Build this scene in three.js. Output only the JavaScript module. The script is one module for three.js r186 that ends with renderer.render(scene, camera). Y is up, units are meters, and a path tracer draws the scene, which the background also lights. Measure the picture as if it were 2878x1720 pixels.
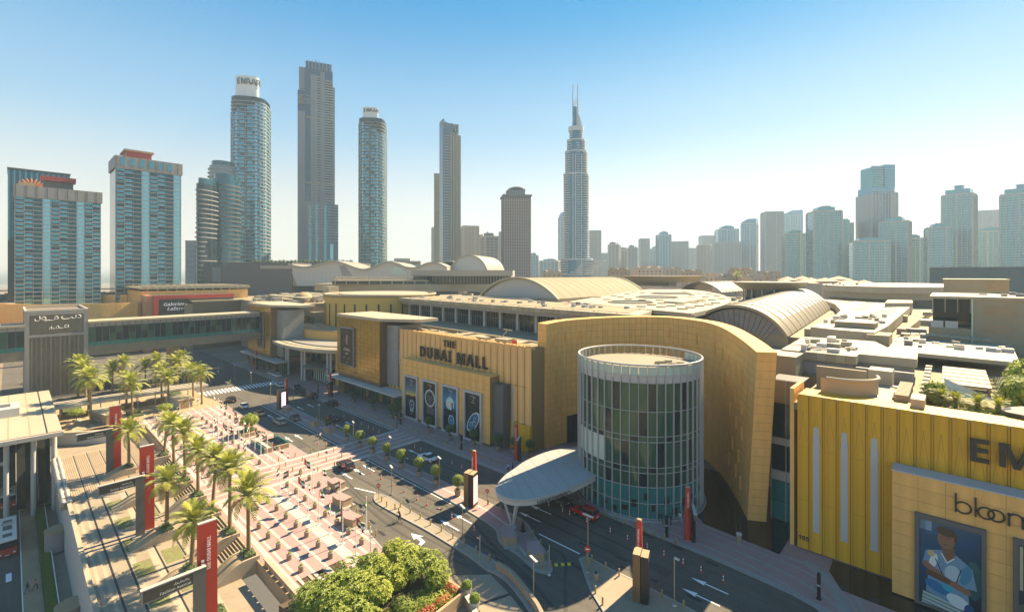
import * as THREE from 'three';
import { mergeGeometries } from 'three/addons/utils/BufferGeometryUtils.js';
import { RoundedBoxGeometry } from 'three/addons/geometries/RoundedBoxGeometry.js';
import { TextGeometry } from 'three/addons/geometries/TextGeometry.js';
import { FontLoader } from 'three/addons/loaders/FontLoader.js';
import { MarchingCubes } from 'three/addons/objects/MarchingCubes.js';

// World axes: x runs along the street (towards the right), z = 0 is below the camera and -z leads into the mall; metres.
const scene = new THREE.Scene();
const renderer = new THREE.WebGLRenderer({ antialias: true });
renderer.toneMapping = THREE.LinearToneMapping;
renderer.toneMappingExposure = 3.3;
renderer.shadowMap.enabled = true;

// ---------------------------------------------------------------- camera (level, lens shifted down)
const camera = new THREE.PerspectiveCamera(66.17, 2878 / 1720, 0.5, 9000);
camera.position.set(0, 39, 0);
camera.lookAt(-68.29, 39, -73.05);
camera.setViewOffset(2878, 1720, 0, 90, 2878, 1720);

// ---------------------------------------------------------------- sky and sun
const SUN = new THREE.Vector3(0.06, 0.86, -1).normalize();
{
  const W = 512, Hh = 256, data = new Float32Array(W * Hh * 4);
  const mix = (a, b, k) => a.map((v, i) => v + (b[i] - v) * k), ss = THREE.MathUtils.smoothstep;
  const sunAz = Math.atan2(SUN.z, SUN.x);
  for (let r = 0; r < Hh; r++) for (let c = 0; c < W; c++) {
    const up = ((r + 0.5) / Hh - 0.5) * Math.PI, az = ((c + 0.5) / W - 0.5) * 2 * Math.PI;
    let da = Math.abs(az - sunAz); if (da > Math.PI) da = 2 * Math.PI - da;
    const near = Math.exp(-Math.pow(da / 0.85, 2));           // towards the sun the low air is whiter
    const e = Math.max(up, 0);
    const low = mix([1.0, 0.86, 0.68], [1.45, 1.42, 1.36], Math.min(1, near * 1.35));
    const mid = mix([0.32, 0.56, 0.78], [0.66, 0.90, 1.06], near);
    const high = mix([0.02, 0.29, 0.64], [0.05, 0.41, 0.80], near), zen = [0.012, 0.13, 0.40];
    let k = mix(low, mid, ss(e, 0.03, 0.30));
    k = mix(k, high, ss(e, 0.20, 0.56));
    k = mix(k, zen, ss(e, 0.5, 1.2));
    if (up < 0) k = mix(k, [0.30, 0.25, 0.18], ss(-up, 0.0, 0.08));
    for (let i = 0; i < 3; i++) data[(r * W + c) * 4 + i] = k[i] / 2.9;
    data[(r * W + c) * 4 + 3] = 1;
  }
  const t = new THREE.DataTexture(data, W, Hh, THREE.RGBAFormat, THREE.FloatType);
  t.mapping = THREE.EquirectangularReflectionMapping; t.magFilter = THREE.LinearFilter; t.minFilter = THREE.LinearFilter;
  t.wrapS = THREE.RepeatWrapping; t.needsUpdate = true;
  scene.background = t; scene.environment = t;
}
const sun = new THREE.DirectionalLight(new THREE.Color(1, 0.80, 0.51), 5);
sun.position.copy(SUN).multiplyScalar(500).add(new THREE.Vector3(-90, 0, -60));
sun.target.position.set(-90, 0, -60);
sun.castShadow = true; sun.shadow.mapSize.set(4096, 4096); sun.shadow.radius = 1;
Object.assign(sun.shadow.camera, { left: -260, right: 260, top: 260, bottom: -260, near: 10, far: 1200 });
scene.add(sun, sun.target);
scene.fog = new THREE.FogExp2(new THREE.Color(0.62, 0.84, 1.0), 0.00028);

// ---------------------------------------------------------------- helpers
const seeded = (s) => () => { s = (Math.imul(s, 1664525) + 1013904223) >>> 0; return s / 4294967296; };
const rnd = seeded(77);
const rr = (a, b) => a + (b - a) * rnd();
const taken = {};
const numbered = (n) => { const k = (taken[n] = (taken[n] ?? -1) + 1); return k ? n + '_' + String(k).padStart(3, '0') : n; };
function thing(name, label, category, pos = [0, 0, 0], ry = 0, group) {
  const o = new THREE.Group(); o.name = numbered(name); o.position.set(...pos); o.rotation.y = ry;
  o.userData = { label, category }; if (group) o.userData.group = group;
  scene.add(o); return o;
}
function part(parent, name, geo, mat, pos, ry) {
  const m = new THREE.Mesh(geo, mat); m.name = name; if (pos) m.position.set(...pos); if (ry) m.rotation.y = ry;
  parent.add(m); return m;
}
function stuff(parent, name, geo, mat) { const m = part(parent, name, geo, mat); m.userData.kind = 'stuff'; return m; }
function struct(name, geo, mat, label) {
  const m = new THREE.Mesh(geo, mat); m.name = numbered(name); m.userData = { kind: 'structure' }; if (label) m.userData.label = label;
  scene.add(m); return m;
}
function copyOf(o, pos, ry = 0, label) {
  const c = o.clone(); c.name = numbered(o.name.replace(/_\d+$/, '')); c.position.set(...pos); c.rotation.y = ry;
  c.userData = { ...o.userData }; if (label) c.userData.label = label; scene.add(c); return c;
}
const merge = (l) => mergeGeometries(l.map((g) => (g.index ? g.toNonIndexed() : g)), false);
function boxg(w, h, d, x = 0, y = 0, z = 0) {                 // box with its centre at x y z, uv in metres
  const g = new THREE.BoxGeometry(w, h, d), uv = g.attributes.uv, D = [[d, h], [d, h], [w, d], [w, d], [w, h], [w, h]];
  for (let i = 0; i < 24; i++) { const f = D[i >> 2]; uv.setXY(i, uv.getX(i) * f[0] + x, uv.getY(i) * f[1] + y); }
  return g.translate(x, y, z);
}
const span = (x0, x1, y0, y1, z0, z1) => boxg(Math.abs(x1 - x0), Math.abs(y1 - y0), Math.abs(z1 - z0), (x0 + x1) / 2, (y0 + y1) / 2, (z0 + z1) / 2);
const cyl = (r0, r1, h, x = 0, y = 0, z = 0, n = 16) => new THREE.CylinderGeometry(r1, r0, h, n).translate(x, y + h / 2, z);   // base at y
const UB = new THREE.BoxGeometry(1, 1, 1);
function pb(parent, name, mat, x0, x1, y0, y1, z0, z1) {        // cheap box part sharing one geometry
  const m = new THREE.Mesh(UB, mat); m.name = name; m.position.set((x0 + x1) / 2, (y0 + y1) / 2, (z0 + z1) / 2);
  m.scale.set(Math.abs(x1 - x0), Math.abs(y1 - y0), Math.abs(z1 - z0)); parent.add(m); return m;
}
function slab(pts, y0, y1, bevel = 0, holes = []) {             // polygon in plan [x, z], from y0 up to y1
  const s = new THREE.Shape(pts.map((p) => new THREE.Vector2(p[0], -p[1])));
  for (const h of holes) s.holes.push(new THREE.Path(h.map((p) => new THREE.Vector2(p[0], -p[1]))));
  const g = new THREE.ExtrudeGeometry(s, { depth: y1 - y0 - 2 * bevel, bevelEnabled: bevel > 0, bevelThickness: bevel, bevelSize: bevel, bevelOffset: -bevel, bevelSegments: 2 });
  return g.rotateX(-Math.PI / 2).translate(0, y0 + bevel, 0);
}
const spline = (pts, n, closed = false) => new THREE.CatmullRomCurve3(pts.map((p) => new THREE.Vector3(p[0], 0, p[1])), closed, 'centripetal').getPoints(n).map((v) => [v.x, v.z]);
function offset(pts, d) {                                        // polyline moved sideways by d
  return pts.map((p, i) => {
    const a = pts[Math.max(0, i - 1)], b = pts[Math.min(pts.length - 1, i + 1)], dx = b[0] - a[0], dz = b[1] - a[1], l = Math.hypot(dx, dz) || 1;
    return [p[0] - (dz / l) * d, p[1] + (dx / l) * d];
  });
}
const strip = (pts, w, y0, y1) => slab([...offset(pts, w / 2), ...offset(pts, -w / 2).reverse()], y0, y1);
const ellipse = (cx, cz, a, b, n = 48, from = 0, to = Math.PI * 2) => Array.from({ length: n }, (_, i) => { const k = from + ((to - from) * i) / (to - from > 6.28 ? n : n - 1); return [cx + a * Math.cos(k), cz + b * Math.sin(k)]; });
const tube = (pts, r, n = 24, s = 6, closed = false) => new THREE.TubeGeometry(new THREE.CatmullRomCurve3(pts.map((p) => new THREE.Vector3(...p)), closed, 'centripetal'), n, r, s, closed);
const rod = (a, b, r, s = 6) => { const A = new THREE.Vector3(...a), B = new THREE.Vector3(...b), l = A.distanceTo(B), g = new THREE.CylinderGeometry(r, r, l, s); g.applyQuaternion(new THREE.Quaternion().setFromUnitVectors(new THREE.Vector3(0, 1, 0), B.clone().sub(A).normalize())); return g.translate((A.x + B.x) / 2, (A.y + B.y) / 2, (A.z + B.z) / 2); };

// ---------------------------------------------------------------- grain textures (grey tones around 1 that multiply a base colour)
function lattice(n, seed) { const r = seeded(seed), a = new Float32Array(n * n); for (let i = 0; i < a.length; i++) a[i] = r(); return (x, y) => { const xi = Math.floor(x), yi = Math.floor(y), fx = x - xi, fy = y - yi, s = fx * fx * (3 - 2 * fx), t = fy * fy * (3 - 2 * fy), g = (i, j) => a[(((j % n) + n) % n) * n + (((i % n) + n) % n)]; return g(xi, yi) * (1 - s) * (1 - t) + g(xi + 1, yi) * s * (1 - t) + g(xi, yi + 1) * (1 - s) * t + g(xi + 1, yi + 1) * s * t; }; }
function grain(size, metres, fn, tint = [1, 1, 1]) {
  const d = new Uint8Array(size * size * 4);
  for (let j = 0; j < size; j++) for (let i = 0; i < size; i++) { const v = fn(i / size, j / size), k = (j * size + i) * 4; for (let c = 0; c < 3; c++) d[k + c] = Math.max(0, Math.min(255, 255 * (Array.isArray(v) ? v[c] : v * tint[c]))); d[k + 3] = 255; }
  const t = new THREE.DataTexture(d, size, size); t.wrapS = t.wrapT = THREE.RepeatWrapping; t.magFilter = THREE.LinearFilter; t.minFilter = THREE.LinearMipmapLinearFilter; t.generateMipmaps = true;
  t.repeat.set(1 / metres, 1 / metres); t.needsUpdate = true; return t;
}
const L8 = lattice(8, 3), L16 = lattice(16, 5), L64 = lattice(64, 9), L128 = lattice(128, 11), L256 = lattice(256, 13);
const fbm = (u, v) => L8(u * 8, v * 8) * 0.4 + L16(u * 16, v * 16) * 0.25 + L64(u * 64, v * 64) * 0.2 + L128(u * 128, v * 128) * 0.15;
const T_asphalt = grain(512, 26, (u, v) => 0.62 + 0.34 * fbm(u, v) + 0.18 * (L256(u * 256, v * 256) - 0.5) + 0.16 * (L64(u * 3, v * 64) - 0.5) + (L16(u * 2, v * 16) > 0.72 ? -0.08 : 0));
const T_stone = grain(512, 12, (u, v) => 0.78 + 0.22 * fbm(u, v) + 0.12 * (L64(u * 40, v * 3) - 0.5) - (Math.abs(L64(u * 64, v * 8) - 0.5) < 0.03 ? 0.05 : 0));
const T_roof = grain(512, 40, (u, v) => { const f = fbm(u, v), s = L16(u * 16, v * 16) * L8(v * 8, u * 8); return [0.86 + 0.2 * f - 0.16 * s, 0.84 + 0.2 * f - 0.2 * s, 0.80 + 0.2 * f - 0.24 * s]; });
const T_paver = grain(512, 6.4, (u, v) => { const row = Math.floor(v * 32), col = Math.floor(u * 16 + (row % 2) * 0.5), h = L256(col * 7.3 + 0.5, row * 3.7 + 0.5); return 0.80 + 0.16 * h + 0.1 * (fbm(u, v) - 0.5); });
const T_conc = grain(512, 18, (u, v) => 0.76 + 0.30 * fbm(u, v) - 0.08 * (L128(u * 128, v * 16) > 0.8 ? 1 : 0));
const T_grass = grain(256, 5, (u, v) => { const a = L128(u * 128, v * 128), b = L16(u * 16, v * 16); return [0.55 + 0.5 * a, 0.6 + 0.4 * b, 0.5 + 0.4 * a]; });
const T_earth = grain(512, 300, (u, v) => { const b = L64(Math.floor(u * 64) + 0.5, Math.floor(v * 64) + 0.5); return 0.6 + 0.4 * b * (0.6 + 0.4 * fbm(u, v)); });

const S = (c, rough = 0.8, o = {}) => { const m = new THREE.MeshStandardMaterial({ roughness: rough, metalness: 0, ...o }); m.color.setRGB(...c); return m; };
const leafMat = (c, rough = 0.9) => { const m = new THREE.MeshPhysicalMaterial({ roughness: rough, transmission: 0.4, thickness: 0, side: THREE.DoubleSide }); m.color.setRGB(...c); return m; };
const M = {
  asphalt: S([0.125, 0.11, 0.088], 0.9, { map: T_asphalt }), dark: S([0.02, 0.02, 0.022], 0.6), black: S([0.012, 0.012, 0.013], 0.35),
  pink: S([0.4, 0.255, 0.235], 0.85, { map: T_paver }), white: S([0.5, 0.455, 0.4], 0.8, { map: T_conc }), pale: S([0.44, 0.355, 0.25], 0.85, { map: T_conc }), kerb: S([0.34, 0.31, 0.28], 0.8, { map: T_conc }),
  paint: S([0.80, 0.80, 0.80], 0.7), yellowPaint: S([0.75, 0.52, 0.02], 0.7), conc: S([0.33, 0.265, 0.185], 0.85, { map: T_conc }), tan: S([0.42, 0.3, 0.175], 0.85, { map: T_conc }),
  stone: S([0.9, 0.5, 0.14], 0.75, { map: T_stone }), stone2: S([0.875, 0.485, 0.134], 0.75, { map: T_stone }), stone3: S([0.92, 0.515, 0.148], 0.75, { map: T_stone }), joint: S([0.30, 0.19, 0.07], 0.9),
  ochre: S([0.8, 0.42, 0.008], 0.6, { map: T_stone }), ochre2: S([0.76, 0.395, 0.008], 0.6, { map: T_stone }), flute: S([0.92, 0.54, 0.19], 0.7, { map: T_stone }), flute2: S([0.89, 0.515, 0.178], 0.7, { map: T_stone }),
  grey: S([0.30, 0.28, 0.26], 0.6, { map: T_conc }), greyLight: S([0.46, 0.45, 0.43], 0.55), greyDark: S([0.11, 0.105, 0.10], 0.55), taupeLight: S([0.29, 0.235, 0.16], 0.7, { map: T_stone }), taupe: S([0.23, 0.185, 0.13], 0.7, { map: T_stone }),
  roof: S([0.37, 0.315, 0.215], 0.8, { map: T_roof }), roofWhite: S([0.43, 0.38, 0.28], 0.75, { map: T_roof }), roofTan: S([0.32, 0.265, 0.17], 0.85, { map: T_roof }), metalRoof: S([0.34, 0.325, 0.29], 0.45, { map: T_roof }),
  glass: S([0.02, 0.035, 0.04], 0.06, { metalness: 0.2 }), glassTeal: S([0.03, 0.20, 0.19], 0.12, { metalness: 0.2 }), glassGreen: S([0.05, 0.11, 0.075], 0.08, { metalness: 0.25 }), glassPale: S([0.45, 0.55, 0.48], 0.25),
  glassGold: S([0.50, 0.31, 0.07], 0.22, { metalness: 0.55 }), glassGold2: S([0.47, 0.29, 0.063], 0.24, { metalness: 0.55 }),
  towerTeal: S([0.07, 0.27, 0.36], 0.1, { metalness: 0.6 }), towerTeal2: S([0.2, 0.46, 0.56], 0.12, { metalness: 0.6 }), towerTeal3: S([0.02, 0.09, 0.13], 0.1, { metalness: 0.5 }), towerDark: S([0.012, 0.026, 0.036], 0.12, { metalness: 0.4 }),
  slabWhite: S([0.36, 0.36, 0.36], 0.7), slabGrey: S([0.20, 0.20, 0.205], 0.7), bronze: S([0.20, 0.13, 0.07], 0.4, { metalness: 0.4 }),
  steel: S([0.55, 0.54, 0.52], 0.35, { metalness: 0.6 }), red: S([0.46, 0.04, 0.02], 0.5), redDark: S([0.34, 0.03, 0.02], 0.5), letter: S([0.03, 0.025, 0.02], 0.5), letterWhite: S([0.85, 0.85, 0.82], 0.5),
  leafA: leafMat([0.2, 0.26, 0.016]), leafB: leafMat([0.3, 0.35, 0.018]), leafC: leafMat([0.085, 0.13, 0.022]), hedge: S([0.075, 0.11, 0.018], 0.9, { map: T_grass }),
  frond: leafMat([0.3, 0.32, 0.018]), frondDry: leafMat([0.30, 0.22, 0.05]), bark: S([0.26, 0.18, 0.09], 0.95, { map: T_stone }), grass: S([0.22, 0.22, 0.09], 0.95, { map: T_grass }),
  grassDark: S([0.10, 0.14, 0.008], 0.95, { map: T_grass }), water: S([0.012, 0.013, 0.014], 0.05), pool: S([0.02, 0.34, 0.52], 0.06), earth: S([0.28, 0.22, 0.15], 0.95, { map: T_earth }), soil: S([0.10, 0.07, 0.045], 0.95),
  tyre: S([0.02, 0.02, 0.02], 0.9), rim: S([0.5, 0.5, 0.5], 0.3, { metalness: 0.8 }), tail: S([0.45, 0.01, 0.01], 0.3), lampGlass: S([0.8, 0.8, 0.75], 0.2), carGlass: S([0.015, 0.018, 0.022], 0.05), skin: S([0.42, 0.25, 0.17], 0.7),
};

// ================================================================ GROUND, STREET, PLAZA
struct('ground', slab([[-2600, 1200], [1600, 1200], [1600, -2600], [-2600, -2600]], -0.6, -0.05, 0, [[[-196, -6.9], [-158, -6.9], [-158, -23.2], [-57.2, -23.2], [-57.2, -35], [-50, -35], [-50, -23.2], [90, -23.2], [90, 90], [-196, 90]]]), M.earth);
struct('lower_ground', span(-300, 90, -13.4, -13.02, -7.2, 90), M.conc);
struct('street_road', span(-420, 70, -0.04, 0, -66.2, -34.5), M.asphalt);
struct('side_road', span(-420, -198, -0.03, 0.004, -34.5, 2), M.asphalt);
{ const fp = struct('walkway_paving', slab([[-198, -8], [-158, -8], [-158, -43.4], [-166, -43.4], [-171, -42], [-198, -42]], -0.4, 0.11), M.tan); for (let k = 0; k < 9; k++) part(fp, 'paving_band', span(-197, -158.2, 0.1, 0.118, -11 - k * 3.6, -10.5 - k * 3.6), M.pale); for (const [x, z, w, d] of [[-194, -30, 5, 10], [-168, -25, 6, 3], [-187, -14, 7, 4], [-190, -38, 8, 3]]) part(fp, 'planting_bed', span(x, x + w, 0.1, 0.5, z, z + d), M.hedge); }
// a kerb ring along a polyline
const kerbLine = (pts, w = 0.3) => strip(pts, w, 0, 0.15);
// plaza slabs: pink pavers with pale bands running along the street
{
  const far = struct('plaza_paving', slab([[-158, -23.2], [-101.2, -23.2], [-101.2, -43.6], [-118.5, -43.6], [-118.5, -43.6], [-158, -43.6]], -0.5, 0.12, 0, [[[-117.2, -42.6], [-108.8, -42.6], [-108.8, -37.7], [-117.2, -37.7]]]), M.pink);
  const near = struct('plaza_paving', slab([[-90.4, -23.2], [-57.2, -23.2], [-57.2, -35.6], [-66, -36.9], [-74, -38.4], [-84, -41.2], [-90.4, -41.6]], -0.5, 0.12), M.pink);
  const bands = [[-24.2, 0.7], [-25.15, 0.35], [-27.05, 0.42], [-28.75, 0.42], [-31.85, 1.55], [-33.95, 0.42], [-35.9, 0.42], [-37.6, 0.5]];
  for (const [z, w] of bands) {
    part(far, 'paving_band', span(-157.8, -101.2, 0.1, 0.128, z - w / 2, z + w / 2), M.white);
    const xe = z < -35.4 ? -57.2 - (-z - 35.4) * 7 : -57.2;
    if (z > -37) part(near, 'paving_band', span(-90.4, xe, 0.1, 0.128, z - w / 2, z + w / 2), M.white);
  }
  for (const z of [-39.6, -41.4]) part(far, 'paving_band', span(-157.8, z < -41 ? -118.6 : -101.2, 0.1, 0.128, z - 0.35, z + 0.35), M.white);
  for (const x of [-120, -131, -143, -154]) part(far, 'paving_band', span(x - 0.4, x + 0.4, 0.105, 0.131, -43.4, -23.4), M.white);
  part(far, 'kerb', kerbLine([[-158, -43.75], [-101, -43.75]]), M.kerb);
  part(near, 'kerb', kerbLine([[-90.4, -41.75], [-84, -41.35], [-74, -38.55], [-66, -37.05], [-57.2, -35.75], [-48.5, -37.4]]), M.kerb);
  // raised crossing of pink bands between plaza and mall
  const cross = struct('crossing_paving', span(-101.2, -90.4, -0.5, 0.122, -66, -23.2), M.pink);
  for (const [x, w] of [[-100.7, 0.9], [-98.0, 0.45], [-95.9, 0.45], [-93.7, 0.45], [-91.2, 1.3]]) part(cross, 'paving_band', span(x - w / 2, x + w / 2, 0.1, 0.13, -65.9, -23.3), M.white);
}
// mall pavement
{
  const sw = struct('mall_pavement', slab([[-230, -65.8], [-24, -65.6], [-14, -64.9], [-8, -63.2], [10, -59], [10, -80], [-19, -80], [-30, -90], [-60, -90], [-66, -84], [-120, -84], [-150, -96], [-230, -96]], -0.5, 0.12), M.pink);
  part(sw, 'kerb', strip([[-230, -66.15], [-101.3, -66.15]], 0.9, 0.05, 0.15), M.kerb);
  part(sw, 'kerb', strip([[-90.3, -66.15], [-24, -66.0], [-14, -65.3], [-8, -63.6], [10, -59.4]], 0.9, 0.05, 0.15), M.kerb);
  for (const [z, w] of [[-68.0, 0.35], [-70.0, 0.35], [-72.0, 0.35], [-73.3, 0.4]]) {
    part(sw, 'paving_band', strip([[-230, z], [-30, z]], w, 0.1, 0.128), M.kerb);
    part(sw, 'paving_band', strip(spline([[-30, z], [-22, z + 0.3], [-15, z + 2.2 + (z + 66) * 0.25], [-9.5, z + 7 + (z + 66) * 0.7], [-7, z + 12 + (z + 66) * 0.7]], 24), w, 0.1, 0.128), M.kerb);
  }
  part(sw, 'paving_band', strip(spline([[-14.5, -73.6], [-13, -72.6], [-10.5, -69.5], [-9, -66], [-7.5, -60]], 20), 1.4, 0.1, 0.134), M.kerb);
}
struct('reflecting_pool', slab([[-36, -95], [-30.5, -76.2], [-28, -73.8], [-17.3, -72.9], [-17.3, -83], [-22, -95]], 0.02, 0.14), M.water);
struct('reflecting_pool', slab([[-11.7, -76.4], [-11.6, -73.2], [-9.8, -69.9], [8, -69.4], [8, -76.4]], 0.02, 0.14), M.water);
// median with pink paving and kerbs
{
  const md = struct('street_median', slab([[-150, -51.9], [-101.3, -51.9], [-101.3, -55.3], [-150, -55.3]], -0.3, 0.13), M.pink);
  part(md, 'kerb', strip([[-150, -51.75], [-101.3, -51.75]], 0.35, 0, 0.16), M.kerb); part(md, 'kerb', strip([[-150, -55.45], [-101.3, -55.45]], 0.35, 0, 0.16), M.kerb);
  part(md, 'paving_band', span(-150, -101.3, 0.12, 0.138, -53.9, -53.5), M.white);
  const edge = spline([[-90.3, -51.8], [-70, -51.8], [-54.4, -51.2], [-50.6, -50.6], [-47.8, -48.7], [-43.4, -48.1], [-39.4, -47.2], [-38.2, -48.2], [-40.9, -50.8], [-45.5, -53.3], [-49, -55.2], [-60, -55.4], [-90.3, -55.4]], 90);
  const m2 = struct('street_median', slab(edge, -0.3, 0.13), M.conc);
  part(m2, 'kerb', strip(edge, 0.34, 0, 0.16), M.kerb);
  part(m2, 'paving_field', slab([[-90, -52.1], [-70, -52.1], [-54.4, -51.5], [-51, -51], [-48.2, -50.2], [-46.8, -50.2], [-43, -48.9], [-42, -49.4], [-45.9, -52.8], [-49, -54.8], [-60, -55.1], [-90, -55.1]], 0.12, 0.142), M.pink);
  part(m2, 'paving_band', strip([[-90, -53.7], [-56, -53.6], [-50, -52.6], [-47.2, -50.7], [-42.6, -48.6]], 0.35, 0.13, 0.15), M.white);
}
// slip-road island
{
  const e = spline([[-74.2, -44.2], [-72.8, -43], [-71.2, -42.6], [-65.1, -42.8], [-57.9, -43.2], [-48.4, -43.25], [-43.5, -43.1], [-43.6, -44.4], [-50, -44.75], [-58, -44.8], [-66, -44.8], [-72, -45]], 60, true);
  const i1 = struct('traffic_island', slab(e, -0.3, 0.14), M.conc); part(i1, 'kerb', strip([...e, e[0]], 0.25, 0, 0.17), M.kerb);
  const w = spline([[-43.6, -43.8], [-41.2, -43.7], [-38.5, -42.9], [-36.1, -42.0], [-34.3, -41.2], [-31, -39]], 24);
  const wl = struct('ramp_wall', strip(w, 0.45, -0.3, 1.15), M.conc); part(wl, 'kerb', strip(offset(w, 0.55), 0.5, 0, 0.16), M.kerb);
  const r = spline([[-37, -53.1], [-36.6, -54], [-33.6, -54.05], [-24, -54], [-12, -53]], 30);
  const i2 = struct('traffic_island', slab([...r, [-12, -36], [-24, -42], [-29.2, -46.8], [-32.3, -48.8]], -0.3, 0.14), M.conc);
  part(i2, 'kerb', strip([[-23, -41], [-29.2, -46.8], [-32.3, -48.8], [-36.2, -52.4], ...r], 0.28, 0, 0.17), M.kerb);
  struct('ramp_paving', slab([[-57.2, -35.2], [-48.6, -37.6], [-43.6, -42.6], [-39.4, -41.6], [-35.7, -40.4], [-28, -36], [-28, -23], [-49, -23], [-49, -36.5], [-57.2, -35.1]], -0.3, 0.02), M.conc);
  part(wl, 'drain_channel', strip([[-40.8, -37.4], [-39.2, -41.6]], 0.35, 0.02, 0.05), M.dark);
}
// painted markings
{
  const arrow = (x, z, l = 4.6, w = 1) => {           // points towards -x
    const s = [[x, z], [x + 1.9 * w, z + 0.42], [x + 1.7 * w, z + 0.1], [x + l, z + 0.1], [x + l, z - 0.1], [x + 1.7 * w, z - 0.1], [x + 1.9 * w, z - 0.42]];
    struct('lane_arrow_marking', slab(s, 0.002, 0.009), M.paint);
  };
  for (const [x, z] of [[-116.6, -47.2], [-116.5, -44.9], [-87.8, -47], [-87.9, -44.5], [-87.8, -49.2], [-59.3, -49.3], [-59.2, -46.6], [-52, -60], [-51.7, -57], [-24.4, -59.8], [-24.4, -57], [-141.1, -60.8], [-140.7, -57.6], [-138.5, -48.7], [-117, -60.4], [-116.7, -57.5], [-88.2, -60.4], [-88.2, -57.4], [-152, -57.5]]) arrow(x, z);
  struct('lane_arrow_marking', slab([[-59.3, -41.2], [-57.6, -40.5], [-57.7, -41], [-56.4, -40.9], [-56.1, -40.2], [-55.6, -40.4], [-55.9, -41.3], [-57.6, -41.5], [-57.3, -42]], 0.002, 0.009), M.paint);
  for (const [a, b] of [[[-79.5, -42.9], [-74.9, -44.5]], [[-45.2, -54.25], [-37.8, -54.25]]]) struct('lane_line_marking', strip([a, b], 0.22, 0.002, 0.009), M.paint);
  for (const [x0, x1, z] of [[-149, -102, -50.9], [-90, -62, -51.1], [-149, -102, -56.2], [-160, -102, -65.2]]) struct('lane_line_marking', span(x0, x1, 0.002, 0.008, z - 0.07, z + 0.07), M.paint);
  const zb = struct('zebra_crossing', span(-184, -166, 0.0, 0.006, -70, -41), M.asphalt);
  for (let k = 0; k < 26; k++) { const z = -41.6 - k * 1.08; part(zb, 'stripe', slab([[-180.6, z], [-174.2, z + 0.5], [-174.2, z + 1.05], [-180.6, z + 0.55]], 0.006, 0.014), M.paint); }
  // drain gratings along the kerbs, speed hump
  for (const [x, z] of [[-107, -44.1], [-112.5, -44.1], [-104.4, -44.1], [-74, -40.2], [-70.5, -39.4], [-66.5, -38.9], [-62.5, -38.2], [-60, -46.4], [-57, -50.2], [-49, -47.6], [-45, -45.6], [-41, -47], [-38.5, -56.5], [-33, -57.2], [-28, -56], [-31.3, -55.7], [-36.3, -51.6], [-22.5, -56.2], [-60, -64.9], [-46, -64.9], [-38, -64.9], [-33, -64.9], [-28.5, -64.9], [-23.5, -64.6], [-86, -65], [-73, -65], [-31.4, -47.9]]) struct('road_drain', span(x - 0.85, x + 0.85, 0.001, 0.012, z - 0.22, z + 0.22), M.dark);
  // rubber tracks and relaid patches on the asphalt
  const rub = S([0.075, 0.066, 0.055], 0.85, { map: T_asphalt }), patch = S([0.10, 0.09, 0.075], 0.9, { map: T_asphalt });
  for (const [p, w] of [[[[-88, -42.6], [-78, -41.8], [-66, -40.2], [-56, -40.4], [-47, -41.8]], 0.5], [[[-86, -43.8], [-76, -42.2], [-66, -41.6], [-56, -42], [-49, -42.6]], 0.4], [[[-100, -45.3], [-80, -45.6], [-60, -46], [-46, -46.4], [-38, -44.6]], 0.5], [[[-89, -49], [-70, -49.6], [-56, -49.8], [-48, -47.4], [-40, -45.6], [-34, -43.4]], 0.55], [[[-70, -46.9], [-56, -47.4], [-46, -46.2]], 0.4], [[[-120, -57.2], [-90, -57], [-60, -57.4], [-30, -57.6]], 0.45], [[[-120, -60.2], [-90, -59.8], [-60, -60.4], [-30, -60]], 0.45], [[[-45, -51.8], [-39.6, -52.6], [-35, -47], [-31, -42]], 0.5], [[[-120, -45.6], [-110, -46.2], [-102, -46]], 0.4], [[[-200, -50], [-170, -49], [-140, -48.5]], 0.5], [[[-210, -60], [-180, -61], [-150, -60.5]], 0.5]]) struct('tyre_track', strip(spline(p, 30), w, 0.0005, 0.003), rub);
  for (const [x, z, w, d, r] of [[-112, -46, 6, 1.6, 0], [-66, -40.6, 3.4, 2, 0], [-83, -58.4, 5, 2.2, 0], [-54, -59, 4, 1.4, 0], [-31, -59.4, 4.4, 1.6, 0], [-150, -50, 6, 2, 0], [-122, -62, 7, 1.5, 0]]) struct('asphalt_patch', span(x, x + w, 0.0004, 0.002, z, z + d), patch);
  const hump = thing('speed_hump', 'black and yellow rubber speed hump between the two islands', 'speed hump', [-37.95, 0, -50.85], 0.84);
  const hg = new THREE.CylinderGeometry(0.32, 0.32, 0.44, 10, 1, false, 0, Math.PI).rotateZ(Math.PI / 2).rotateX(0).scale(1, 0.3, 1);
  for (let k = 0; k < 6; k++) part(hump, 'segment', hg, k % 2 ? M.black : M.yellowPaint, [(k - 2.5) * 0.44, 0.01, 0], 0);
}
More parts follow.
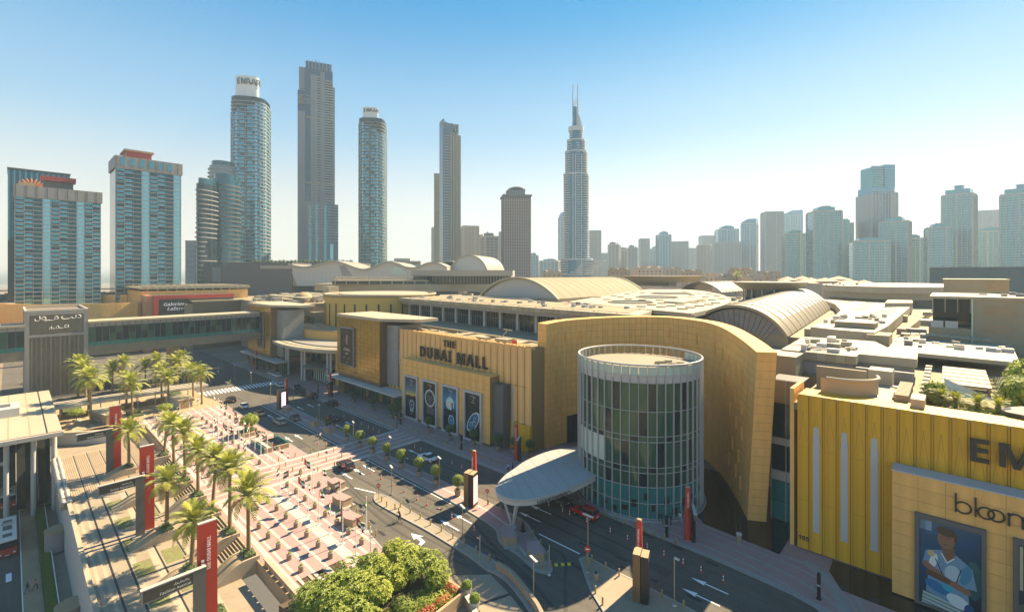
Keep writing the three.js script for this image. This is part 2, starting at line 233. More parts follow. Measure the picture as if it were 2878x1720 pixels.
// lower terrace between plaza and bus level
{
  const t = struct('terrace', span(-158, 60, -1.9, -1.5, -21, -6.9), M.conc);
  for (const [z0, z1, m] of [[-9.35, -9.6, M.dark], [-11.2, -11.45, M.dark], [-14.55, -14.75, M.dark], [-17.2, -17.4, M.dark]]) part(t, 'drain_channel', span(-112.5, 40, -1.51, -1.494, z0, z1), m);
  for (const [z0, z1] of [[-7.7, -8.1], [-8.6, -9.0], [-11.5, -12.1], [-13.7, -14.5], [-17.5, -18]]) part(t, 'paving_band', span(-112.5, 40, -1.51, -1.49, z0, z1), M.pale);
  for (let k = 0; k < 9; k++) { const x = -113 + 8.55 * k + 3.9; part(t, 'grass_panel', span(x, x + 4.4, -1.505, -1.48, -13.6, -11.6), M.grass); part(t, 'grass_panel', span(x - 1, x + 3.4, -1.505, -1.48, -17.1, -15), M.grass); }
  // ribbed seating steps at the far end
  const st = struct('seating_steps', span(-143, -113, -1.52, -1.42, -21, -7.2), M.pale);
  for (let k = 0; k < 6; k++) for (let j = 0; j < 6; j++) { const z = -7.6 - k * 2.2 - j * 0.31; if (z > -20.8) part(st, 'step_rib', span(-142.6, -113.4, -1.43, -1.36, z - 0.11, z + 0.03), M.tan); }
  for (let k = 0; k < 6; k++) part(st, 'step_gap', span(-142.8, -113.2, -1.43, -1.41, -9.6 - k * 2.2, -9.42 - k * 2.2), M.dark);
  const pw = struct('retaining_wall', span(-158, 60, -13, -1.2, -7.2, -6.85), M.greyLight);
  part(pw, 'coping', span(-158, 60, -1.2, -1.1, -7.3, -6.75), M.pale);
  struct('plaza_edge_wall', span(-158, -57, -1.9, 0.1, -23.4, -22.9), M.tan);
  const sw = struct('stair_wall', slab([[-155.5, -6.6], [-148.5, -16.2], [-148, -15.9], [-154.8, -6.3]], -1.5, 1.4), M.greyLight);
  part(sw, 'coping', slab([[-155.6, -6.6], [-148.6, -16.3], [-147.9, -15.8], [-154.6, -6.2]], 1.4, 1.5), M.pale);
}
// bus level below the terrace
{
  const bl = struct('bus_road', span(-230, 60, -13.03, -12.99, -1.2, 40), M.asphalt);
  part(bl, 'footpath', span(-176, 60, -13.02, -12.86, -3.6, -1.4), M.tan);
  part(bl, 'ledge', span(-176, 60, -13.02, -12.8, -7.0, -5.1), M.conc);
  for (const [x, z] of [[-118, 0.2], [-118, 1.6], [-146.5, 0.4], [-146.5, 1.8]]) part(bl, 'road_marking', span(x - 1.6, x + 1.6, -12.99, -12.98, z - 0.35, z + 0.35), M.paint);
}

// ================================================================ MALL FRONT
const font = await new FontLoader().loadAsync('fonts/droid/droid_sans_bold.typeface.json');
const fontR = await new FontLoader().loadAsync('fonts/droid/droid_sans_regular.typeface.json');
function letters(parent, text, size, depth, mat, x, y, z, sx = 1, track = 0, f = font, name = 'letter') {   // one mesh for each letter, facing +z
  let cx = x;
  for (const ch of text) {
    if (ch !== ' ') { const g = new TextGeometry(ch, { font: f, size, depth, curveSegments: 5 }); g.scale(sx, 1, 1); part(parent, name, g, mat, [cx, y, z]); }
    const gl = f.data.glyphs[ch]; cx += (gl ? gl.ha : 300) * (size / f.data.resolution) * sx + track;
  }
  return cx;
}
function canvasMat(w, h, draw, rough = 0.35) {
  const c = document.createElement('canvas'); c.width = w; c.height = h; const k = c.getContext('2d'); draw(k, w, h);
  const t = new THREE.CanvasTexture(c); t.colorSpace = THREE.SRGBColorSpace; return new THREE.MeshStandardMaterial({ map: t, roughness: rough });
}
// ---- fluted wall with the mall's name
{
  const t = thing('mall_front_wall', 'fluted sand-coloured mall wall carrying the large name letters', 'building', [-94.8, 0, -77]);
  part(t, 'wall_core', span(-28.4, 28.4, 0, 22.6, -6, -0.5), M.joint);
  for (let k = 0; k < 27; k++) {
    const x = -28.5 + k * 2.111, g = new THREE.CylinderGeometry(1.6, 1.6, 22.9, 6, 1, true, -0.68, 1.36).translate(0, 11.5, -1.42).scale(0.99, 1, 1);
    part(t, 'fluted_panel', g, k % 3 ? M.flute : M.flute2, [x + 1.055, 0.1, 0]);
    pb(t, 'panel_cap', M.stone3, x + 0.55, x + 1.55, 23, 23.18, -0.7, 0.1);
  }
  pb(t, 'base_band', M.ochre, 19.6, 28.4, 0, 6, -0.4, 0.24);
  for (const [x, y0, y1] of [[-26, 7.5, 17.5], [-23.6, 7.5, 18], [-21.4, 13, 17], [19.2, 2.5, 14], [23.2, 2.5, 14]]) pb(t, 'slit_window', M.greyLight, x - 0.22, x + 0.22, y0, y1, 0.1, 0.32);
  const n = letters(t, 'THE', 1.75, 0.25, M.letter, -0.95, 20.25, 0.45, 1, 0.15);
  letters(t, 'DUBAI MALL', 2.85, 0.3, M.letter, -11.3, 16.55, 0.45, 1, 0.35);
  pb(t, 'roof_parapet', M.stone2, -28.5, 28.5, 22.4, 22.8, -1.4, -0.6);
  for (const y of [6.1, 14.2]) for (const x of [-26, 21]) pb(t, 'panel_joint', M.joint, x - 2.4, x + 6.6, y, y + 0.05, -0.3, 0.2);
}
// ---- box of four watch posters in front of it
const watchArt = [
  (k, w, h) => { let g = k.createLinearGradient(0, 0, 0, h); g.addColorStop(0, '#16222e'); g.addColorStop(0.3, '#5d7782'); g.addColorStop(0.44, '#e0b767'); g.addColorStop(0.48, '#4a3a25'); g.addColorStop(0.6, '#1b2d40'); g.addColorStop(1, '#0c121b'); k.fillStyle = g; k.fillRect(0, 0, w, h); k.fillStyle = '#2b221a'; k.beginPath(); k.moveTo(0, h * 0.5); k.lineTo(w * 0.3, h * 0.44); k.lineTo(w * 0.55, h * 0.47); k.lineTo(w * 0.8, h * 0.43); k.lineTo(w, h * 0.48); k.lineTo(w, h * 0.54); k.lineTo(0, h * 0.54); k.fill(); },
  (k, w, h) => { let g = k.createLinearGradient(0, 0, 0, h); g.addColorStop(0, '#1e1616'); g.addColorStop(0.5, '#191d22'); g.addColorStop(1, '#0b0f15'); k.fillStyle = g; k.fillRect(0, 0, w, h); },
  (k, w, h) => { let g = k.createLinearGradient(0, 0, 0, h); g.addColorStop(0, '#0e3f5c'); g.addColorStop(0.3, '#1f86ae'); g.addColorStop(0.55, '#1d4a64'); g.addColorStop(0.7, '#0b1822'); g.addColorStop(1, '#081017'); k.fillStyle = g; k.fillRect(0, 0, w, h); k.fillStyle = '#b8d3cf'; k.beginPath(); k.arc(w * 0.48, h * 0.37, w * 0.3, 0, 7); k.fill(); k.fillStyle = '#d8cda8'; k.beginPath(); k.arc(w * 0.34, h * 0.39, w * 0.13, 0, 7); k.fill(); k.fillStyle = '#10202b'; k.fillRect(w * 0.6, h * 0.35, w * 0.09, h * 0.18); k.fillRect(w * 0.57, h * 0.34, w * 0.15, h * 0.02); k.beginPath(); k.moveTo(0, h * 0.53); k.lineTo(w * 0.4, h * 0.5); k.lineTo(w, h * 0.54); k.lineTo(w, h * 0.6); k.lineTo(0, h * 0.6); k.fill(); },
  (k, w, h) => { let g = k.createLinearGradient(0, 0, 0, h); g.addColorStop(0, '#272a2d'); g.addColorStop(0.35, '#191c1f'); g.addColorStop(1, '#090d12'); k.fillStyle = g; k.fillRect(0, 0, w, h); },
];
const dial = (k, x, y, r, face, rim) => { k.fillStyle = rim; k.beginPath(); k.arc(x, y, r, 0, 7); k.fill(); k.fillStyle = face; k.beginPath(); k.arc(x, y, r * 0.84, 0, 7); k.fill(); k.strokeStyle = rim; k.lineWidth = r * 0.05; for (let i = 0; i < 12; i++) { const a = (i * Math.PI) / 6; k.beginPath(); k.moveTo(x + Math.cos(a) * r * 0.66, y + Math.sin(a) * r * 0.66); k.lineTo(x + Math.cos(a) * r * 0.78, y + Math.sin(a) * r * 0.78); k.stroke(); } for (const [dx, dy] of [[-0.3, -0.05], [0.3, 0], [0, 0.35]]) { k.beginPath(); k.arc(x + dx * r, y + dy * r, r * 0.2, 0, 7); k.stroke(); } k.beginPath(); k.moveTo(x, y); k.lineTo(x - r * 0.35, y - r * 0.45); k.moveTo(x, y); k.lineTo(x + r * 0.5, y - r * 0.35); k.stroke(); };
const curl = (k, x, y, s) => { k.strokeStyle = '#d9dcd8'; k.lineWidth = s * 0.1; k.beginPath(); k.moveTo(x - s, y - s * 0.6); k.bezierCurveTo(x - s * 0.2, y - s, x + s * 0.4, y - s * 0.3, x + s, y - s * 0.55); k.moveTo(x + s * 0.25, y - s * 0.5); k.bezierCurveTo(x + s * 0.6, y, x - s * 0.2, y + s * 0.2, x + s * 0.1, y + s * 0.6); k.moveTo(x - s * 0.7, y + s * 0.9); k.lineTo(x + s * 0.7, y + s * 0.9); k.stroke(); };
const posterMats = watchArt.map((bg, i) => canvasMat(256, 512, (k, w, h) => {
  bg(k, w, h); curl(k, w * 0.5, h * 0.12, w * 0.17);
  if (i === 0) { k.fillStyle = '#8fa3a5'; k.fillRect(w * 0.4, h * 0.56, w * 0.3, h * 0.3); dial(k, w * 0.55, h * 0.68, w * 0.22, '#2d3a40', '#b7c4c4'); }
  if (i === 1) { k.fillStyle = '#c9cfc8'; k.beginPath(); k.arc(w * 0.5, h * 0.38, w * 0.42, 0, 7); k.fill(); dial(k, w * 0.5, h * 0.38, w * 0.38, '#23282c', '#98a09c'); k.fillStyle = '#59656a'; k.fillRect(w * 0.25, h * 0.6, w * 0.6, h * 0.16); k.strokeStyle = '#2b3338'; k.lineWidth = 4; for (let j = 0; j < 6; j++) { k.beginPath(); k.moveTo(w * 0.25, h * (0.62 + j * 0.025)); k.lineTo(w * 0.85, h * (0.63 + j * 0.025)); k.stroke(); } }
  if (i === 2) { k.fillStyle = '#6e8894'; k.fillRect(w * 0.44, h * 0.62, w * 0.26, h * 0.3); dial(k, w * 0.57, h * 0.74, w * 0.23, '#1d6a8e', '#a9c3cb'); }
  if (i === 3) { k.save(); k.translate(w * 0.5, h * 0.62); k.rotate(-0.85); k.scale(1.15, 0.55); dial(k, 0, 0, w * 0.5, '#1c5d80', '#c0cccb'); k.restore(); }
  k.fillStyle = '#dfe3e0'; k.fillRect(w * 0.46, h * 0.9, w * 0.1, h * 0.018);
}));
{
  const t = thing('poster_box', 'projecting sandstone box with four tall poster recesses below the name letters', 'building', [-93.1, 0, -73.7]);
  part(t, 'wall', span(-17.4, 17.4, 0.6, 15.7, -2.8, -0.06), M.joint);
  for (let i = 0; i < 15; i++) for (let j = 0; j < 10; j++) pb(t, 'stone_tile', [M.stone, M.stone2, M.stone3][(i * 5 + j * 3 + ((i * j) % 4)) % 3], -17.4 + i * 2.32 + 0.02, -17.4 + (i + 1) * 2.32 - 0.02, 0.6 + j * 1.51 + 0.02, 0.6 + (j + 1) * 1.51 - 0.02, -0.06, ((i + j) % 3) * 0.006);
  part(t, 'plinth', span(-17.35, 17.35, 0, 0.6, -2.7, -0.06), M.bronze);
  part(t, 'side_return', span(17.4, 20.8, 0.4, 14.2, -3, -0.8), M.greyDark);
  part(t, 'coping', span(-17.5, 17.5, 15.7, 15.85, -2.8, 0.08), M.stone3);
  const names = ['poster of a steel watch under a sunset sky', 'poster of a large watch movement on black', 'poster of a blue watch below a full moon', 'poster of a tilted blue watch bezel on black'];
  [-109, -100.8, -92.6, -84.35].forEach((x, i) => {
    const p = thing('watch_poster', names[i], 'poster', [x + 3.15, 0.1, -73.7]);
    part(p, 'print', new THREE.BoxGeometry(5.1, 10.6, 0.08), posterMats[i], [0, 5.75, 0.12]);
    for (const [a, b, c, d] of [[-3.15, -2.6, 0, 11.6], [2.6, 3.15, 0, 11.6]]) pb(p, 'frame_side', M.greyLight, a, b, c, d, 0.02, 0.5);
    pb(p, 'frame_top', M.greyLight, -2.6, 2.6, 11.1, 11.6, 0.02, 0.5); pb(p, 'frame_sill', M.greyLight, -2.6, 2.6, 0, 0.45, 0.02, 0.5);
  });
}
// ---- gold-glazed blocks either side of the round entrance
function goldBlock(x0, x1, z, h, label, mirror) {
  const t = thing('gold_glass_block', label, 'building', [0, 0, 0]);
  part(t, 'core', span(x0 + 0.2, x1 - 0.1, 5.2, h - 0.2, z - 12, z - 0.3), M.bronze);
  const nx = 12, ny = 15, dx = (x1 - x0) / nx, dy = (h - 7) / ny;
  for (let i = 0; i < nx; i++) for (let j = 0; j < ny; j++) pb(t, 'glass_panel', (i * 7 + j * 3) % 5 < 3 ? M.glassGold : M.glassGold2, x0 + i * dx + 0.04, x0 + (i + 1) * dx - 0.04, 7 + j * dy + 0.04, 7 + (j + 1) * dy - 0.04, z - 0.3, z - ((i + j) % 3) * 0.012);
  part(t, 'side_wall', span(x1 - 0.1, x1 + 5.5, 6.5, h - 1.2, z - 11, z - 2.6), M.grey);
  part(t, 'roof', slab([[x0 - 0.1, z + 0.05], [x1 + 0.3, z + 0.05], [x1 + 11, z - 6.5], [x1 + 11, z - 13], [x0 - 0.1, z - 13]], h - 0.1, h + 0.75), M.roofWhite);
  part(t, 'shop_glass', span(x0 + 4, x1 + 10, 0.2, 5, z - 2.6, z - 2.4), M.glassGreen);
  for (let k = 0; k < 16; k++) pb(t, 'shop_mullion', M.greyDark, x0 + 4 + k * 2, x0 + 4.14 + k * 2, 0.2, 5, z - 2.4, z - 2.25);
  for (const k of [5, 9, 12]) pb(t, 'lit_display', M.glassGold, x0 + 4.3 + k * 2, x0 + 5.8 + k * 2, 0.6, 4.4, z - 2.4, z - 2.32);
  part(t, 'shop_wall', span(x0, x0 + 4, 0, 5.2, z - 3, z - 0.5), M.bronze);
  part(t, 'awning', slab([[x0 - 3.5, z - 2], [x1 + 11.5, z - 2.6], [x1 + 11.5, z + 2.2], [x0 - 3.5, z + 2.2]], 5.3, 5.75), M.greyLight);
  part(t, 'awning_soffit', slab([[x0 - 3.3, z - 2], [x1 + 11.3, z - 2.4], [x1 + 11.3, z + 2], [x0 - 3.3, z + 2]], 5.2, 5.29), M.greyDark);
  return t;
}
goldBlock(-148, -122, -73.7, 25.2, 'gold-tinted glass block with the dark banner, beside the fluted wall');
goldBlock(-221, -196, -70, 26, 'brown-gold glass block where the footbridge meets the mall');
const bannerMat = canvasMat(256, 384, (k, w, h) => {
  k.fillStyle = '#35291f'; k.fillRect(0, 0, w, h); k.fillStyle = '#e8ddd0'; k.textAlign = 'center'; k.font = 'bold 15px sans-serif';
  for (let i = 0; i < 7; i++) k.fillRect(w * 0.38 + i * 9, h * 0.085 + (i % 3) * 3, 6, 3);
  const cs = ['#c9502e', '#2d6fb8', '#7a3f94', '#d8a63a', '#2f9a8c', '#c23b6a'];
  for (let i = 0; i < 26; i++) { k.fillStyle = cs[i % 6]; const a = i / 26; k.beginPath(); k.ellipse(w * (0.5 + 0.06 * Math.sin(i * 2.4)), h * (0.18 + a * 0.26), 7 + 5 * Math.sin(a * 3.1), 9, i, 0, 7); k.fill(); }
  k.fillStyle = '#efe6da'; for (const [y, n, s] of [[0.55, 12, 8], [0.585, 14, 10], [0.66, 9, 7], [0.70, 10, 7]]) for (let i = 0; i < n; i++) k.fillRect(w / 2 - (n * s) / 2 + i * s, h * y, s * 0.62, s * 0.9);
  for (let i = 0; i < 5; i++) k.fillRect(w * 0.2 + i * 10, h * 0.8, 6, 6); for (let i = 0; i < 4; i++) k.fillRect(w * 0.6 + i * 10, h * 0.805, 6, 5); for (let i = 0; i < 5; i++) k.fillRect(w * 0.42 + i * 9, h * 0.93, 6, 6);
});
for (const [x, y, z, w, h, l] of [[-140.6, 15.9, -73.5, 8.8, 12.2, 'dark brown banner with a small coloured figure on the gold block'], [-205.5, 15.5, -69.8, 6.4, 13, 'narrow dark banner with a coloured figure by the footbridge']]) {
  const b = thing('facade_banner', l, 'banner', [x, y, z]);
  part(b, 'print', new THREE.BoxGeometry(w - 0.7, h - 0.7, 0.1), bannerMat, [0, 0, 0.22]);
  for (const s of [-1, 1]) { pb(b, 'frame_side', M.grey, s * (w / 2 - 0.35), (s * w) / 2, -h / 2, h / 2, 0, 0.4); pb(b, 'frame_bar', M.grey, -w / 2 + 0.35, w / 2 - 0.35, s * (h / 2 - 0.35), (s * h) / 2, 0, 0.4); }
}
// ---- round entrance: drum, lower ring, oval canopy
{
  const t = thing('round_entrance_drum', 'large ochre drum with narrow slit windows and flat white roof', 'building', [-192, 0, -117]);
  part(t, 'wall', new THREE.CylinderGeometry(24.4, 24.4, 29.4, 96, 1, true).translate(0, 14.7, 0), S([0.64, 0.43, 0.09], 0.7, { map: T_stone }));
  part(t, 'roof_rim', new THREE.TorusGeometry(24.6, 0.5, 8, 96).rotateX(Math.PI / 2).translate(0, 29.9, 0), M.roof);
  part(t, 'roof', new THREE.CylinderGeometry(24.6, 24.6, 0.5, 96).translate(0, 29.4, 0), M.roofTan);
  part(t, 'roof_disc', new THREE.CylinderGeometry(19.5, 20, 0.7, 72).translate(1, 30, -1), M.roofWhite);
  for (let k = 0; k < 11; k++) { const a = -0.62 + k * 0.2; const m = part(t, 'slit_window', boxg(0.7, 11, 0.3, 0, 0, 0), M.dark, [Math.sin(a) * 24.38, 21, Math.cos(a) * 24.38], a); }
  part(t, 'lower_ring', new THREE.CylinderGeometry(30, 30, 4.6, 72, 1, true).translate(4, 14.8, 6), M.stone);
  part(t, 'lower_ring_roof', new THREE.CylinderGeometry(30, 30, 0.3, 72).translate(4, 16.9, 6), M.roofTan);
  part(t, 'glass_screen', span(-10, 14, 0, 10.5, 27, 27.4), M.glass);
  part(t, 'glass_wing', span(-36, -12, 12.5, 20, 26, 26.5), M.glassGreen);
  for (let k = 0; k < 12; k++) pb(t, 'wing_mullion', M.bronze, -36 + k * 2.1, -35.8 + k * 2.1, 12.5, 20.6, 26.5, 26.8);
}
{
  const t = thing('entrance_canopy', 'oval white entrance canopy on paired columns in front of the drum', 'canopy', [-180, 0, -83]);
  part(t, 'deck', slab(ellipse(0, 0, 31, 14.5, 72), 12.0, 13.1, 0.12), M.roofWhite);
  part(t, 'inner_deck', slab(ellipse(1, -1.2, 25, 10.6, 72), 13.1, 13.5), M.metalRoof);
  part(t, 'ring_joint', slab(ellipse(0.5, -0.4, 28.6, 12.8, 72), 13.1, 13.16, 0, [ellipse(0.5, -0.4, 28.1, 12.3, 72)]), M.dark);
  part(t, 'soffit', slab(ellipse(0, -0.3, 29.6, 13.2, 72), 11.5, 12.0), M.greyLight);
  for (const [x, z] of [[-8.4, 9.8], [-6.4, 9.8], [5.8, 9.8], [7.8, 9.6], [20.4, 7.0], [22, 6.6], [-20.5, 7.5], [-22, 7.2]]) part(t, 'column', cyl(0.42, 0.42, 11.5, x, 0, z, 18), M.greyLight);
}
{
  const t = thing('entrance_lobby', 'curved dark glass lobby with a small round canopy under the oval roof', 'building', [-174, 0, -94]);
  part(t, 'glass_front', new THREE.CylinderGeometry(16, 16, 11.4, 40, 1, true, -1.3, 2.6).translate(0, 5.7, 0), M.glass);
  part(t, 'side_wall', span(16, 25, 0, 11.3, -3, 16), M.stone2);
  part(t, 'inner_canopy', new THREE.CylinderGeometry(9.4, 8.6, 0.7, 48).translate(7, 5.6, 13.5), M.metalRoof);
  for (let k = 0; k < 7; k++) pb(t, 'lit_door', M.glassPale, 1.5 + k * 1.7, 2.3 + k * 1.7, 0.2, 4.6, 17.0, 17.15);
  const name = canvasMat(256, 96, (k, w, h) => { k.fillStyle = '#1c1510'; k.fillRect(0, 0, w, h); k.fillStyle = '#e7b258'; k.font = 'italic 64px serif'; k.fillText('Cartier', 28, 68); });
  part(t, 'shop_sign', new THREE.BoxGeometry(6.4, 2.4, 0.15), name, [-9.5, 8.2, 14.2], -0.3);
}
// ---- long clerestory hall behind the wall
{
  const t = thing('clerestory_hall', 'long flat-roofed hall with a row of dark windows above the mall wall', 'building', [0, 0, 0]);
  const FL = [-168.06, -110.6], FR = [-54.31, -102.52], dx = FR[0] - FL[0], dz = FR[1] - FL[1], ang = -Math.atan2(dz, dx), at = (f, b = 0) => [FL[0] + dx * f + (dz / dx) * b * 0.5, FL[1] + dz * f - b];   // f along the eave, b metres behind it
  part(t, 'roof', slab([at(0), at(1), at(0.93, 24), at(-0.02, 26)], 27.8, 29.1), M.roofWhite);
  for (let k = 1; k < 16; k++) part(t, 'roof_seam', strip([at(k / 16, 1), at(k / 16 - 0.02, 22)], 0.12, 29.1, 29.26), M.roof);
  for (let k = 0; k < 9; k++) { const P = at(0.08 + k * 0.1, 6 + (k % 3) * 5); pb(t, 'roof_vent', M.greyLight, P[0], P[0] + 1.2, 29.1, 29.9, P[1], P[1] + 1); }
  part(t, 'roof_field', slab([at(0.03, 3), at(0.96, 3), at(0.9, 21), at(0.02, 23)], 29.1, 29.22), M.roofTan);
  for (let k = 0; k < 46; k++) { const P = at(k / 46), Q = at((k + 0.95) / 46); part(t, 'fascia_panel', slab([[P[0], P[1] + 0.02], [Q[0], Q[1] + 0.02], [Q[0], Q[1] + 0.14], [P[0], P[1] + 0.14]], 27.85, 29.05), k % 4 ? M.roof : M.roofWhite); }
  part(t, 'soffit', slab([at(0.01, 0.6), at(0.985, 0.6), at(0.92, 20), at(0.02, 22)], 26.7, 27.8), M.grey);
  part(t, 'wall', slab([at(0.02, 4), at(0.97, 4), at(0.92, 20), at(0.03, 22)], 15, 26.7), M.greyDark);
  for (let k = 0; k <= 13; k++) {
    const P = at(0.03 + 0.93 * k / 13, 3.4); part(t, 'column', boxg(1.0, 6.8, 0.9), M.greyLight, [P[0], 23.3, P[1]], ang);
    if (k < 13) { const c = at(0.03 + 0.93 * (k + 0.5) / 13, 3.8), w = Math.abs(dx) * 0.93 / 13 - 1.2; part(t, 'window', boxg(w, 6, 0.16), M.glass, [c[0], 23.6, c[1]], ang); for (let m = -2; m <= 2; m++) part(t, 'mullion', boxg(0.1, 6, 0.1), M.grey, [c[0] + m * w * 0.19, 23.6, c[1] + 0.16 + m * w * 0.19 * dz / dx], ang); part(t, 'transom', boxg(w, 0.1, 0.1), M.grey, [c[0], 24.4, c[1] + 0.18], ang); }
  }
  part(t, 'lower_roof', slab([[-122, -83], [-69, -83], [-69, -108], [-160, -116], [-139, -86]], 19, 20.2), M.roofTan);
}

// ================================================================ CURVED STONE WALL, GLASS CYLINDER, DEPARTMENT STORE
let rise = () => 1;
function hexa(a, b, n0, n1, y0, y1, lean) {   // block between plan points a and b (inner face), thickness given by plan points n0 n1, leaning with height
  const P = (p, y) => [p[0] + lean(p)[0] * (y / 28.2 - 1), y * rise(p), p[1] + lean(p)[1] * (y / 28.2 - 1)];
  const v = [P(a, y0), P(b, y0), P(b, y1), P(a, y1)], o = [n0, n1, n1, n0].map((n, i) => { const p = [a, b, b, a][i], q = P(p, i < 2 ? y0 : y1); return [q[0] + n[0], q[1], q[2] + n[1]]; });
  const F = [[v[0], v[1], v[2], v[3]], [o[1], o[0], o[3], o[2]], [v[3], v[2], o[2], o[3]], [o[0], o[1], v[1], v[0]], [o[0], v[0], v[3], o[3]], [v[1], o[1], o[2], v[2]]];
  const pos = [], uv = [], w = Math.hypot(b[0] - a[0], b[1] - a[1]), off = a[0] * 1.7 + a[1];
  for (const f of F) { for (const i of [0, 1, 2, 0, 2, 3]) { pos.push(...f[i]); uv.push(off + (i === 1 || i === 2 ? w : 0), f[i][1]); } }
  const g = new THREE.BufferGeometry(); g.setAttribute('position', new THREE.Float32BufferAttribute(pos, 3)); g.setAttribute('uv', new THREE.Float32BufferAttribute(uv, 2)); g.computeVertexNormals(); return g;
}
{
  const top = spline([[-65.81, -81.66], [-65.12, -87.56], [-62.01, -92.34], [-57.95, -96.48], [-53.45, -99.84], [-47.87, -102.35], [-38.78, -99.67], [-33.35, -94.98], [-25.83, -84.28], [-21.17, -76.46]], 400);
  const L = [0]; for (let i = 1; i < top.length; i++) L.push(L[i - 1] + Math.hypot(top[i][0] - top[i - 1][0], top[i][1] - top[i - 1][1]));
  const total = L[L.length - 1];
  const at = (s) => { let i = 1; while (i < L.length - 1 && L[i] < s) i++; const k = (s - L[i - 1]) / (L[i] - L[i - 1]); return [top[i - 1][0] + (top[i][0] - top[i - 1][0]) * k, top[i - 1][1] + (top[i][1] - top[i - 1][1]) * k, s]; };
  const nor = (s) => { const a = at(Math.max(0, s - 0.5)), b = at(Math.min(total, s + 0.5)), dx = b[0] - a[0], dz = b[1] - a[1], l = Math.hypot(dx, dz); return [dz / l, -dx / l]; };   // to the outside
  const lean = (p) => { const k = Math.pow(Math.min(1, p[2] / total), 2); return [2.3 * k, 3.2 * k]; };
  rise = (p) => { const k = Math.min(1, p[2] / total); return (27.7 - 0.5 * k + 1.55 * Math.sin(Math.PI * k)) / 28.2; };
  const wall = thing('curved_stone_wall', 'tall curved sandstone wall wrapping round the glass cylinder', 'building', [0, 0, 0]);
  const cols = 54, rows = 20, dh = 28.2 / rows, ds = total / cols, T = 2.7, core = [], rest = [[], [], []];
  for (let c = 0; c < cols; c++) {
    const s0 = c * ds, s1 = (c + 1) * ds, n0 = nor(s0), n1 = nor(s1), a = at(s0), b = at(s1);
    const A = [a[0] + n0[0] * 0.07, a[1] + n0[1] * 0.07, s0], B = [b[0] + n1[0] * 0.07, b[1] + n1[1] * 0.07, s1];
    core.push(hexa(A, B, [n0[0] * T, n0[1] * T], [n1[0] * T, n1[1] * T], 0, 28.1, lean));
    for (let r = 0; r < rows; r++) {
      const a2 = at(s0 + 0.03), b2 = at(s1 - 0.03), g = hexa(a2, b2, [n0[0] * 0.12, n0[1] * 0.12], [n1[0] * 0.12, n1[1] * 0.12], r * dh + 0.025, (r + 1) * dh - 0.025, lean), m = (c * 5 + r * 3 + ((c * r) % 7)) % 3;
      if (c >= cols - 14) part(wall, 'stone_panel', g, [M.stone, M.stone2, M.stone3][m]); else rest[m].push(g);
    }
  }
  part(wall, 'wall_core', merge(core), M.joint);
  rest.forEach((l, i) => stuff(wall, 'stone_panels', merge(l), [M.stone, M.stone2, M.stone3][i]));
  const cope = []; for (let c = 0; c < cols * 2; c++) { const s0 = c * ds / 2, s1 = (c + 1) * ds / 2, n0 = nor(s0), n1 = nor(s1), a = at(s0), b = at(s1), w = T + 0.15; cope.push(hexa([a[0] - n0[0] * 0.06, a[1] - n0[1] * 0.06, s0], [b[0] - n1[0] * 0.06, b[1] - n1[1] * 0.06, s1], [n0[0] * w, n0[1] * w], [n1[0] * w, n1[1] * w], 28.12, 28.34, lean)); }
  part(wall, 'coping', merge(cope), M.stone3);
  // ends of the wall, in courses
  for (let r = 0; r < rows; r++) {
    const e = (s, sg, d) => { const p = at(s), n = nor(s), tx = -n[1] * sg, tz = n[0] * sg; const a = [p[0] + tx * 0.05, p[1] + tz * 0.05, s], b = [p[0] + n[0] * T + tx * 0.05, p[1] + n[1] * T + tz * 0.05, s]; return sg > 0 ? hexa(a, b, [-tx * d, -tz * d], [-tx * d, -tz * d], r * dh + 0.025, (r + 1) * dh - 0.025, lean) : hexa(b, a, [-tx * d, -tz * d], [-tx * d, -tz * d], r * dh + 0.025, (r + 1) * dh - 0.025, lean); };
    part(wall, 'stone_panel', e(total - 0.01, 1, 0.2), [M.stone3, M.stone][r % 2]); part(wall, 'stone_panel', e(0.01, -1, 0.2), [M.stone2, M.stone][r % 2]);
  }
  // narrow fins standing proud of the face
  for (const [f, y] of [[0.03, 24], [0.085, 24.5], [0.05, 19.5], [0.035, 16], [0.065, 13.5], [0.14, 24.6], [0.23, 24.8], [0.32, 25], [0.45, 25], [0.56, 24.6], [0.66, 24], [0.72, 23.5], [0.775, 23], [0.84, 22.5], [0.895, 22.3], [0.74, 19.3], [0.79, 18.6], [0.84, 17.8], [0.9, 17], [0.93, 21], [0.8, 14.5], [0.86, 13.6], [0.91, 12.8], [0.83, 9], [0.89, 8.2], [0.87, 5], [0.92, 4.2], [0.8, 5.4]]) {
    const s = f * total, p = at(s), n = nor(s), l = lean(p), k = y / 28.2 - 1, m = part(wall, 'fin', boxg(0.1, 2.4, 0.32), M.stone2, [p[0] + l[0] * k - n[0] * 0.1, y * rise(p), p[1] + l[1] * k - n[1] * 0.1], Math.atan2(n[0], n[1]));
  }
  for (const [f, h] of [[0.105, 6.2], [0.125, 6.4]]) { const p = at(f * total), n = nor(f * total); part(wall, 'doorway', boxg(1.3, h, 0.3), M.dark, [p[0] - n[0] * 0.05, h / 2, p[1] - n[1] * 0.05], Math.atan2(n[0], n[1])); }
}
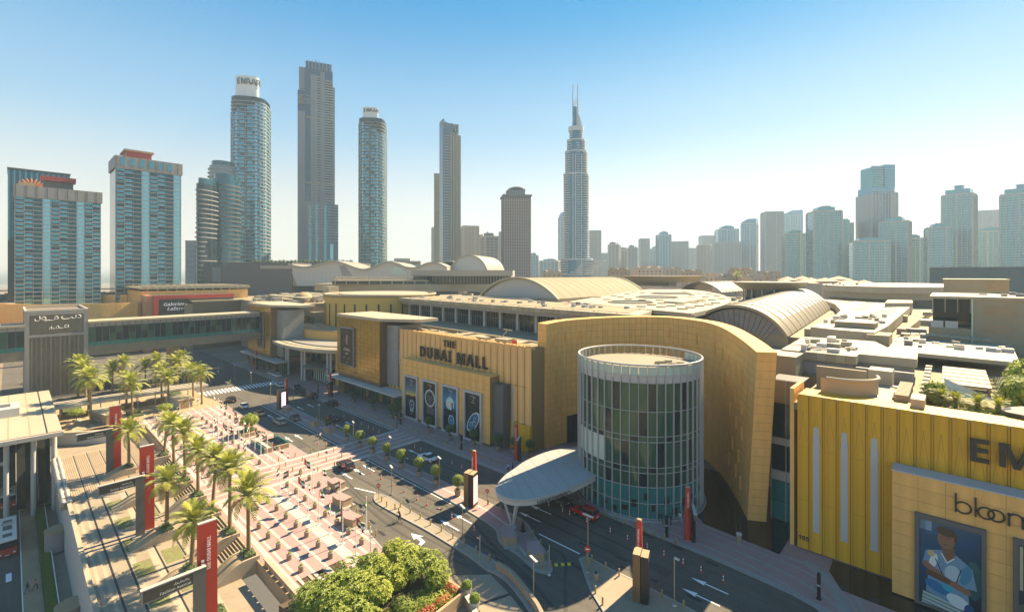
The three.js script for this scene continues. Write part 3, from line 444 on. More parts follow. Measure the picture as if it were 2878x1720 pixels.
// ---- glass cylinder
{
  const R = 10.6, t = thing('glass_cylinder', 'round glass entrance tower standing inside the curved wall', 'building', [-41.1, 0, -77.4], 0.75);
  part(t, 'core', new THREE.CylinderGeometry(R - 0.35, R - 0.35, 22.6, 64).translate(0, 11.3, 0), M.dark);
  const ys = [0.35, 2.7, 5.3, 7.5, 8.4, 12.4, 13.3, 17.2, 21.7, 22.9, 24.3], n = 48, da = (Math.PI * 2) / n;
  const pane = {};
  for (let i = 0; i < n; i++) {
    const a0 = i * da, mid = a0 + da / 2, c = Math.cos(mid); if (c < -0.35) continue;
    for (let j = 0; j < ys.length - 1; j++) {
      const key = j; pane[key] ??= new THREE.CylinderGeometry(R, R, ys[j + 1] - ys[j] - 0.07, 2, 1, true, -da / 2 + 0.008, da - 0.016).translate(0, (ys[j] + ys[j + 1]) / 2, 0);
      const m = j < 2 ? M.glassTeal : j === 9 ? M.glassPale : j === 8 ? M.greyLight : j === 4 && i > 36 && i < 42 ? M.glassPale : (i * 3 + j) % 4 ? M.glassGreen : M.glass;
      part(t, 'pane', pane[key], m, [0, 0, 0], mid);
    }
  }
  for (let i = 0; i < n; i++) { const a = i * da; part(t, 'mullion_fin', UB, M.greyLight, [Math.sin(a) * (R + 0.12), 12.3, Math.cos(a) * (R + 0.12)], a).scale.set(0.09, 24.4, 0.36); }
  for (const y of [0.35, 2.7, 5.3, 7.5, 8.4, 12.4, 13.3, 17.2, 21.7, 22.9]) part(t, 'transom_ring', new THREE.TorusGeometry(R + 0.03, 0.055, 5, 80).rotateX(Math.PI / 2).translate(0, y, 0), M.greyLight);
  part(t, 'top_rail', new THREE.TorusGeometry(R + 0.1, 0.16, 8, 96).rotateX(Math.PI / 2).translate(0, 24.55, 0), M.greyLight);
  part(t, 'roof', new THREE.CylinderGeometry(R - 0.5, R - 0.5, 0.3, 64).translate(0, 22.9, 0), M.conc);
  for (let k = 0; k < 9; k++) pb(t, 'roof_pipe', M.roofWhite, 2.6 + (k % 3) * 1.5, 4 + (k % 3) * 1.5, 23.05, 23.5 + (k % 2) * 0.3, 1 + k * 0.45, 1.28 + k * 0.45);
  part(t, 'base_ring', new THREE.CylinderGeometry(R + 0.6, R + 0.8, 0.3, 72).translate(0, 0.2, 0), M.kerb);
  // dark cut-outs stuck to the lowest panes
  for (let k = 0; k < 13; k++) { const a = -0.95 + k * 0.155 + rr(-0.03, 0.03), y = rr(1.2, 4.2); part(t, 'window_sticker', boxg(rr(0.5, 1.1), rr(0.5, 1.2), 0.05), M.black, [Math.sin(a) * (R + 0.04), y, Math.cos(a) * (R + 0.04)], a); }
}
{
  const t = thing('teardrop_canopy', 'grey teardrop canopy on a three-legged column beside the glass cylinder', 'canopy', [0, 0, 0]);
  const o = spline([[-43.38, -67.15], [-43.65, -61.28], [-44.27, -57.56], [-45.75, -53.4], [-47.86, -51.29], [-50.14, -50.95], [-52.12, -51.91], [-54.45, -56.22], [-55.31, -59.9], [-56.04, -63.34], [-55.8, -70.23], [-53.19, -75.5]], 80);
  part(t, 'roof', slab(o, 4.95, 5.35, 0.1), S([0.40, 0.40, 0.40], 0.5, { map: T_roof }));
  const cx = o.reduce((s, p) => s + p[0], 0) / o.length, cz = o.reduce((s, p) => s + p[1], 0) / o.length, sc = (k) => o.map((p) => [cx + (p[0] - cx) * k, cz + (p[1] - cz) * k]);
  part(t, 'fascia', slab(sc(0.985), 4.35, 4.94), M.greyLight); part(t, 'soffit', slab(sc(0.9), 4.1, 4.34), M.grey);
      for (let k = 5; k < 36; k += 4) part(t, 'roof_seam', strip([o[k].map((v, i) => v * 0.97 + [cx, cz][i] * 0.03), o[80 - k].map((v, i) => v * 0.97 + [cx, cz][i] * 0.03)], 0.07, 5.35, 5.365), M.grey);
  for (const [dx, dz] of [[-1.5, 0.6], [0.2, -1.3], [1.4, 0.8]]) part(t, 'column_leg', rod([-49.3, 0, -52.9], [-49.3 + dx, 4.3, -52.9 + dz], 0.2, 12), M.greyLight);
  part(t, 'column_foot', cyl(0.75, 0.55, 0.3, -49.3, 0.1, -52.9, 20), M.greyLight);
  const a = new THREE.Vector3(o[8][0], 0, o[8][1]), b = new THREE.Vector3(o[20][0], 0, o[20][1]), dir = Math.atan2(-(a.z - b.z), a.x - b.x);
  const sg = new THREE.Group(); sg.name = 'fascia_lettering'; sg.position.set(o[22][0], 4.45, o[22][1]); sg.rotation.y = dir; t.add(sg); letters(sg, "bloomingdale's", 0.62, 0.08, M.letter, 0.6, 0, 0.5, 1, 0.06, fontR);
}
// ---- glazed strip between curved wall and store
{
  const t = thing('glazed_strip', 'tall narrow glazed bay between the curved wall and the ochre wall', 'building', [0, 0, 0]);
  part(t, 'core', span(-21, -16.6, 0, 22.3, -88, -83.2), M.dark);
  const rows = [[0.2, 3.2, M.glassTeal], [3.2, 6.4, M.glassTeal], [6.4, 8, M.greyLight], [8, 12, M.glass], [12, 13.2, M.greyLight], [13.2, 18.6, M.glass], [18.6, 22.3, M.roofTan]];
  for (const [y0, y1, m] of rows) for (let k = 0; k < 2; k++) pb(t, 'pane', m, -20.9 + k * 2.1, -18.84 + k * 2.1, y0 + 0.04, y1 - 0.04, -83.2, -83.0);
  for (let k = 0; k < 3; k++) pb(t, 'mullion', M.greyLight, -20.95 + k * 2.1, -20.85 + k * 2.1, 0.2, 22.3, -83, -82.85);
  part(t, 'edge_fin', span(-16.9, -16.4, 0, 22.6, -83.2, -76.8), M.stone);
  const u = thing('glazed_link', 'dark glazed link wall behind the glass cylinder', 'building', [0, 0, 0]);
  part(u, 'core', span(-40, -34.6, 0, 20, -103, -100), M.dark);
  for (let j = 0; j < 6; j++) pb(u, 'pane', j % 3 === 2 ? M.greyLight : M.glass, -39.9, -34.7, j * 3.3 + 0.1, j * 3.3 + 3.2, -100, -99.9);
}
// ---- ochre department store wall
{
  const t = thing('ochre_store_wall', 'bright ochre panelled store wall with three slim windows', 'building', [-16, 0, -76.5]);
  part(t, 'wall_core', span(0, 46, 0, 21.7, -6, -0.4), M.ochre2);
  for (let k = 0; k < 28; k++) {
    const x = k * 1.6;
    pb(t, 'panel', k % 2 ? M.ochre : M.ochre2, x + 0.16, x + 1.44, 0.3, 22.0, -0.4, 0); for (const y of [7.2, 14.6]) pb(t, 'panel_joint', M.joint, x + 0.17, x + 1.43, y - x * 0.012, y - x * 0.012 + 0.03, -0.01, 0.006); pb(t, 'panel_strip', M.ochre2, x + 1.49, x + 1.71, 0.3, 21.7, -0.4, -0.14);
    for (const s of [-1, 1]) { const m = part(t, 'arch_line', UB, M.joint, [x + 0.8 + s * 0.24, 17.6, 0.004]); m.scale.set(0.03, 4.4, 0.02); m.rotation.z = s * 0.11; }
    pb(t, 'parapet_clip', M.roofWhite, x + 1.44, x + 1.76, 21.7, 21.95, -0.5, -0.1);
  }
  for (const [k] of [[1], [3], [5]]) { const x = k * 1.6 + 0.8; const s = new THREE.Shape([[-0.4, 3.1], [0.4, 3.1], [0.4, 15.6], [0.3, 17.7], [-0.3, 17.7], [-0.4, 15.6]].map((p) => new THREE.Vector2(...p))); part(t, 'slim_window', new THREE.ExtrudeGeometry(s, { depth: 0.05, bevelEnabled: false }), M.greyLight, [x, 0, 0.01]); }
  letters(t, 'EMAAR', 2.65, 0.3, M.letter, 17.3, 17.4, 0.35, 1.05, 0.2);
  letters(t, '105', 0.6, 0.06, M.letter, 0.2, 1.5, 0.03);
  const b = thing('store_sign_box', 'projecting sandstone box carrying the thin round shop lettering', 'building', [-5.2, 0, -73.4]);
  part(b, 'wall', span(0, 36, 0.3, 15.1, -2.8, -0.06), M.joint);
  for (let i = 0; i < 15; i++) for (let j = 0; j < 10; j++) pb(b, 'stone_tile', [M.stone, M.stone2, M.stone3][(i * 7 + j * 3 + ((i * j) % 5)) % 3], i * 2.4 + 0.015, (i + 1) * 2.4 - 0.015, 0.3 + j * 1.48 + 0.015, 0.3 + (j + 1) * 1.48 - 0.015, -0.06, ((i + j) % 3) * 0.004);
  part(b, 'coping', span(-0.05, 36, 15.1, 15.25, -2.8, 0.06), M.greyLight);
  const X = 5.65, Y = 12.7, r = 0.62, w = 0.09, k = 0.12;
  const ring = () => new THREE.TorusGeometry(r, w, 6, 28);
  part(b, 'letter', merge([boxg(0.17, 2.1, 0.2, X, Y + 0.4, k).toNonIndexed(), ring().translate(X + r, Y, k).toNonIndexed()]), M.letter);
  part(b, 'letter', boxg(0.17, 2.1, 0.2, X + 1.6, Y + 0.4, k), M.letter);
  part(b, 'letter', ring().translate(X + 2.42, Y, k), M.letter); part(b, 'letter', ring().translate(X + 3.2, Y, k + 0.03), M.letter);
  const em = (x) => { const l = [boxg(0.2, 1.4, 0.2, x, Y - 0.05, k)]; for (const d of [0, 1.02]) { l.push(new THREE.TorusGeometry(0.51, 0.1, 6, 14, Math.PI).translate(x + 0.51 + d, Y + 0.14, k)); l.push(boxg(0.2, 0.9, 0.2, x + 1.02 + d, Y - 0.3, k)); } return merge(l); };
  part(b, 'letter', em(X + 4.15), M.letter);
  letters(b, "ingdale's", 1.5, 0.15, M.letter, X + 6.5, Y - 0.62, 0.05, 1, 0.1, fontR);
  const boy = canvasMat(512, 768, (c, W, Hh) => {
    let g = c.createLinearGradient(0, 0, W, Hh); g.addColorStop(0, '#46627c'); g.addColorStop(0.4, '#16466b'); g.addColorStop(0.75, '#0d2c33'); g.addColorStop(1, '#07131a'); c.fillStyle = g; c.fillRect(0, 0, W, Hh);
    c.fillStyle = '#7892ad'; c.fillRect(W * 0.02, 0, W * 0.2, Hh * 0.12); c.fillStyle = '#1f5d59'; c.beginPath(); c.ellipse(W * 0.88, Hh * 0.55, W * 0.13, Hh * 0.22, 0, 0, 7); c.fill(); c.fillStyle = '#123c50'; for (let i = 0; i < 26; i++) { c.globalAlpha = 0.25; c.fillRect(W * ((i * 0.37) % 1), Hh * ((i * 0.23) % 0.7), W * 0.12, Hh * 0.16); } c.globalAlpha = 1;
    c.save(); c.translate(-W * 0.12, -Hh * 0.06); c.scale(1.22, 1.16); c.fillStyle = '#a9bab4'; c.beginPath(); c.moveTo(W * 0.16, Hh * 0.78); c.lineTo(W * 0.66, Hh * 0.82); c.lineTo(W * 0.74, Hh); c.lineTo(W * 0.13, Hh); c.fill(); c.strokeStyle = '#5d6d68'; c.lineWidth = 9; for (let i = 0; i < 6; i++) { c.beginPath(); c.moveTo(W * 0.15, Hh * (0.81 + i * 0.035)); c.lineTo(W * 0.72, Hh * (0.86 + i * 0.035)); c.stroke(); }
    c.fillStyle = '#6d8fa8'; c.beginPath(); c.moveTo(W * 0.2, Hh * 0.36); c.lineTo(W * 0.4, Hh * 0.32); c.lineTo(W * 0.6, Hh * 0.33); c.lineTo(W * 0.8, Hh * 0.42); c.lineTo(W * 0.86, Hh * 0.62); c.lineTo(W * 0.74, Hh * 0.62); c.lineTo(W * 0.78, Hh * 0.86); c.lineTo(W * 0.2, Hh * 0.77); c.lineTo(W * 0.24, Hh * 0.55); c.lineTo(W * 0.15, Hh * 0.5); c.fill();
    for (const [x, y, a, b, col] of [[0.35, 0.7, 0.17, 0.05, '#1e6d9c'], [0.62, 0.78, 0.15, 0.06, '#c9d6d4'], [0.72, 0.5, 0.07, 0.1, '#3f7fa0'], [0.3, 0.45, 0.05, 0.08, '#cfd8d2'], [0.55, 0.52, 0.1, 0.08, '#a8bcc4'], [0.76, 0.82, 0.06, 0.05, '#1c4d7d'], [0.27, 0.38, 0.05, 0.03, '#c7ae74'], [0.49, 0.68, 0.08, 0.03, '#2aa0b8']]) { c.fillStyle = col; c.beginPath(); c.ellipse(W * x, Hh * y, W * a, Hh * b, 0.3, 0, 7); c.fill(); }
    c.fillStyle = '#75553f'; c.beginPath(); c.moveTo(W * 0.41, Hh * 0.26); c.lineTo(W * 0.58, Hh * 0.27); c.lineTo(W * 0.58, Hh * 0.36); c.lineTo(W * 0.49, Hh * 0.42); c.lineTo(W * 0.42, Hh * 0.35); c.fill(); c.fillStyle = '#86624a'; c.beginPath(); c.ellipse(W * 0.47, Hh * 0.2, W * 0.115, Hh * 0.095, 0, 0, 7); c.fill();
    c.fillStyle = '#4d3d2b'; c.beginPath(); c.ellipse(W * 0.47, Hh * 0.125, W * 0.13, Hh * 0.045, 0.1, 0, 7); c.fill(); c.fillRect(W * 0.57, Hh * 0.125, W * 0.04, Hh * 0.08); c.fillStyle = '#3a2a20'; c.fillRect(W * 0.4, Hh * 0.185, W * 0.04, 4); c.fillRect(W * 0.48, Hh * 0.185, W * 0.04, 4); c.fillRect(W * 0.42, Hh * 0.25, W * 0.06, 4);
    c.strokeStyle = '#8a6449'; c.lineWidth = 46; c.lineCap = 'round'; c.beginPath(); c.moveTo(W * 0.2, Hh * 0.5); c.lineTo(W * 0.45, Hh * 0.6); c.lineTo(W * 0.74, Hh * 0.66); c.stroke(); c.strokeStyle = '#5e4432'; c.beginPath(); c.moveTo(W * 0.24, Hh * 0.58); c.lineTo(W * 0.48, Hh * 0.61); c.stroke();
    c.strokeStyle = '#d9dfd6'; c.lineWidth = 8; c.beginPath(); c.moveTo(W * 0.41, Hh * 0.35); c.lineTo(W * 0.48, Hh * 0.43); c.lineTo(W * 0.57, Hh * 0.37); c.stroke(); c.strokeStyle = '#1a2430'; c.lineWidth = 7; c.beginPath(); c.moveTo(W * 0.33, Hh * 0.42); c.lineTo(W * 0.42, Hh * 0.56); c.moveTo(W * 0.66, Hh * 0.46); c.lineTo(W * 0.6, Hh * 0.6); c.stroke(); c.restore();
  });
  const plain = canvasMat(128, 192, (c, W, Hh) => { c.fillStyle = '#2d3a3c'; c.fillRect(0, 0, W, Hh); c.fillStyle = '#b9b58f'; c.fillRect(3, 4, 6, 90); c.fillStyle = '#54604f'; c.beginPath(); c.ellipse(20, 140, 26, 20, 0, 0, 7); c.fill(); });
  [[2.1, 9.0, boy, 'framed fashion poster of a young person with folded arms'], [10.1, 9.0, plain, 'second framed poster at the edge of the store box']].forEach(([x, h, m, l]) => {
    const p = thing('fashion_poster', l, 'poster', [-5.2 + x, 0.3, -73.38]);
    part(p, 'print', new THREE.BoxGeometry(5.3, h + 0.9, 0.08), m, [3, 5.1, 0.2]);
    pb(p, 'frame_side', M.greyDark, 0, 0.4, 0, h + 1.6, 0.02, 0.45); pb(p, 'frame_side', M.greyDark, 5.6, 6, 0, h + 1.6, 0.02, 0.45); pb(p, 'frame_top', M.greyDark, 0.4, 5.6, h + 1.05, h + 1.6, 0.02, 0.45); pb(p, 'frame_sill', M.greyDark, 0.4, 5.6, 0, 0.3, 0.02, 0.45);
  });
}

// ================================================================ MALL ROOFSCAPE
function vault(w, rise, len, n = 40, thick = 0.5) {      // circular-segment vault along -z, base at y = 0, one skin with thickness
  const R = (w * w / 4 + rise * rise) / (2 * rise), a = Math.asin(w / 2 / R), pts = [];
  for (let i = 0; i <= n; i++) { const k = -a + (2 * a * i) / n; pts.push(new THREE.Vector2(R * Math.sin(k), R * Math.cos(k) - (R - rise))); }
  for (let i = n; i >= 0; i--) { const k = -a + (2 * a * i) / n, r = R - thick; pts.push(new THREE.Vector2(r * Math.sin(k), r * Math.cos(k) - (R - rise))); }
  return new THREE.ExtrudeGeometry(new THREE.Shape(pts), { depth: len, bevelEnabled: false }).translate(0, 0, -len);
}
const segment = (w, rise, th, n = 40) => { const R = (w * w / 4 + rise * rise) / (2 * rise), a = Math.asin(w / 2 / R), pts = []; for (let i = 0; i <= n; i++) { const k = -a + (2 * a * i) / n; pts.push(new THREE.Vector2(R * Math.sin(k), R * Math.cos(k) - (R - rise))); } return new THREE.ExtrudeGeometry(new THREE.Shape(pts), { depth: th, bevelEnabled: false }); };
{
  const t = thing('mall_podium', 'low flat cream roof deck of the mall behind its street front', 'building', [0, 0, 0]);
  part(t, 'roof_deck', slab([[-240, -95], [-140, -99], [-69, -93], [-69, -126], [-36, -128], [-25, -99], [12, -86.6], [24, -86.6], [24, -330], [-420, -330], [-420, -110], [-290, -100]], 0, 21.2), M.roofTan);
  part(t, 'upper_deck', slab([[-196, -146], [-69, -140], [-36, -132], [-10, -126], [-4, -330], [-300, -330], [-240, -150], [-215, -148]], 21.2, 23.6), M.roofTan);
  for (let k = 0; k < 130; k++) { const x = rr(-290, 0), z = rr(-310, -150), w = rr(1.2, 7), d = rr(1.2, 5), h = rr(0.5, 2.2); pb(t, 'roof_unit', [M.roofWhite, M.roof, M.metalRoof][k % 3], x, x + w, 23.4, 23.6 + h, z, z + d); }
  for (let k = 0; k < 14; k++) { const x = rr(-280, -130), z = rr(-230, -120); pb(t, 'roof_beam', M.roofWhite, x, x + rr(14, 40), 24, 24.8, z, z + 1.6); }
}
{
  const t = thing('vaulted_hall', 'great tan barrel-vaulted roof in the middle of the mall', 'building', [-170, 26.6, -185]);
  part(t, 'vault_roof', vault(56, 10.4, 92, 48, 0.8), M.roofTan);
  part(t, 'end_wall', segment(53.6, 9.6, 0.4).translate(0, 0, -1.8), M.greyLight);
  part(t, 'edge_rib', vault(57.2, 10.9, 1.2, 48, 0.9).translate(0, 0, 0.6), M.roofWhite);
  part(t, 'back_rib', vault(57.2, 10.9, 1.2, 48, 0.9).translate(0, 0, -91.5), M.roofWhite);
  for (let k = 1; k < 13; k++) part(t, 'roof_seam', vault(56.2, 10.5, 0.16, 40, 0.2).translate(0, 0, -k * 7), k === 6 ? M.grey : M.roof);
  part(t, 'base', span(-28, 28, -6, 0.1, -92, -0.5), M.roof);
  part(t, 'wing_roof', slab([[-34, 8], [18, 3], [18, 11], [-34, 18]], -1.6, 0.2), M.metalRoof); part(t, 'wing_wall', slab([[-32, 9], [16, 5], [16, 9.6], [-32, 16]], -5, -1.6), M.grey);
}
{
  const t = thing('perforated_roof', 'white roof dotted with many flat discs behind the curved wall', 'building', [0, 0, 0]);
  const o = [[-97.86, -133.42], [-63.86, -120.51], [-46.45, -114.32], [-48.84, -134.55], [-54.59, -164.94], [-61.18, -187.99], [-72.4, -215.82], [-91.07, -250.91], [-115.34, -283.88], [-139.68, -291.51], [-133.18, -245.87]];
  const e = [...o.slice(0, 3), ...spline(o.slice(2), 40).slice(1)];
  part(t, 'roof', slab(e, 28.2, 29.3), M.roofWhite);
  part(t, 'support_wall', slab(e.map(([x, z]) => [x * 0.97 - 2, z * 0.97 - 4]), 21, 28.2), M.greyDark);
  for (let k = 0; k < 7; k++) part(t, 'column', cyl(0.3, 0.3, 6, o[1][0] + (o[2][0] - o[1][0]) * k / 6, 23, o[1][1] + (o[2][1] - o[1][1]) * k / 6 - 1.2, 8), M.greyLight);
  const dg = new THREE.CylinderGeometry(1.45, 1.45, 0.35, 20);
  for (const q of [[-61.3, -129.0], [-61.3, -135.6], [-53.7, -125.9], [-54.5, -133.4], [-55.1, -141.5], [-56.6, -158.9], [-66.7, -127.3], [-68.0, -136.4], [-69.0, -145.6], [-55.6, -150.3], [-62.2, -144.2], [-63.0, -157.0], [-63.6, -165.4], [-64.5, -177.5], [-65.3, -189.7], [-83.3, -159.8], [-77.6, -162.0], [-75.3, -171.5], [-77.8, -190.2], [-74.0, -196.3], [-74.2, -209.7], [-89.8, -161.2], [-108.6, -182.0], [-99.6, -172.3], [-94.5, -153.5], [-113.0, -201.9], [-90.7, -231.7], [-83.6, -225.9], [-112.8, -216.6], [-120.8, -223.1], [-86.7, -213.3], [-104.9, -248.8], [-105.5, -164.4]]) part(t, 'roof_disc', dg, M.roof, [q[0], 29.45, q[1]]);
  const c1 = [-88.56, -182.73], c2 = [-100.03, -221.15], c3 = [-79.45, -144.31];
  for (const [c, w] of [[c1, 1], [c2, 1.15], [c3, 0.9]]) { part(t, 'roof_opening', slab(ellipse(c[0], c[1], 8 * w, 8 * w, 32), 29.3, 29.33), M.greyDark); part(t, 'opening_rim', slab(ellipse(c[0], c[1], 8.6 * w, 8.6 * w, 32), 29.3, 29.7, 0, [ellipse(c[0], c[1], 8 * w, 8 * w, 32)]), M.roofWhite); }
  part(t, 'raised_slab', slab([[-70.38, -149.84], [-63.13, -148.05], [-66.44, -176.18], [-74.79, -178.59]], 29.3, 29.9), M.roofWhite);
}
{
  const t = thing('skylit_barrel_roof', 'ribbed barrel roof with curved white skylight strips, right of the disc roof', 'building', [-40.5, 24, -128]);
  const shear = (g) => { const p = g.attributes.position; for (let i = 0; i < p.count; i++) { p.setX(i, p.getX(i) + p.getZ(i) * 0.08); p.setY(i, p.getY(i) * (1 - p.getZ(i) * 0.002)); }; g.computeVertexNormals(); return g; };
  part(t, 'roof', shear(vault(24, 6.9, 112, 40, 0.4)), S([0.22, 0.19, 0.13], 0.6, { map: T_roof }));
  part(t, 'end_wall', segment(22, 5.9, 0.3).translate(0, 0, -0.9), M.grey);
  for (let k = 0; k < 16; k++) { part(t, 'end_rib', rod([Math.sin(-0.8 + k * 0.107) * 4, -6, -0.5], [Math.sin(-0.95 + k * 0.127) * 11.5, Math.cos(-0.95 + k * 0.127) * 9 - 3.2, -0.5], 0.05, 4), M.greyDark); }
  part(t, 'front_rib', vault(24, 7, 0.8, 40, 0.7).translate(0, 0, 0.4), M.roof);
  for (let k = 0; k < 12; k++) { part(t, 'roof_rib', shear(vault(24.3, 7.05, 0.5, 30, 0.3).translate(0, 0, -6 - k * 9)), M.roofWhite); for (const d of [2.2, 5.4]) { part(t, 'skylight', shear(arcStrip(24, 6.9, 0.12, 0.12, 0.72, 1.7).translate(0, 0, -6 - k * 9 - d)), M.letterWhite); } }
  part(t, 'base', shear(span(-11.8, 11.8, -4, 0.05, -120, -0.5)), M.roof);
}
function arcStrip(w, rise, lift, f0, f1, len) {    // strip of the vault from crest side f0 to foot f1 on its +x flank
  const R = (w * w / 4 + rise * rise) / (2 * rise) + lift, a = Math.asin(w / 2 / (R - lift)), pts = [];
  for (let i = 0; i <= 10; i++) { const k = a * (f0 + ((f1 - f0) * i) / 10); pts.push(new THREE.Vector2(R * Math.sin(k), R * Math.cos(k) - (R - lift - rise))); }
  for (let i = 10; i >= 0; i--) { const k = a * (f0 + ((f1 - f0) * i) / 10); pts.push(new THREE.Vector2((R - 0.2) * Math.sin(k), (R - 0.2) * Math.cos(k) - (R - lift - rise))); }
  return new THREE.ExtrudeGeometry(new THREE.Shape(pts), { depth: len, bevelEnabled: false }).translate(0, 0, -len);
}
{
  const t = thing('small_barrel_roof', 'far ribbed barrel skylight roof behind the disc roof', 'building', [-128.9, 26.36, -331.24], 0.9);
  part(t, 'roof', vault(30, 7, 60, 24, 0.4).rotateY(-0.9), M.metalRoof);
  for (let k = 0; k < 9; k++) part(t, 'skylight_rib', vault(30.4, 7.3, 2.2, 24, 0.5).translate(0, 0, -4 - k * 6.4).rotateY(-0.9), k % 2 ? M.roofWhite : M.greyLight);
  part(t, 'base', boxg(46, 12, 40, -12, -6, -16), M.roof);
}
{
  const t = thing('bowl_roof', 'wide shallow bowl-shaped roof above a dark glass storey', 'building', [-57.96, 27.15, -226.44]);
  part(t, 'bowl', new THREE.CylinderGeometry(14.6, 10.5, 3.0, 64).translate(0, 6.6, 0), M.roof); part(t, 'roof', new THREE.CylinderGeometry(14.7, 14.6, 0.4, 64).translate(0, 8.2, 0), M.roofWhite);
  part(t, 'glass_storey', new THREE.CylinderGeometry(9.4, 9.4, 5, 40).translate(0, 2.8, 0), M.glass); part(t, 'base', new THREE.CylinderGeometry(10.8, 11, 6, 40).translate(0, -2.6, 0), M.roof);
  for (let k = 0; k < 14; k++) { const a = (k / 14) * Math.PI * 2; part(t, 'column', cyl(0.3, 0.3, 5, Math.sin(a) * 10, 0.2, Math.cos(a) * 10, 8), M.greyLight); }
  const f = thing('far_round_roof', 'distant round white roof edge beyond the vaulted hall', 'building', [-147.73, 33.61, -313.64]);
  part(f, 'roof', new THREE.CylinderGeometry(27, 22, 4, 48).translate(0, 2, 0), M.roof); part(f, 'deck', slab([[-30, -4], [8, -4], [8, 8], [-30, 8]], -3, 1), M.metalRoof);
}
{
  const t = thing('round_roof_deck', 'round cream roof terrace just behind the curved wall', 'building', [-46.5, 22, -148.41]);
  part(t, 'deck', new THREE.CylinderGeometry(11.5, 11.5, 4.2, 64).translate(0, 2.2, 0), M.roofWhite); part(t, 'rim', new THREE.TorusGeometry(11.3, 0.3, 6, 64).rotateX(Math.PI / 2).translate(0, 4.4, 0), M.roof);
  part(t, 'antenna', cyl(0.06, 0.04, 3, 2, 4.3, 3, 6), M.greyDark);
}
{
  const t = thing('stepped_roof_block', 'cream flat roof with panelled edge behind the ochre wall', 'building', [0, 0, 0]);
  part(t, 'roof', slab([[-23, -98], [-11.7, -98], [-11.7, -101.6], [-4, -101.8], [-4.2, -109.6], [-8, -112], [-11.6, -123], [-24, -121]], 23.6, 25), M.roofWhite);
  part(t, 'wall', slab([[-22.6, -98.4], [-12.1, -98.4], [-12.1, -102], [-4.4, -102.2], [-4.6, -109], [-12, -122], [-23.6, -120]], 20, 23.6), M.grey);
  for (let k = 0; k < 8; k++) pb(t, 'fascia_panel', k % 2 ? M.roof : M.roofWhite, -23 + k * 1.41, -21.64 + k * 1.41, 23.65, 24.95, -98, -97.9);
  part(t, 'low_block', span(-24.5, -19.4, 20, 24.6, -98.5, -92), M.roof); part(t, 'low_roof', span(-24.6, -19.3, 24.6, 24.75, -98.6, -91.9), M.roofWhite);
  const b = thing('plant_room', 'plain cream box standing on the roofs behind the ochre wall', 'building', [-16.2, 23.6, -136]);
  part(b, 'wall', span(-3.8, 3.8, 0, 4.1, -3, 3), M.roof); part(b, 'roof', span(-3.9, 3.9, 4.1, 4.25, -3.1, 3.1), M.roofWhite); part(b, 'side_step', span(-10, -3.8, 0, 2, -3, 3), M.roofWhite);
  const s = thing('slotted_roof', 'cream roof with two rows of curved slots behind the plant room', 'building', [0, 0, 0]);
  part(s, 'roof', slab([[-19.2, -126.83], [-24.2, -129.38], [-24.75, -161.53], [-27.54, -195.5], [-35.06, -234.3], [-46.69, -274.07], [-11.19, -251.4], [-10.97, -143.49], [-11.78, -125.51]], 24, 26.5), M.roofWhite);
  for (const q of [[-23.4, -202.8], [-23.3, -214.8], [-24.6, -229.9], [-24.9, -243.8], [-25.3, -258.1], [-33.5, -246.9], [-34.2, -262.3], [-15.2, -151.6], [-15.6, -160.8], [-15.5, -169.7], [-15.7, -179.2], [-15.7, -189.3], [-15.5, -199.3], [-15.7, -210.0], [-16.2, -223.2], [-17.0, -238.9]]) part(s, 'roof_slot', boxg(4.4, 0.3, 0.9), M.greyDark, [q[0], 26.5, q[1]], -0.1);
  part(s, 'raised_block', slab([[-18.29, -227.68], [-10.46, -235], [-11.69, -258.44], [-19.48, -254.9]], 26.5, 28), M.roofWhite);
  const d = thing('far_disc_hall', 'very long low round roof edge far behind the slotted roof', 'building', [0, 0, 0]);
  part(d, 'roof', slab(ellipse(-20, -340, 36, 62, 64), 30, 33), M.roofWhite); part(d, 'fascia', slab(ellipse(-20, -340, 35, 61, 64), 27, 30), M.roof); part(d, 'wall', slab(ellipse(-20, -340, 32, 58, 64), 20, 27), M.greyDark);
}
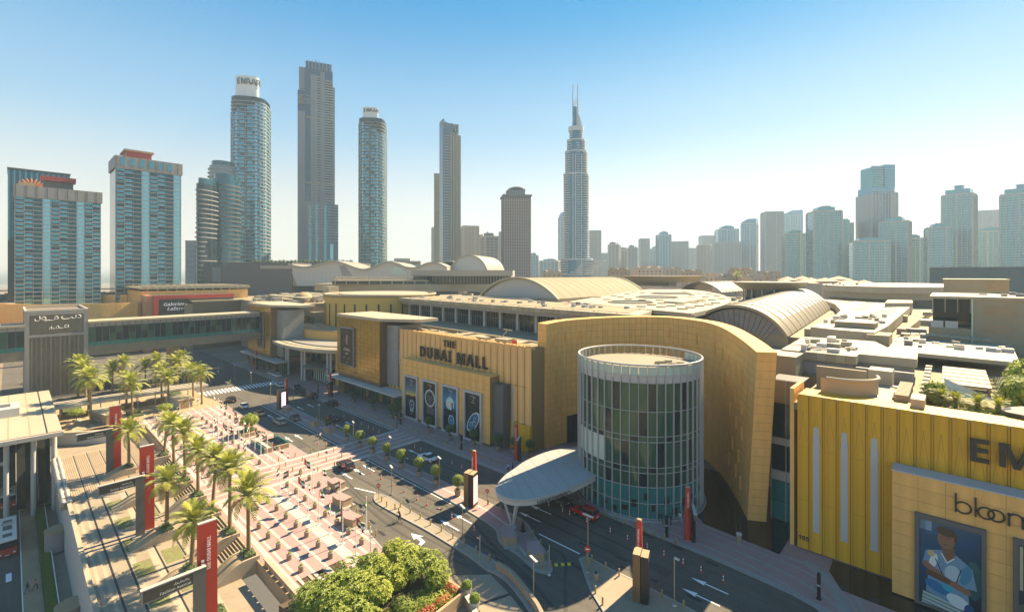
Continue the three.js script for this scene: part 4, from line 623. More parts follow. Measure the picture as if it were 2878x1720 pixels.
{
  const t = thing('gallery_block', 'cream stone block with glazed balcony and two tan panels', 'building', [0, 0, -150]);
  part(t, 'wall', span(3.7, 40, 20, 33.2, -26, 0), M.roof);
  part(t, 'roof', span(-3.6, 40, 33.2, 33.8, -26, 0.3), M.roofWhite);
  part(t, 'glazing', span(-3.2, 3.7, 29.8, 33.2, -9, -4), M.glass); part(t, 'glass_doors', span(-3.2, 3.7, 26.4, 29.8, -9, -6), M.glass);
  part(t, 'balcony', span(-3.8, 3.7, 22, 26.4, -9, 0), M.roof);
  for (let k = 0; k < 4; k++) pb(t, 'mullion', M.greyLight, -3.2 + k * 2.2, -3.05 + k * 2.2, 29.8, 33.2, -4, -3.85);
  for (const x of [-3.4, -0.9]) { pb(t, 'balcony_rail', M.greyLight, x, x + 2.2, 26.4, 28, -0.2, -0.1); }
  pb(t, 'tan_panel', M.tan, 5.5, 9.8, 29.8, 31.8, 0, 0.06); pb(t, 'tan_panel', M.tan, 5.3, 9.6, 25.8, 27.5, 0, 0.06);
  part(t, 'corner_fin', span(3.5, 3.8, 20, 33.2, 0, 0.3), M.glassPale);
  part(t, 'roof_house', span(-1.5, 12, 33.8, 37.2, -60, -40), M.roof); part(t, 'roof_house_lid', span(-1.7, 12.2, 37.2, 37.5, -60.2, -39.8), M.roofWhite); pb(t, 'louvre_panel', M.tan, 7.4, 11.4, 34.6, 36.8, -40, -39.9);
  const b = thing('dark_slab_block', 'dark blue-grey flat block on the skyline above the gallery block', 'building', [2.85, 29.23, -454.4]);
  part(b, 'wall', boxg(110, 20, 24, 40, 4.6, -60), S([0.05, 0.075, 0.085], 0.6)); part(b, 'parapet', boxg(110.4, 0.5, 24.4, 40, 14.8, -60), M.greyDark);
  const l = thing('lean_to_roof', 'long cream lean-to roof beside the roof garden', 'building', [0, 0, 0]);
  part(l, 'roof', slab([[-9.41, -118.28], [8.6, -116.59], [9.41, -142.64], [-9.5, -143.18]], 23.3, 24), M.roofWhite); part(l, 'wall', slab([[-9.97, -130.46], [9.1, -128.56], [9.79, -153.97], [-9.81, -151.41]], 20, 23.3), M.grey);
  for (let k = 0; k < 9; k++) part(l, 'glass_tile', slab([[-8.5 + k * 1.7, -146.5], [-7 + k * 1.7, -146.5], [-7 + k * 1.7, -143.4], [-8.5 + k * 1.7, -143.4]], 25 - Math.abs(k - 3) * 0.08, 25.2 - Math.abs(k - 3) * 0.08), M.roofWhite);
  part(l, 'end_block', span(-13, -9.2, 21, 26.2, -131, -124), M.roof);
}
// ---- roof garden with pool
{
  const t = thing('roof_garden', 'roof terrace with lawn, pool and planting above the ochre wall', 'terrace', [0, -1.4, 0]);
  part(t, 'deck', span(-2.4, 24, 20.6, 21.4, -118, -80), M.white); part(t, 'lawn', span(3, 20, 21.4, 21.44, -116, -94), M.grass);
  part(t, 'pool_water', span(-0.4, 4.8, 21.4, 21.46, -90.2, -86.8), M.pool);
  part(t, 'pool_edge', slab([[-0.9, -86.3], [5.3, -86.3], [5.3, -90.7], [-0.9, -90.7]], 21.35, 21.55, 0, [[[-0.4, -86.8], [4.8, -86.8], [4.8, -90.2], [-0.4, -90.2]]]), M.roofWhite);
  part(t, 'side_wall', span(-3.2, -2.5, 20.6, 23.4, -117, -84), M.roof);
  for (let k = 0; k < 9; k++) pb(t, 'wall_rail', M.roofWhite, -3.3, -2.4, 23.4, 23.6, -116 + k * 3.6, -114 + k * 3.6);
  for (let k = 0; k < 12; k++) { const x = 4 + (k % 3) * 2.2, z = -95 - Math.floor(k / 3) * 3.4; pb(t, 'sun_bed', M.roofWhite, x, x + 1.7, 21.5, 21.8, z, z + 0.7); }
  for (let k = 0; k < 5; k++) { const z = -98 - k * 3.6, c = thing('pool_cabana', 'white flat-topped pool cabana on the roof terrace', 'cabana', [1.6, 20, z], 0, 'row of cabanas on the roof terrace'); part(c, 'roof', span(-2.6, 2.8, 2.3, 2.55, -1.5, 1.5), M.roofWhite); for (const [a, b] of [[-2.4, -1.3], [2.6, -1.3], [-2.4, 1.3], [2.6, 1.3]]) pb(c, 'post', M.roofWhite, a - 0.08, a + 0.08, 0, 2.3, b - 0.08, b + 0.08); pb(c, 'bed', M.white, -1.6, 1.6, 0, 0.5, -1, 0.9); }
  const sail = thing('shade_sail', 'pointed cream shade sail beside the pool', 'shade sail', [0, -1.6, 0]);
  const g = new THREE.BufferGeometry(); const P = [[-0.6, 25.4, -93], [-0.3, 23.2, -91.2], [4.8, 23.3, -91.8], [1.6, 23.7, -92.3]]; g.setAttribute('position', new THREE.Float32BufferAttribute([...P[0], ...P[1], ...P[3], ...P[1], ...P[2], ...P[3], ...P[2], ...P[0], ...P[3]], 3)); g.setAttribute('uv', new THREE.Float32BufferAttribute(new Array(18).fill(0), 2)); g.computeVertexNormals();
  part(sail, 'cloth', g, S([0.75, 0.68, 0.55], 0.8, { side: THREE.DoubleSide })); part(sail, 'post', rod([-0.6, 21.4, -93], [-0.6, 25.5, -93], 0.07), M.steel); part(sail, 'post', rod([4.8, 21.4, -91.8], [4.8, 23.4, -91.8], 0.06), M.steel);
  const u = thing('white_umbrella', 'white parasol top at the edge of the roof garden', 'umbrella', [6.4, 20.4, -84]); part(u, 'canopy', new THREE.ConeGeometry(1.9, 0.7, 8).translate(0, 2.2, 0), M.white); part(u, 'pole', cyl(0.04, 0.04, 2.2), M.steel);
}
// ---- plant on the store roof
{
  const t = thing('store_roof_deck', 'sunlit service deck with ducts behind the ochre parapet', 'building', [0, 0, 0]);
  part(t, 'deck', span(-16.4, 20, 19.6, 20.6, -98, -77), M.roofTan);
  part(t, 'curved_screen', new THREE.CylinderGeometry(4.6, 4.6, 3.6, 24, 1, true, -0.4, 2.2).translate(-12.2, 22, -86), S([0.42, 0.32, 0.19], 0.8, { side: THREE.DoubleSide })); part(t, 'curved_screen_cap', new THREE.TorusGeometry(4.6, 0.25, 6, 24, 2.2).rotateX(Math.PI / 2).rotateY(1.97 - 1.57).translate(-12.2, 23.8, -86), M.roofWhite);
  part(t, 'screen_wall', span(-16, -9.5, 20.6, 24, -90.6, -90), M.roof); part(t, 'flat_box', slab([[-9.84, -79.58], [-5.9, -79.62], [-6.1, -91.9], [-9.29, -94.87]], 20.6, 21.6), M.roofWhite);
  part(t, 'vent_box', span(-9.6, -6.6, 20.6, 23.8, -97, -93.5), M.roofWhite); for (let k = 0; k < 12; k++) pb(t, 'duct_slat', M.roof, -5.6, -4.1, 21, 22.6, -93 + k * 0.9, -92.4 + k * 0.9);
  part(t, 'small_box', span(-3.8, -2.4, 20.6, 22.8, -84, -80), M.roofWhite); part(t, 'back_wall', span(-20, -4.2, 20, 23.2, -98.6, -98), M.grey);
  part(t, 'red_tank', span(-13.3, -12.6, 22.2, 22.6, -84.4, -83.6), M.red); part(t, 'tan_box', span(-14, -12, 20.6, 22.2, -85, -83), M.roof);
  const u = thing('front_roof_plant', 'pipes, ducts and a small crane arm on the roof behind the name wall', 'machinery', [0, 0, 0]);
  for (let k = 0; k < 12; k++) { const x = -118 + k * 4.3; pb(u, 'duct', [M.roofWhite, M.roof, M.roofTan][k % 3], x, x + rr(2, 4), 20.2, 21.4 + rr(0.2, 1.2), -88 + rr(-2, 2), -84 + rr(-1, 1)); }
  for (let k = 0; k < 5; k++) part(u, 'pipe', rod([-112 + k * 8, 22.0, -88], [-107 + k * 8, 22.3, -84], 0.18), M.roofWhite);
  part(u, 'crane_arm', rod([-84, 20.2, -82.5], [-79, 25.4, -83], 0.12), M.roofWhite); part(u, 'crane_head', rod([-80.5, 25.4, -83], [-77.5, 25.3, -83], 0.12), M.roofWhite); pb(u, 'red_box', M.red, -74, -73.2, 20.2, 23.7, -80, -79.2); pb(u, 'white_box', M.roofWhite, -80, -76, 20.2, 23.6, -81.5, -79.5); pb(u, 'white_box', M.roofWhite, -86.5, -83.5, 20.2, 23.4, -81.5, -79.5);
}
// ---- wave-roofed cinema, louvre hall (both square to the distance)
{
  const YAW = 0.7517, b = [-358.8, 29.53, -212.14], k = 400 / 1320 / 2.1591, t = thing('wave_roof_hall', 'white hall with a rippling wave roof behind the mall', 'building', b, YAW);
  const X = (a) => (a - 1300) * k, Y = (c) => (305 - c) * k;
  const crest = [[780, 185], [840, 200], [890, 203], [950, 190], [1050, 168], [1120, 182], [1180, 205], [1240, 218], [1300, 200], [1370, 172], [1440, 182], [1500, 205], [1560, 205], [1620, 180], [1680, 178], [1740, 205]].map(([a, c]) => new THREE.Vector2(X(a), Y(c)));
  const sp = new THREE.SplineCurve(crest).getPoints(90), sh = new THREE.Shape([new THREE.Vector2(X(830), Y(310)), ...sp, new THREE.Vector2(X(1740), Y(310))]);
  part(t, 'wall', new THREE.ExtrudeGeometry(sh, { depth: 30, bevelEnabled: false }).translate(0, 0, -30), M.greyLight);
  const rs = new THREE.Shape([...sp.map((p) => new THREE.Vector2(p.x, p.y + 1.6)), ...sp.slice().reverse()]); part(t, 'roof', new THREE.ExtrudeGeometry(rs, { depth: 52, bevelEnabled: false }).translate(0, 0, -50), M.metalRoof);
  part(t, 'side_wall', new THREE.ExtrudeGeometry(new THREE.Shape([[612, 192], [800, 192], [832, 312], [625, 312]].map(([a, c]) => new THREE.Vector2(X(a), Y(c)))), { depth: 26, bevelEnabled: false }).translate(0, 0, -27), M.tan);
  part(t, 'side_roof', span(X(606), X(800), Y(206), Y(186), -27.4, 0.3), M.metalRoof);
  part(t, 'tinted_bay', new THREE.ExtrudeGeometry(new THREE.Shape([[1395, 240], [1420, 188], [1470, 205], [1500, 235]].map(([a, c]) => new THREE.Vector2(X(a), Y(c)))), { depth: 0.3, bevelEnabled: false }), M.glassPale);
  part(t, 'tinted_bay', new THREE.ExtrudeGeometry(new THREE.Shape([[1085, 190], [1120, 186], [1165, 250], [1105, 250]].map(([a, c]) => new THREE.Vector2(X(a), Y(c)))), { depth: 0.3, bevelEnabled: false }), M.grey);
  for (let j = 0; j < 34; j++) { const a = 850 + j * 26; pb(t, 'wall_joint', M.grey, X(a), X(a) + 0.12, Y(300), Y(225), 0, 0.05); }
  const hump = thing('arched_hall', 'tall arched grey hall end rising behind the wave roof', 'building', [-322.89, 42.39, -286.78], YAW - 0.25), k2 = 430 / 1320 / 2.1591;
  part(hump, 'vault_roof', vault(240 * k2, 95 * k2, 60, 40, 1.4).rotateY(0), M.metalRoof); part(hump, 'end_wall', segment(232 * k2, 90 * k2, 0.5).translate(0, 0, -2), M.greyLight); part(hump, 'side_vault', vault(200 * k2, 60 * k2, 70, 30, 1).translate(-150 * k2, 0, -8), M.metalRoof); part(hump, 'side_glass', segment(120 * k2, 30 * k2, 0.5).translate(-150 * k2, 0, -9), M.glassPale); part(hump, 'base', boxg(520 * k2, 20, 50, -60 * k2, -10, -30), M.greyLight);
  const l = thing('louvre_hall', 'flat hall with a deep pale fascia over rows of dark louvres', 'building', [-232.58, 32.42, -193.25], YAW), k3 = 300 / 1320 / 2.1591, LX = (a) => (a - 1775) * k3, LY = (c) => (300 - c) * k3;
  const yaw2 = 0;
  part(l, 'fascia', slab([[LX(1490), -16], [LX(1775), 2], [LX(2140), -10], [LX(2000), -30]], LY(250), LY(214)), M.metalRoof);
  part(l, 'recess', slab([[LX(1500), -17], [LX(1775), 0.2], [LX(2130), -12], [LX(2000), -30]], LY(300), LY(250)), M.glass);
  for (let j = 0; j < 34; j++) { const f = j / 34, g2 = f < 0.42 ? [LX(1640) + (LX(1775) - LX(1640)) * (f / 0.42), -8 + 9 * (f / 0.42)] : [LX(1775) + (LX(2130) - LX(1775)) * ((f - 0.42) / 0.58), 1 - 12 * ((f - 0.42) / 0.58)]; pb(l, 'louvre_blade', M.roof, g2[0] - 0.12, g2[0] + 0.12, LY(296), LY(250), g2[1] - 0.3, g2[1] + 0.4); }
  part(l, 'left_base', span(LX(1020), LX(1640), LY(300), LY(282), -14, -6), M.glass); part(l, 'left_roof', span(LX(1030), LX(1620), LY(282), LY(276), -15, -5), M.roofWhite);
  for (let j = 0; j < 42; j++) { const a = LX(1035) + j * (LX(1600) - LX(1035)) / 41; const m = part(l, 'tilted_blade', UB, M.roof, [a, LY(264), -8]); m.scale.set(0.18, 2.6, 1.6); m.rotation.z = -0.55; }
  for (let j = 0; j < 9; j++) { const a = LX(1040) + j * 7.4; pb(l, 'bracket', M.roofWhite, a, a + 0.5, LY(300), LY(282), -5.6, -5); }
  part(l, 'plinth', slab([[LX(880), -14], [LX(1640), -2], [LX(2140), -6], [LX(2140), -40], [LX(880), -40]], LY(345), LY(300)), M.roof);
}
// ---- clutter of small plant on the larger roofs
[[-22, -13, -119, -100, 25, 26, 'vents and small air units on the stepped cream roof'], [-24, -13, -175, -140, 26.5, 26, 'vents and small air units on the slotted roof'], [-8, 8, -140, -122, 24, 18, 'vents and pipes on the lean-to roof'], [5, 30, -172, -153, 33.8, 16, 'air units on the roof of the gallery block'], [-116, -72, -101, -88, 20.2, 46, 'crowded air units on the roof strip behind the name wall'], [-150, -70, -124, -114, 29.22, 22, 'vents on the roof of the clerestory hall'], [-60, -36, -330, -290, 33, 14, 'air units on the far disc hall'], [-14.5, -3, -96, -79, 20.6, 24, 'pipes and units on the store deck']].forEach(([x0, x1, z0, z1, y, n, l]) => {
  const t = thing('roof_plant', l, 'machinery', [0, y, 0]);
  for (let k = 0; k < n; k++) { const x = rr(x0, x1), z = rr(z0, z1), w = rr(0.5, 1.8), d = rr(0.5, 1.6), h = rr(0.3, 1.1); if (k % 5 === 4) part(t, 'pipe', rod([x, 0.25, z], [x + rr(-5, 5), 0.3, z + rr(-3, 3)], 0.09, 6), M.greyLight); else { pb(t, 'unit', [M.greyLight, M.roofWhite, M.steel, M.grey][k % 4], x, x + w, 0.02, h, z, z + d); if (k % 3 === 0) pb(t, 'unit_grille', M.greyDark, x + 0.1, x + w - 0.1, h, h + 0.03, z + 0.1, z + d - 0.1); } }
});

// ================================================================ LEFT SIDE: SIGN TOWER, FOOTBRIDGE, SHOPS BEYOND
{
  const t = thing('sign_tower', 'square brown stair tower with white Arabic lettering', 'building', [-206, 0, -10.15], Math.PI / 2);
  part(t, 'core', span(-7.2, 7.2, 0, 27.2, -26, -0.5), M.taupe);
  for (const [a, b] of [[-7.25, -6.15], [6.15, 7.25]]) pb(t, 'frame_pier', M.grey, a, b, 0, 27.4, -0.6, 0);
  pb(t, 'frame_beam', M.grey, -6.15, 6.15, 26.2, 27.4, -0.6, 0); pb(t, 'frame_beam', M.grey, -6.15, 6.15, 19.4, 20.2, -0.6, 0); pb(t, 'frame_beam', M.grey, -6.15, 6.15, 0, 0.5, -0.6, 0);
  part(t, 'parapet', slab([[-7.25, 0], [7.25, 0], [7.25, -26], [-7.25, -26]], 27.4, 27.8, 0, [[[-6.8, -0.5], [6.8, -0.5], [6.8, -25.5], [-6.8, -25.5]]]), M.white);
  for (let k = 0; k < 11; k++) { const x = -5.9 + k * 1.06; pb(t, 'rib', k % 2 ? M.taupe : M.taupeLight, x, x + 0.42, 0.5, 19.4, -0.5, -0.18); pb(t, 'rib', M.taupe, x, x + 0.4, 20.2, 26.2, -0.5, -0.35); }
  for (let k = 0; k < 24; k++) pb(t, 'mesh_wire', M.taupe, -6.1, 6.1, 0.9 + k * 0.77, 0.96 + k * 0.77, -0.18, -0.12);
  const A = (p) => p.map(([x, y]) => [(x - 890) / 71.7, 27.4 - (y - 65 - (1400 - x) * 0.035) / 50.9, 0.02]);
  for (const p of [[[1235, 150], [1270, 155], [1278, 185], [1255, 200], [1225, 198]], [[1195, 150], [1195, 195], [1180, 206], [1150, 207], [1120, 180], [1100, 205], [1060, 212], [1000, 215], [965, 205], [955, 180], [985, 168]], [[900, 190], [870, 170], [845, 190], [865, 215], [895, 212], [902, 192]], [[850, 215], [820, 231], [765, 234], [710, 235]], [[705, 200], [680, 180], [645, 190], [640, 215], [670, 225], [700, 215], [697, 235], [682, 252]], [[605, 165], [606, 222], [580, 240], [545, 240], [528, 215]]]) part(t, 'letter', tube(A(p), 0.095, 30, 5), M.letterWhite);
  for (const p of [[[1068, 305], [1065, 355]], [[1040, 320], [1015, 318], [1005, 335], [1020, 350], [1050, 352]], [[1048, 353], [980, 358], [920, 360]], [[915, 340], [890, 325], [870, 345], [866, 362], [908, 362], [915, 342]], [[866, 362], [810, 370]], [[797, 330], [794, 370]], [[770, 340], [768, 365], [755, 382]]]) part(t, 'letter', tube(A(p), 0.075, 20, 5), M.letterWhite);
}
function footbridge(z0, z1, label) {           // runs along z at x = -206
  const t = thing('footbridge', label, 'footbridge', [-206, 0, z0], Math.PI / 2), len = z0 - z1, n = Math.round(len / 1.75), d = len / n;
  part(t, 'deck', span(0, len, 12.6, 15.4, -8, -0.1), M.taupe); part(t, 'roof', span(0, len, 22.9, 23.5, -8.6, 0.5), M.roofWhite); part(t, 'fascia', span(0, len, 21.6, 22.9, -8, -0.1), M.grey);
  part(t, 'back_wall', span(0, len, 15.4, 21.6, -8, -7.8), M.glassGreen); part(t, 'floor', span(0, len, 15.4, 15.6, -7.8, -0.3), M.greyDark);
  for (let k = 0; k < n; k++) { const x = k * d; for (const [y0, y1, m] of [[15.4, 16.7, M.glassTeal], [16.8, 19.2, k % 3 ? M.glass : M.glassGreen], [19.3, 21.6, k % 4 ? M.glass : M.glassGreen]]) pb(t, 'pane', m, x + 0.08, x + d - 0.08, y0, y1, -0.2, -0.12); pb(t, 'mullion', M.greyDark, x - 0.07, x + 0.07, 15.4, 22.9, -0.2, 0.12); }
  return t;
}
{ const b = footbridge(-17.4, -69.6, 'glazed footbridge between the sign tower and the mall'); part(b, 'pier', span(22, 25.5, 0, 12.6, -6.5, -2.5), M.tan); }
footbridge(45, -2.9, 'glazed footbridge stub left of the sign tower');
{
  const t = thing('tan_curved_parapet', 'long yellow curved ramp wall beyond the footbridge', 'wall', [0, 0, 0]);
  part(t, 'wall', strip(spline([[-303, -50], [-302, -36], [-304, -20], [-314, -8], [-332, 0], [-352, 6]], 40), 0.8, 0, 24.6), M.stone);
  part(t, 'buttress', span(-303, -299, 0, 24.4, -44, -43.2), M.stone2);
  part(t, 'upper_rim', strip(spline([[-440, 2], [-400, -6], [-372, -18], [-352, -34], [-345, -46]], 40), 1.2, 18, 27.2), M.stone3);
  for (let k = 0; k < 26; k++) { const a = k / 25, x = -405 + a * 58, z = -5 - a * a * 38; pb(t, 'rim_slat', M.roofWhite, x, x + 1.2, 25.4, 27.4, z + 0.9, z + 1.3); }
  part(t, 'ramp_deck', slab([[-303, -50], [-302, -36], [-304, -20], [-314, -8], [-332, 0], [-352, 6], [-440, 2], [-400, -6], [-372, -18], [-352, -34], [-345, -50]], 0, 22.5), M.roofTan);
  part(t, 'near_parapet', strip([[-352, 6], [-340, 24], [-300, 60]], 0.8, 12, 22.6), M.stone);
  const w = thing('dark_hoarding', 'long dark hoarding wall below the twin glass blocks', 'wall', [0, 0, 0]);
  part(w, 'wall', span(-431, -430, 8, 26.4, -110, 70), S([0.06, 0.045, 0.05], 0.6)); for (let k = 0; k < 40; k++) pb(w, 'cap_post', M.slabGrey, -430, -429.6, 26.4, 27, 60 - k * 4.2, 61 - k * 4.2);
  part(w, 'deck_rail', span(-433, -432.6, 28, 29, -110, 70), M.slabWhite); part(w, 'deck', span(-470, -431, 8, 23, -110, 70), M.greyDark);
  const h = thing('ramp_hedge', 'low green hedge on the ramp edge behind the footbridge', 'hedge', [0, 0, 0]); part(h, 'foliage', strip([[-286, -18], [-286, -42]], 3, 10, 18.6), M.hedge);
}
{
  const t = thing('tan_pergola_block', 'tan block with slatted pergola roof behind the red shop', 'building', [0, 0, 0]);
  part(t, 'wall', span(-360, -304, 0, 30, -96, -46), M.stone); part(t, 'pergola_beam', span(-361, -303, 31, 32, -97, -45), M.roof);
  for (let k = 0; k < 16; k++) pb(t, 'pergola_slat', M.roofWhite, -361, -303, 32, 32.5, -96.5 + k * 3.2, -95.7 + k * 3.2);
  for (let k = 0; k < 12; k++) pb(t, 'pergola_post', M.tan, -304, -303.4, 30, 31, -95 + k * 4.2, -94.3 + k * 4.2);
  const g = thing('red_framed_shop', 'red framed shop front with white script name on dark glass', 'building', [-290, 0, -48.6], Math.PI / 2);
  part(g, 'wall', span(0, 36, 0, 28, -14, -0.6), M.greyDark); part(g, 'side_pier', span(-3, 0, 0, 28.2, -14, -1), S([0.5, 0.2, 0.09], 0.7)); pb(g, 'red_frame', M.red, 0, 2.2, 0, 28.2, -0.6, 0.1); pb(g, 'red_frame', M.red, 2.2, 36, 26.3, 28.2, -0.6, 0.1);
  const nm = canvasMat(512, 256, (k, w, h) => { k.fillStyle = '#2b2620'; k.fillRect(0, 0, w, h); k.fillStyle = '#fff'; k.font = 'italic bold 84px serif'; k.fillText('Galeries', 60, 110); k.fillText('Lafayette', 120, 200); });
  part(g, 'name_panel', new THREE.BoxGeometry(12.6, 6.6, 0.2), nm, [8.8, 22.4, 0.02]);
  const b = thing('bronze_box', 'low bronze box building beside the red framed shop', 'building', [-286, 0, -62.5], Math.PI / 2);
  part(b, 'wall', span(2, 25, 0, 24.3, -14, 0), M.bronze); part(b, 'roof', span(1.6, 25.4, 24.3, 25, -14.4, 0.4), M.roofTan); part(b, 'tan_return', span(-1, 2, 0, 23.5, -10, -0.6), M.tan);
  const c = thing('roof_clutter_block', 'flat roofs crowded with white plant above the gold block', 'building', [0, 0, 0]);
  part(c, 'roof', slab([[-300, -88], [-222, -82], [-215, -130], [-330, -130]], 0, 25), M.roofTan);
  for (let k = 0; k < 26; k++) { const x = rr(-300, -225), z = rr(-128, -90); pb(c, 'roof_unit', k % 2 ? M.roofWhite : M.metalRoof, x, x + rr(2, 7), 25, 25.6 + rr(0.2, 2), z, z + rr(2, 5)); }
  for (let k = 0; k < 4; k++) pb(c, 'long_roof', M.roofWhite, -290 + k * 8, -250 + k * 10, 27.2, 27.8, -125 + k * 9, -121 + k * 9);
  part(c, 'dome', new THREE.SphereGeometry(5, 24, 10, 0, Math.PI * 2, 0, Math.PI / 2).translate(-236, 25, -100), M.tan);
  part(c, 'white_block', span(-262, -255, 25, 32, -128, -122), M.roofWhite);
}
// ---- station roof and covered walkway
{
  const t = thing('station_roof', 'broad cream flat roof of the stop at the lower left', 'building', [0, 0, 0]);
  part(t, 'roof', slab([[-193, -7.7], [-141.5, -7.7], [-141.5, 16], [-193, 16]], 4.3, 5), M.roofWhite);
  part(t, 'gutter', span(-141.6, -140.9, 3.9, 4.8, -7.9, 16), M.white); part(t, 'edge_strip', span(-193, -141.5, 5, 5.05, -5.5, -5.3), M.dark);
  for (let k = 0; k < 4; k++) part(t, 'roof_seam', span(-193, -142, 5, 5.03, -3 + k * 3.2, -2.8 + k * 3.2), M.tan);
  part(t, 'skylight_box', span(-171, -163, 5, 7, -1.5, 6), M.greyLight); part(t, 'skylight_lid', span(-169, -166, 7, 7.15, 0, 2), M.greyDark);
  for (const z of [-6.6, -3.4, 0.6]) part(t, 'column', cyl(0.45, 0.45, 17.3, -144.5, -13, z, 16), M.greyLight);
  part(t, 'hall_back_wall', span(-193, -192.4, -13, 4.3, -6.5, 14), M.grey); part(t, 'hall_side_wall', span(-193, -146, -13, 4.3, 13.4, 14), M.grey); part(t, 'hall_floor', span(-192.4, -158, -0.6, -0.2, -6.5, 13.4), M.grey); part(t, 'hall_glass', span(-158.2, -158, -13, 4.3, -6.5, 13.4), M.glass);
  for (const z of [-4.9, -1.6]) { const e = part(t, 'escalator', boxg(17, 0.9, 1.4), M.black, [-151, -5.6, z]); e.rotation.z = -0.62; const h = part(t, 'escalator_rail', boxg(17, 0.25, 0.12), M.steel, [-151, -4.6, z + 0.75]); h.rotation.z = -0.62; }
  for (let k = 0; k < 3; k++) pb(t, 'hanging_letters', M.letterWhite, -157.9, -157.7, -4.6, -3.8, 0.2 + k * 0.8, 0.8 + k * 0.8);
  const w = thing('covered_walkway', 'long white covered walkway running from the stop across the plaza', 'canopy', [0, 0, 0]);
  part(w, 'roof', span(-180, -172.5, 3.4, 3.7, -43, -7.8), M.roofWhite); for (const x of [-178.5, -176, -173.6]) part(w, 'ridge', span(x, x + 0.7, 3.7, 3.95, -43, -7.8), M.white); part(w, 'edge_beam', span(-172.5, -172.1, 3.2, 3.75, -43, -7.8), M.white);
  for (let k = 0; k < 9; k++) part(w, 'post', cyl(0.13, 0.13, 3.4, -173.2, 0, -9 - k * 4.1, 8), M.greyLight);
  for (const [x, z, l, m, d] of [[-163.5, -17.5, 'timber kiosk with a low mono-pitch roof on the far plaza', M.tan, 4.4], [-166, -34, 'white and timber kiosk beside the covered walkway', M.greyLight, 4]]) { const k = thing('plaza_kiosk', l, 'kiosk', [x, 0.1, z], 0.2); part(k, 'wall', slab([[-d, -2], [d, -1.6], [d, 1.6], [-d, 2]], 0, 2.5), m); part(k, 'roof', slab([[-d - 0.4, -2.4], [d + 0.4, -2], [d + 0.4, 2], [-d - 0.4, 2.4]], 2.5, 2.75), M.roofWhite); part(k, 'end_panel', slab([[d + 0.02, -1.6], [d + 0.3, -1.6], [d + 0.3, 1.6], [d + 0.02, 1.6]], 0, 2.9), M.bark); part(k, 'counter', slab([[-d, 2.02], [d * 0.4, 1.9], [d * 0.4, 2.4], [-d, 2.5]], 0.9, 1.05), M.white); }
}
// ---- terrace walls: wave-shaped palm planters, rails, sign pylons
const waveGeo = (top, low, run, w) => {          // S-profile falling from the plaza (towards +z)
  const p = [[0, low - 0.3], [0, top], [1.9, top]]; for (let i = 1; i <= 14; i++) { const k = i / 14, s = k * k * (3 - 2 * k); p.push([1.9 + run * k, top + (low + 0.04 - top) * s]); } p.push([1.9 + run, low - 0.3]);
  return new THREE.ExtrudeGeometry(new THREE.Shape(p.map((q) => new THREE.Vector2(...q))), { depth: w, bevelEnabled: false }).translate(0, 0, -w / 2).rotateY(-Math.PI / 2);
};
function wavePlanter(x, z, top, low, run, label, group) {
  const t = thing('wave_planter', label, 'planter', [x, 0, z], 0, group);
  part(t, 'ramp', waveGeo(top, low, run, 2.5), M.tan); part(t, 'side_wall', waveGeo(top + 0.12, low + 0.1, run, 0.28).translate(-1.4, 0, 0), M.pale); part(t, 'side_wall', waveGeo(top + 0.12, low + 0.1, run, 0.28).translate(1.4, 0, 0), M.pale);
  part(t, 'hedge', hedgeGeo, M.leafC, [0, top, 1]);
  return t;
}
function leafBall(n, rx, ry, rz, size, seed, shell = 0.75) {     // small leaf faces spread through an uneven crown
  const r = seeded(seed), pos = [], nrm = [];
  for (let i = 0; i < n; i++) {
    let x, y, z, l; do { x = r() * 2 - 1; y = r() * 2 - 1; z = r() * 2 - 1; l = Math.hypot(x, y, z); } while (l > 1 || l < 0.05);
    const k = (shell + (1 - shell) * r()) / l, wob = 1 + 0.14 * Math.sin(x / l * 7 + seed) * Math.cos(z / l * 6 + y * 5), px = x * k * rx * wob, py = y * k * ry * wob, pz = z * k * rz * wob;
    const a = new THREE.Vector3(r() - 0.5, r() - 0.5, r() - 0.5).normalize(), o = new THREE.Vector3(x / l, y / l + 0.3, z / l), b = new THREE.Vector3().crossVectors(a, o).normalize(), c = new THREE.Vector3().crossVectors(b, o).normalize().addScaledVector(o, (r() - 0.5) * 1.2).normalize(), s = size * (0.6 + 0.8 * r());
    const q = [[-0.45, 0], [0, -0.9], [0.45, 0], [0, 1]].map(([u, v]) => [px + (b.x * u + c.x * v) * s, py + (b.y * u + c.y * v) * s, pz + (b.z * u + c.z * v) * s]);
    pos.push(...q[0], ...q[1], ...q[2], ...q[0], ...q[2], ...q[3]);
  }
  const g = new THREE.BufferGeometry(); g.setAttribute('position', new THREE.Float32BufferAttribute(pos, 3)); g.setAttribute('uv', new THREE.Float32BufferAttribute(new Float32Array(pos.length / 3 * 2), 2)); g.computeVertexNormals(); return g;
}
const hedgeGeo = merge([leafBall(520, 1.25, 0.34, 0.75, 0.16, 5, 0.8).translate(0, 0.3, 0), boxg(2.2, 0.45, 1.3, 0, 0.2, 0)]);
for (const x of [-70.5, -78.6, -87.6, -95.9, -104.7, -113.6, -122.5]) wavePlanter(x, -23.3, 0.5, -1.5, 4.4, 'wave-shaped stone palm planter dropping from the plaza edge', 'wave planters along the plaza edge');
for (const x of [-74, -88.4, -105.4, -122.3, -62]) wavePlanter(x, -17.4, -0.3, -1.5, 3.6, 'lower wave-shaped stone planter on the terrace', 'wave planters on the terrace');
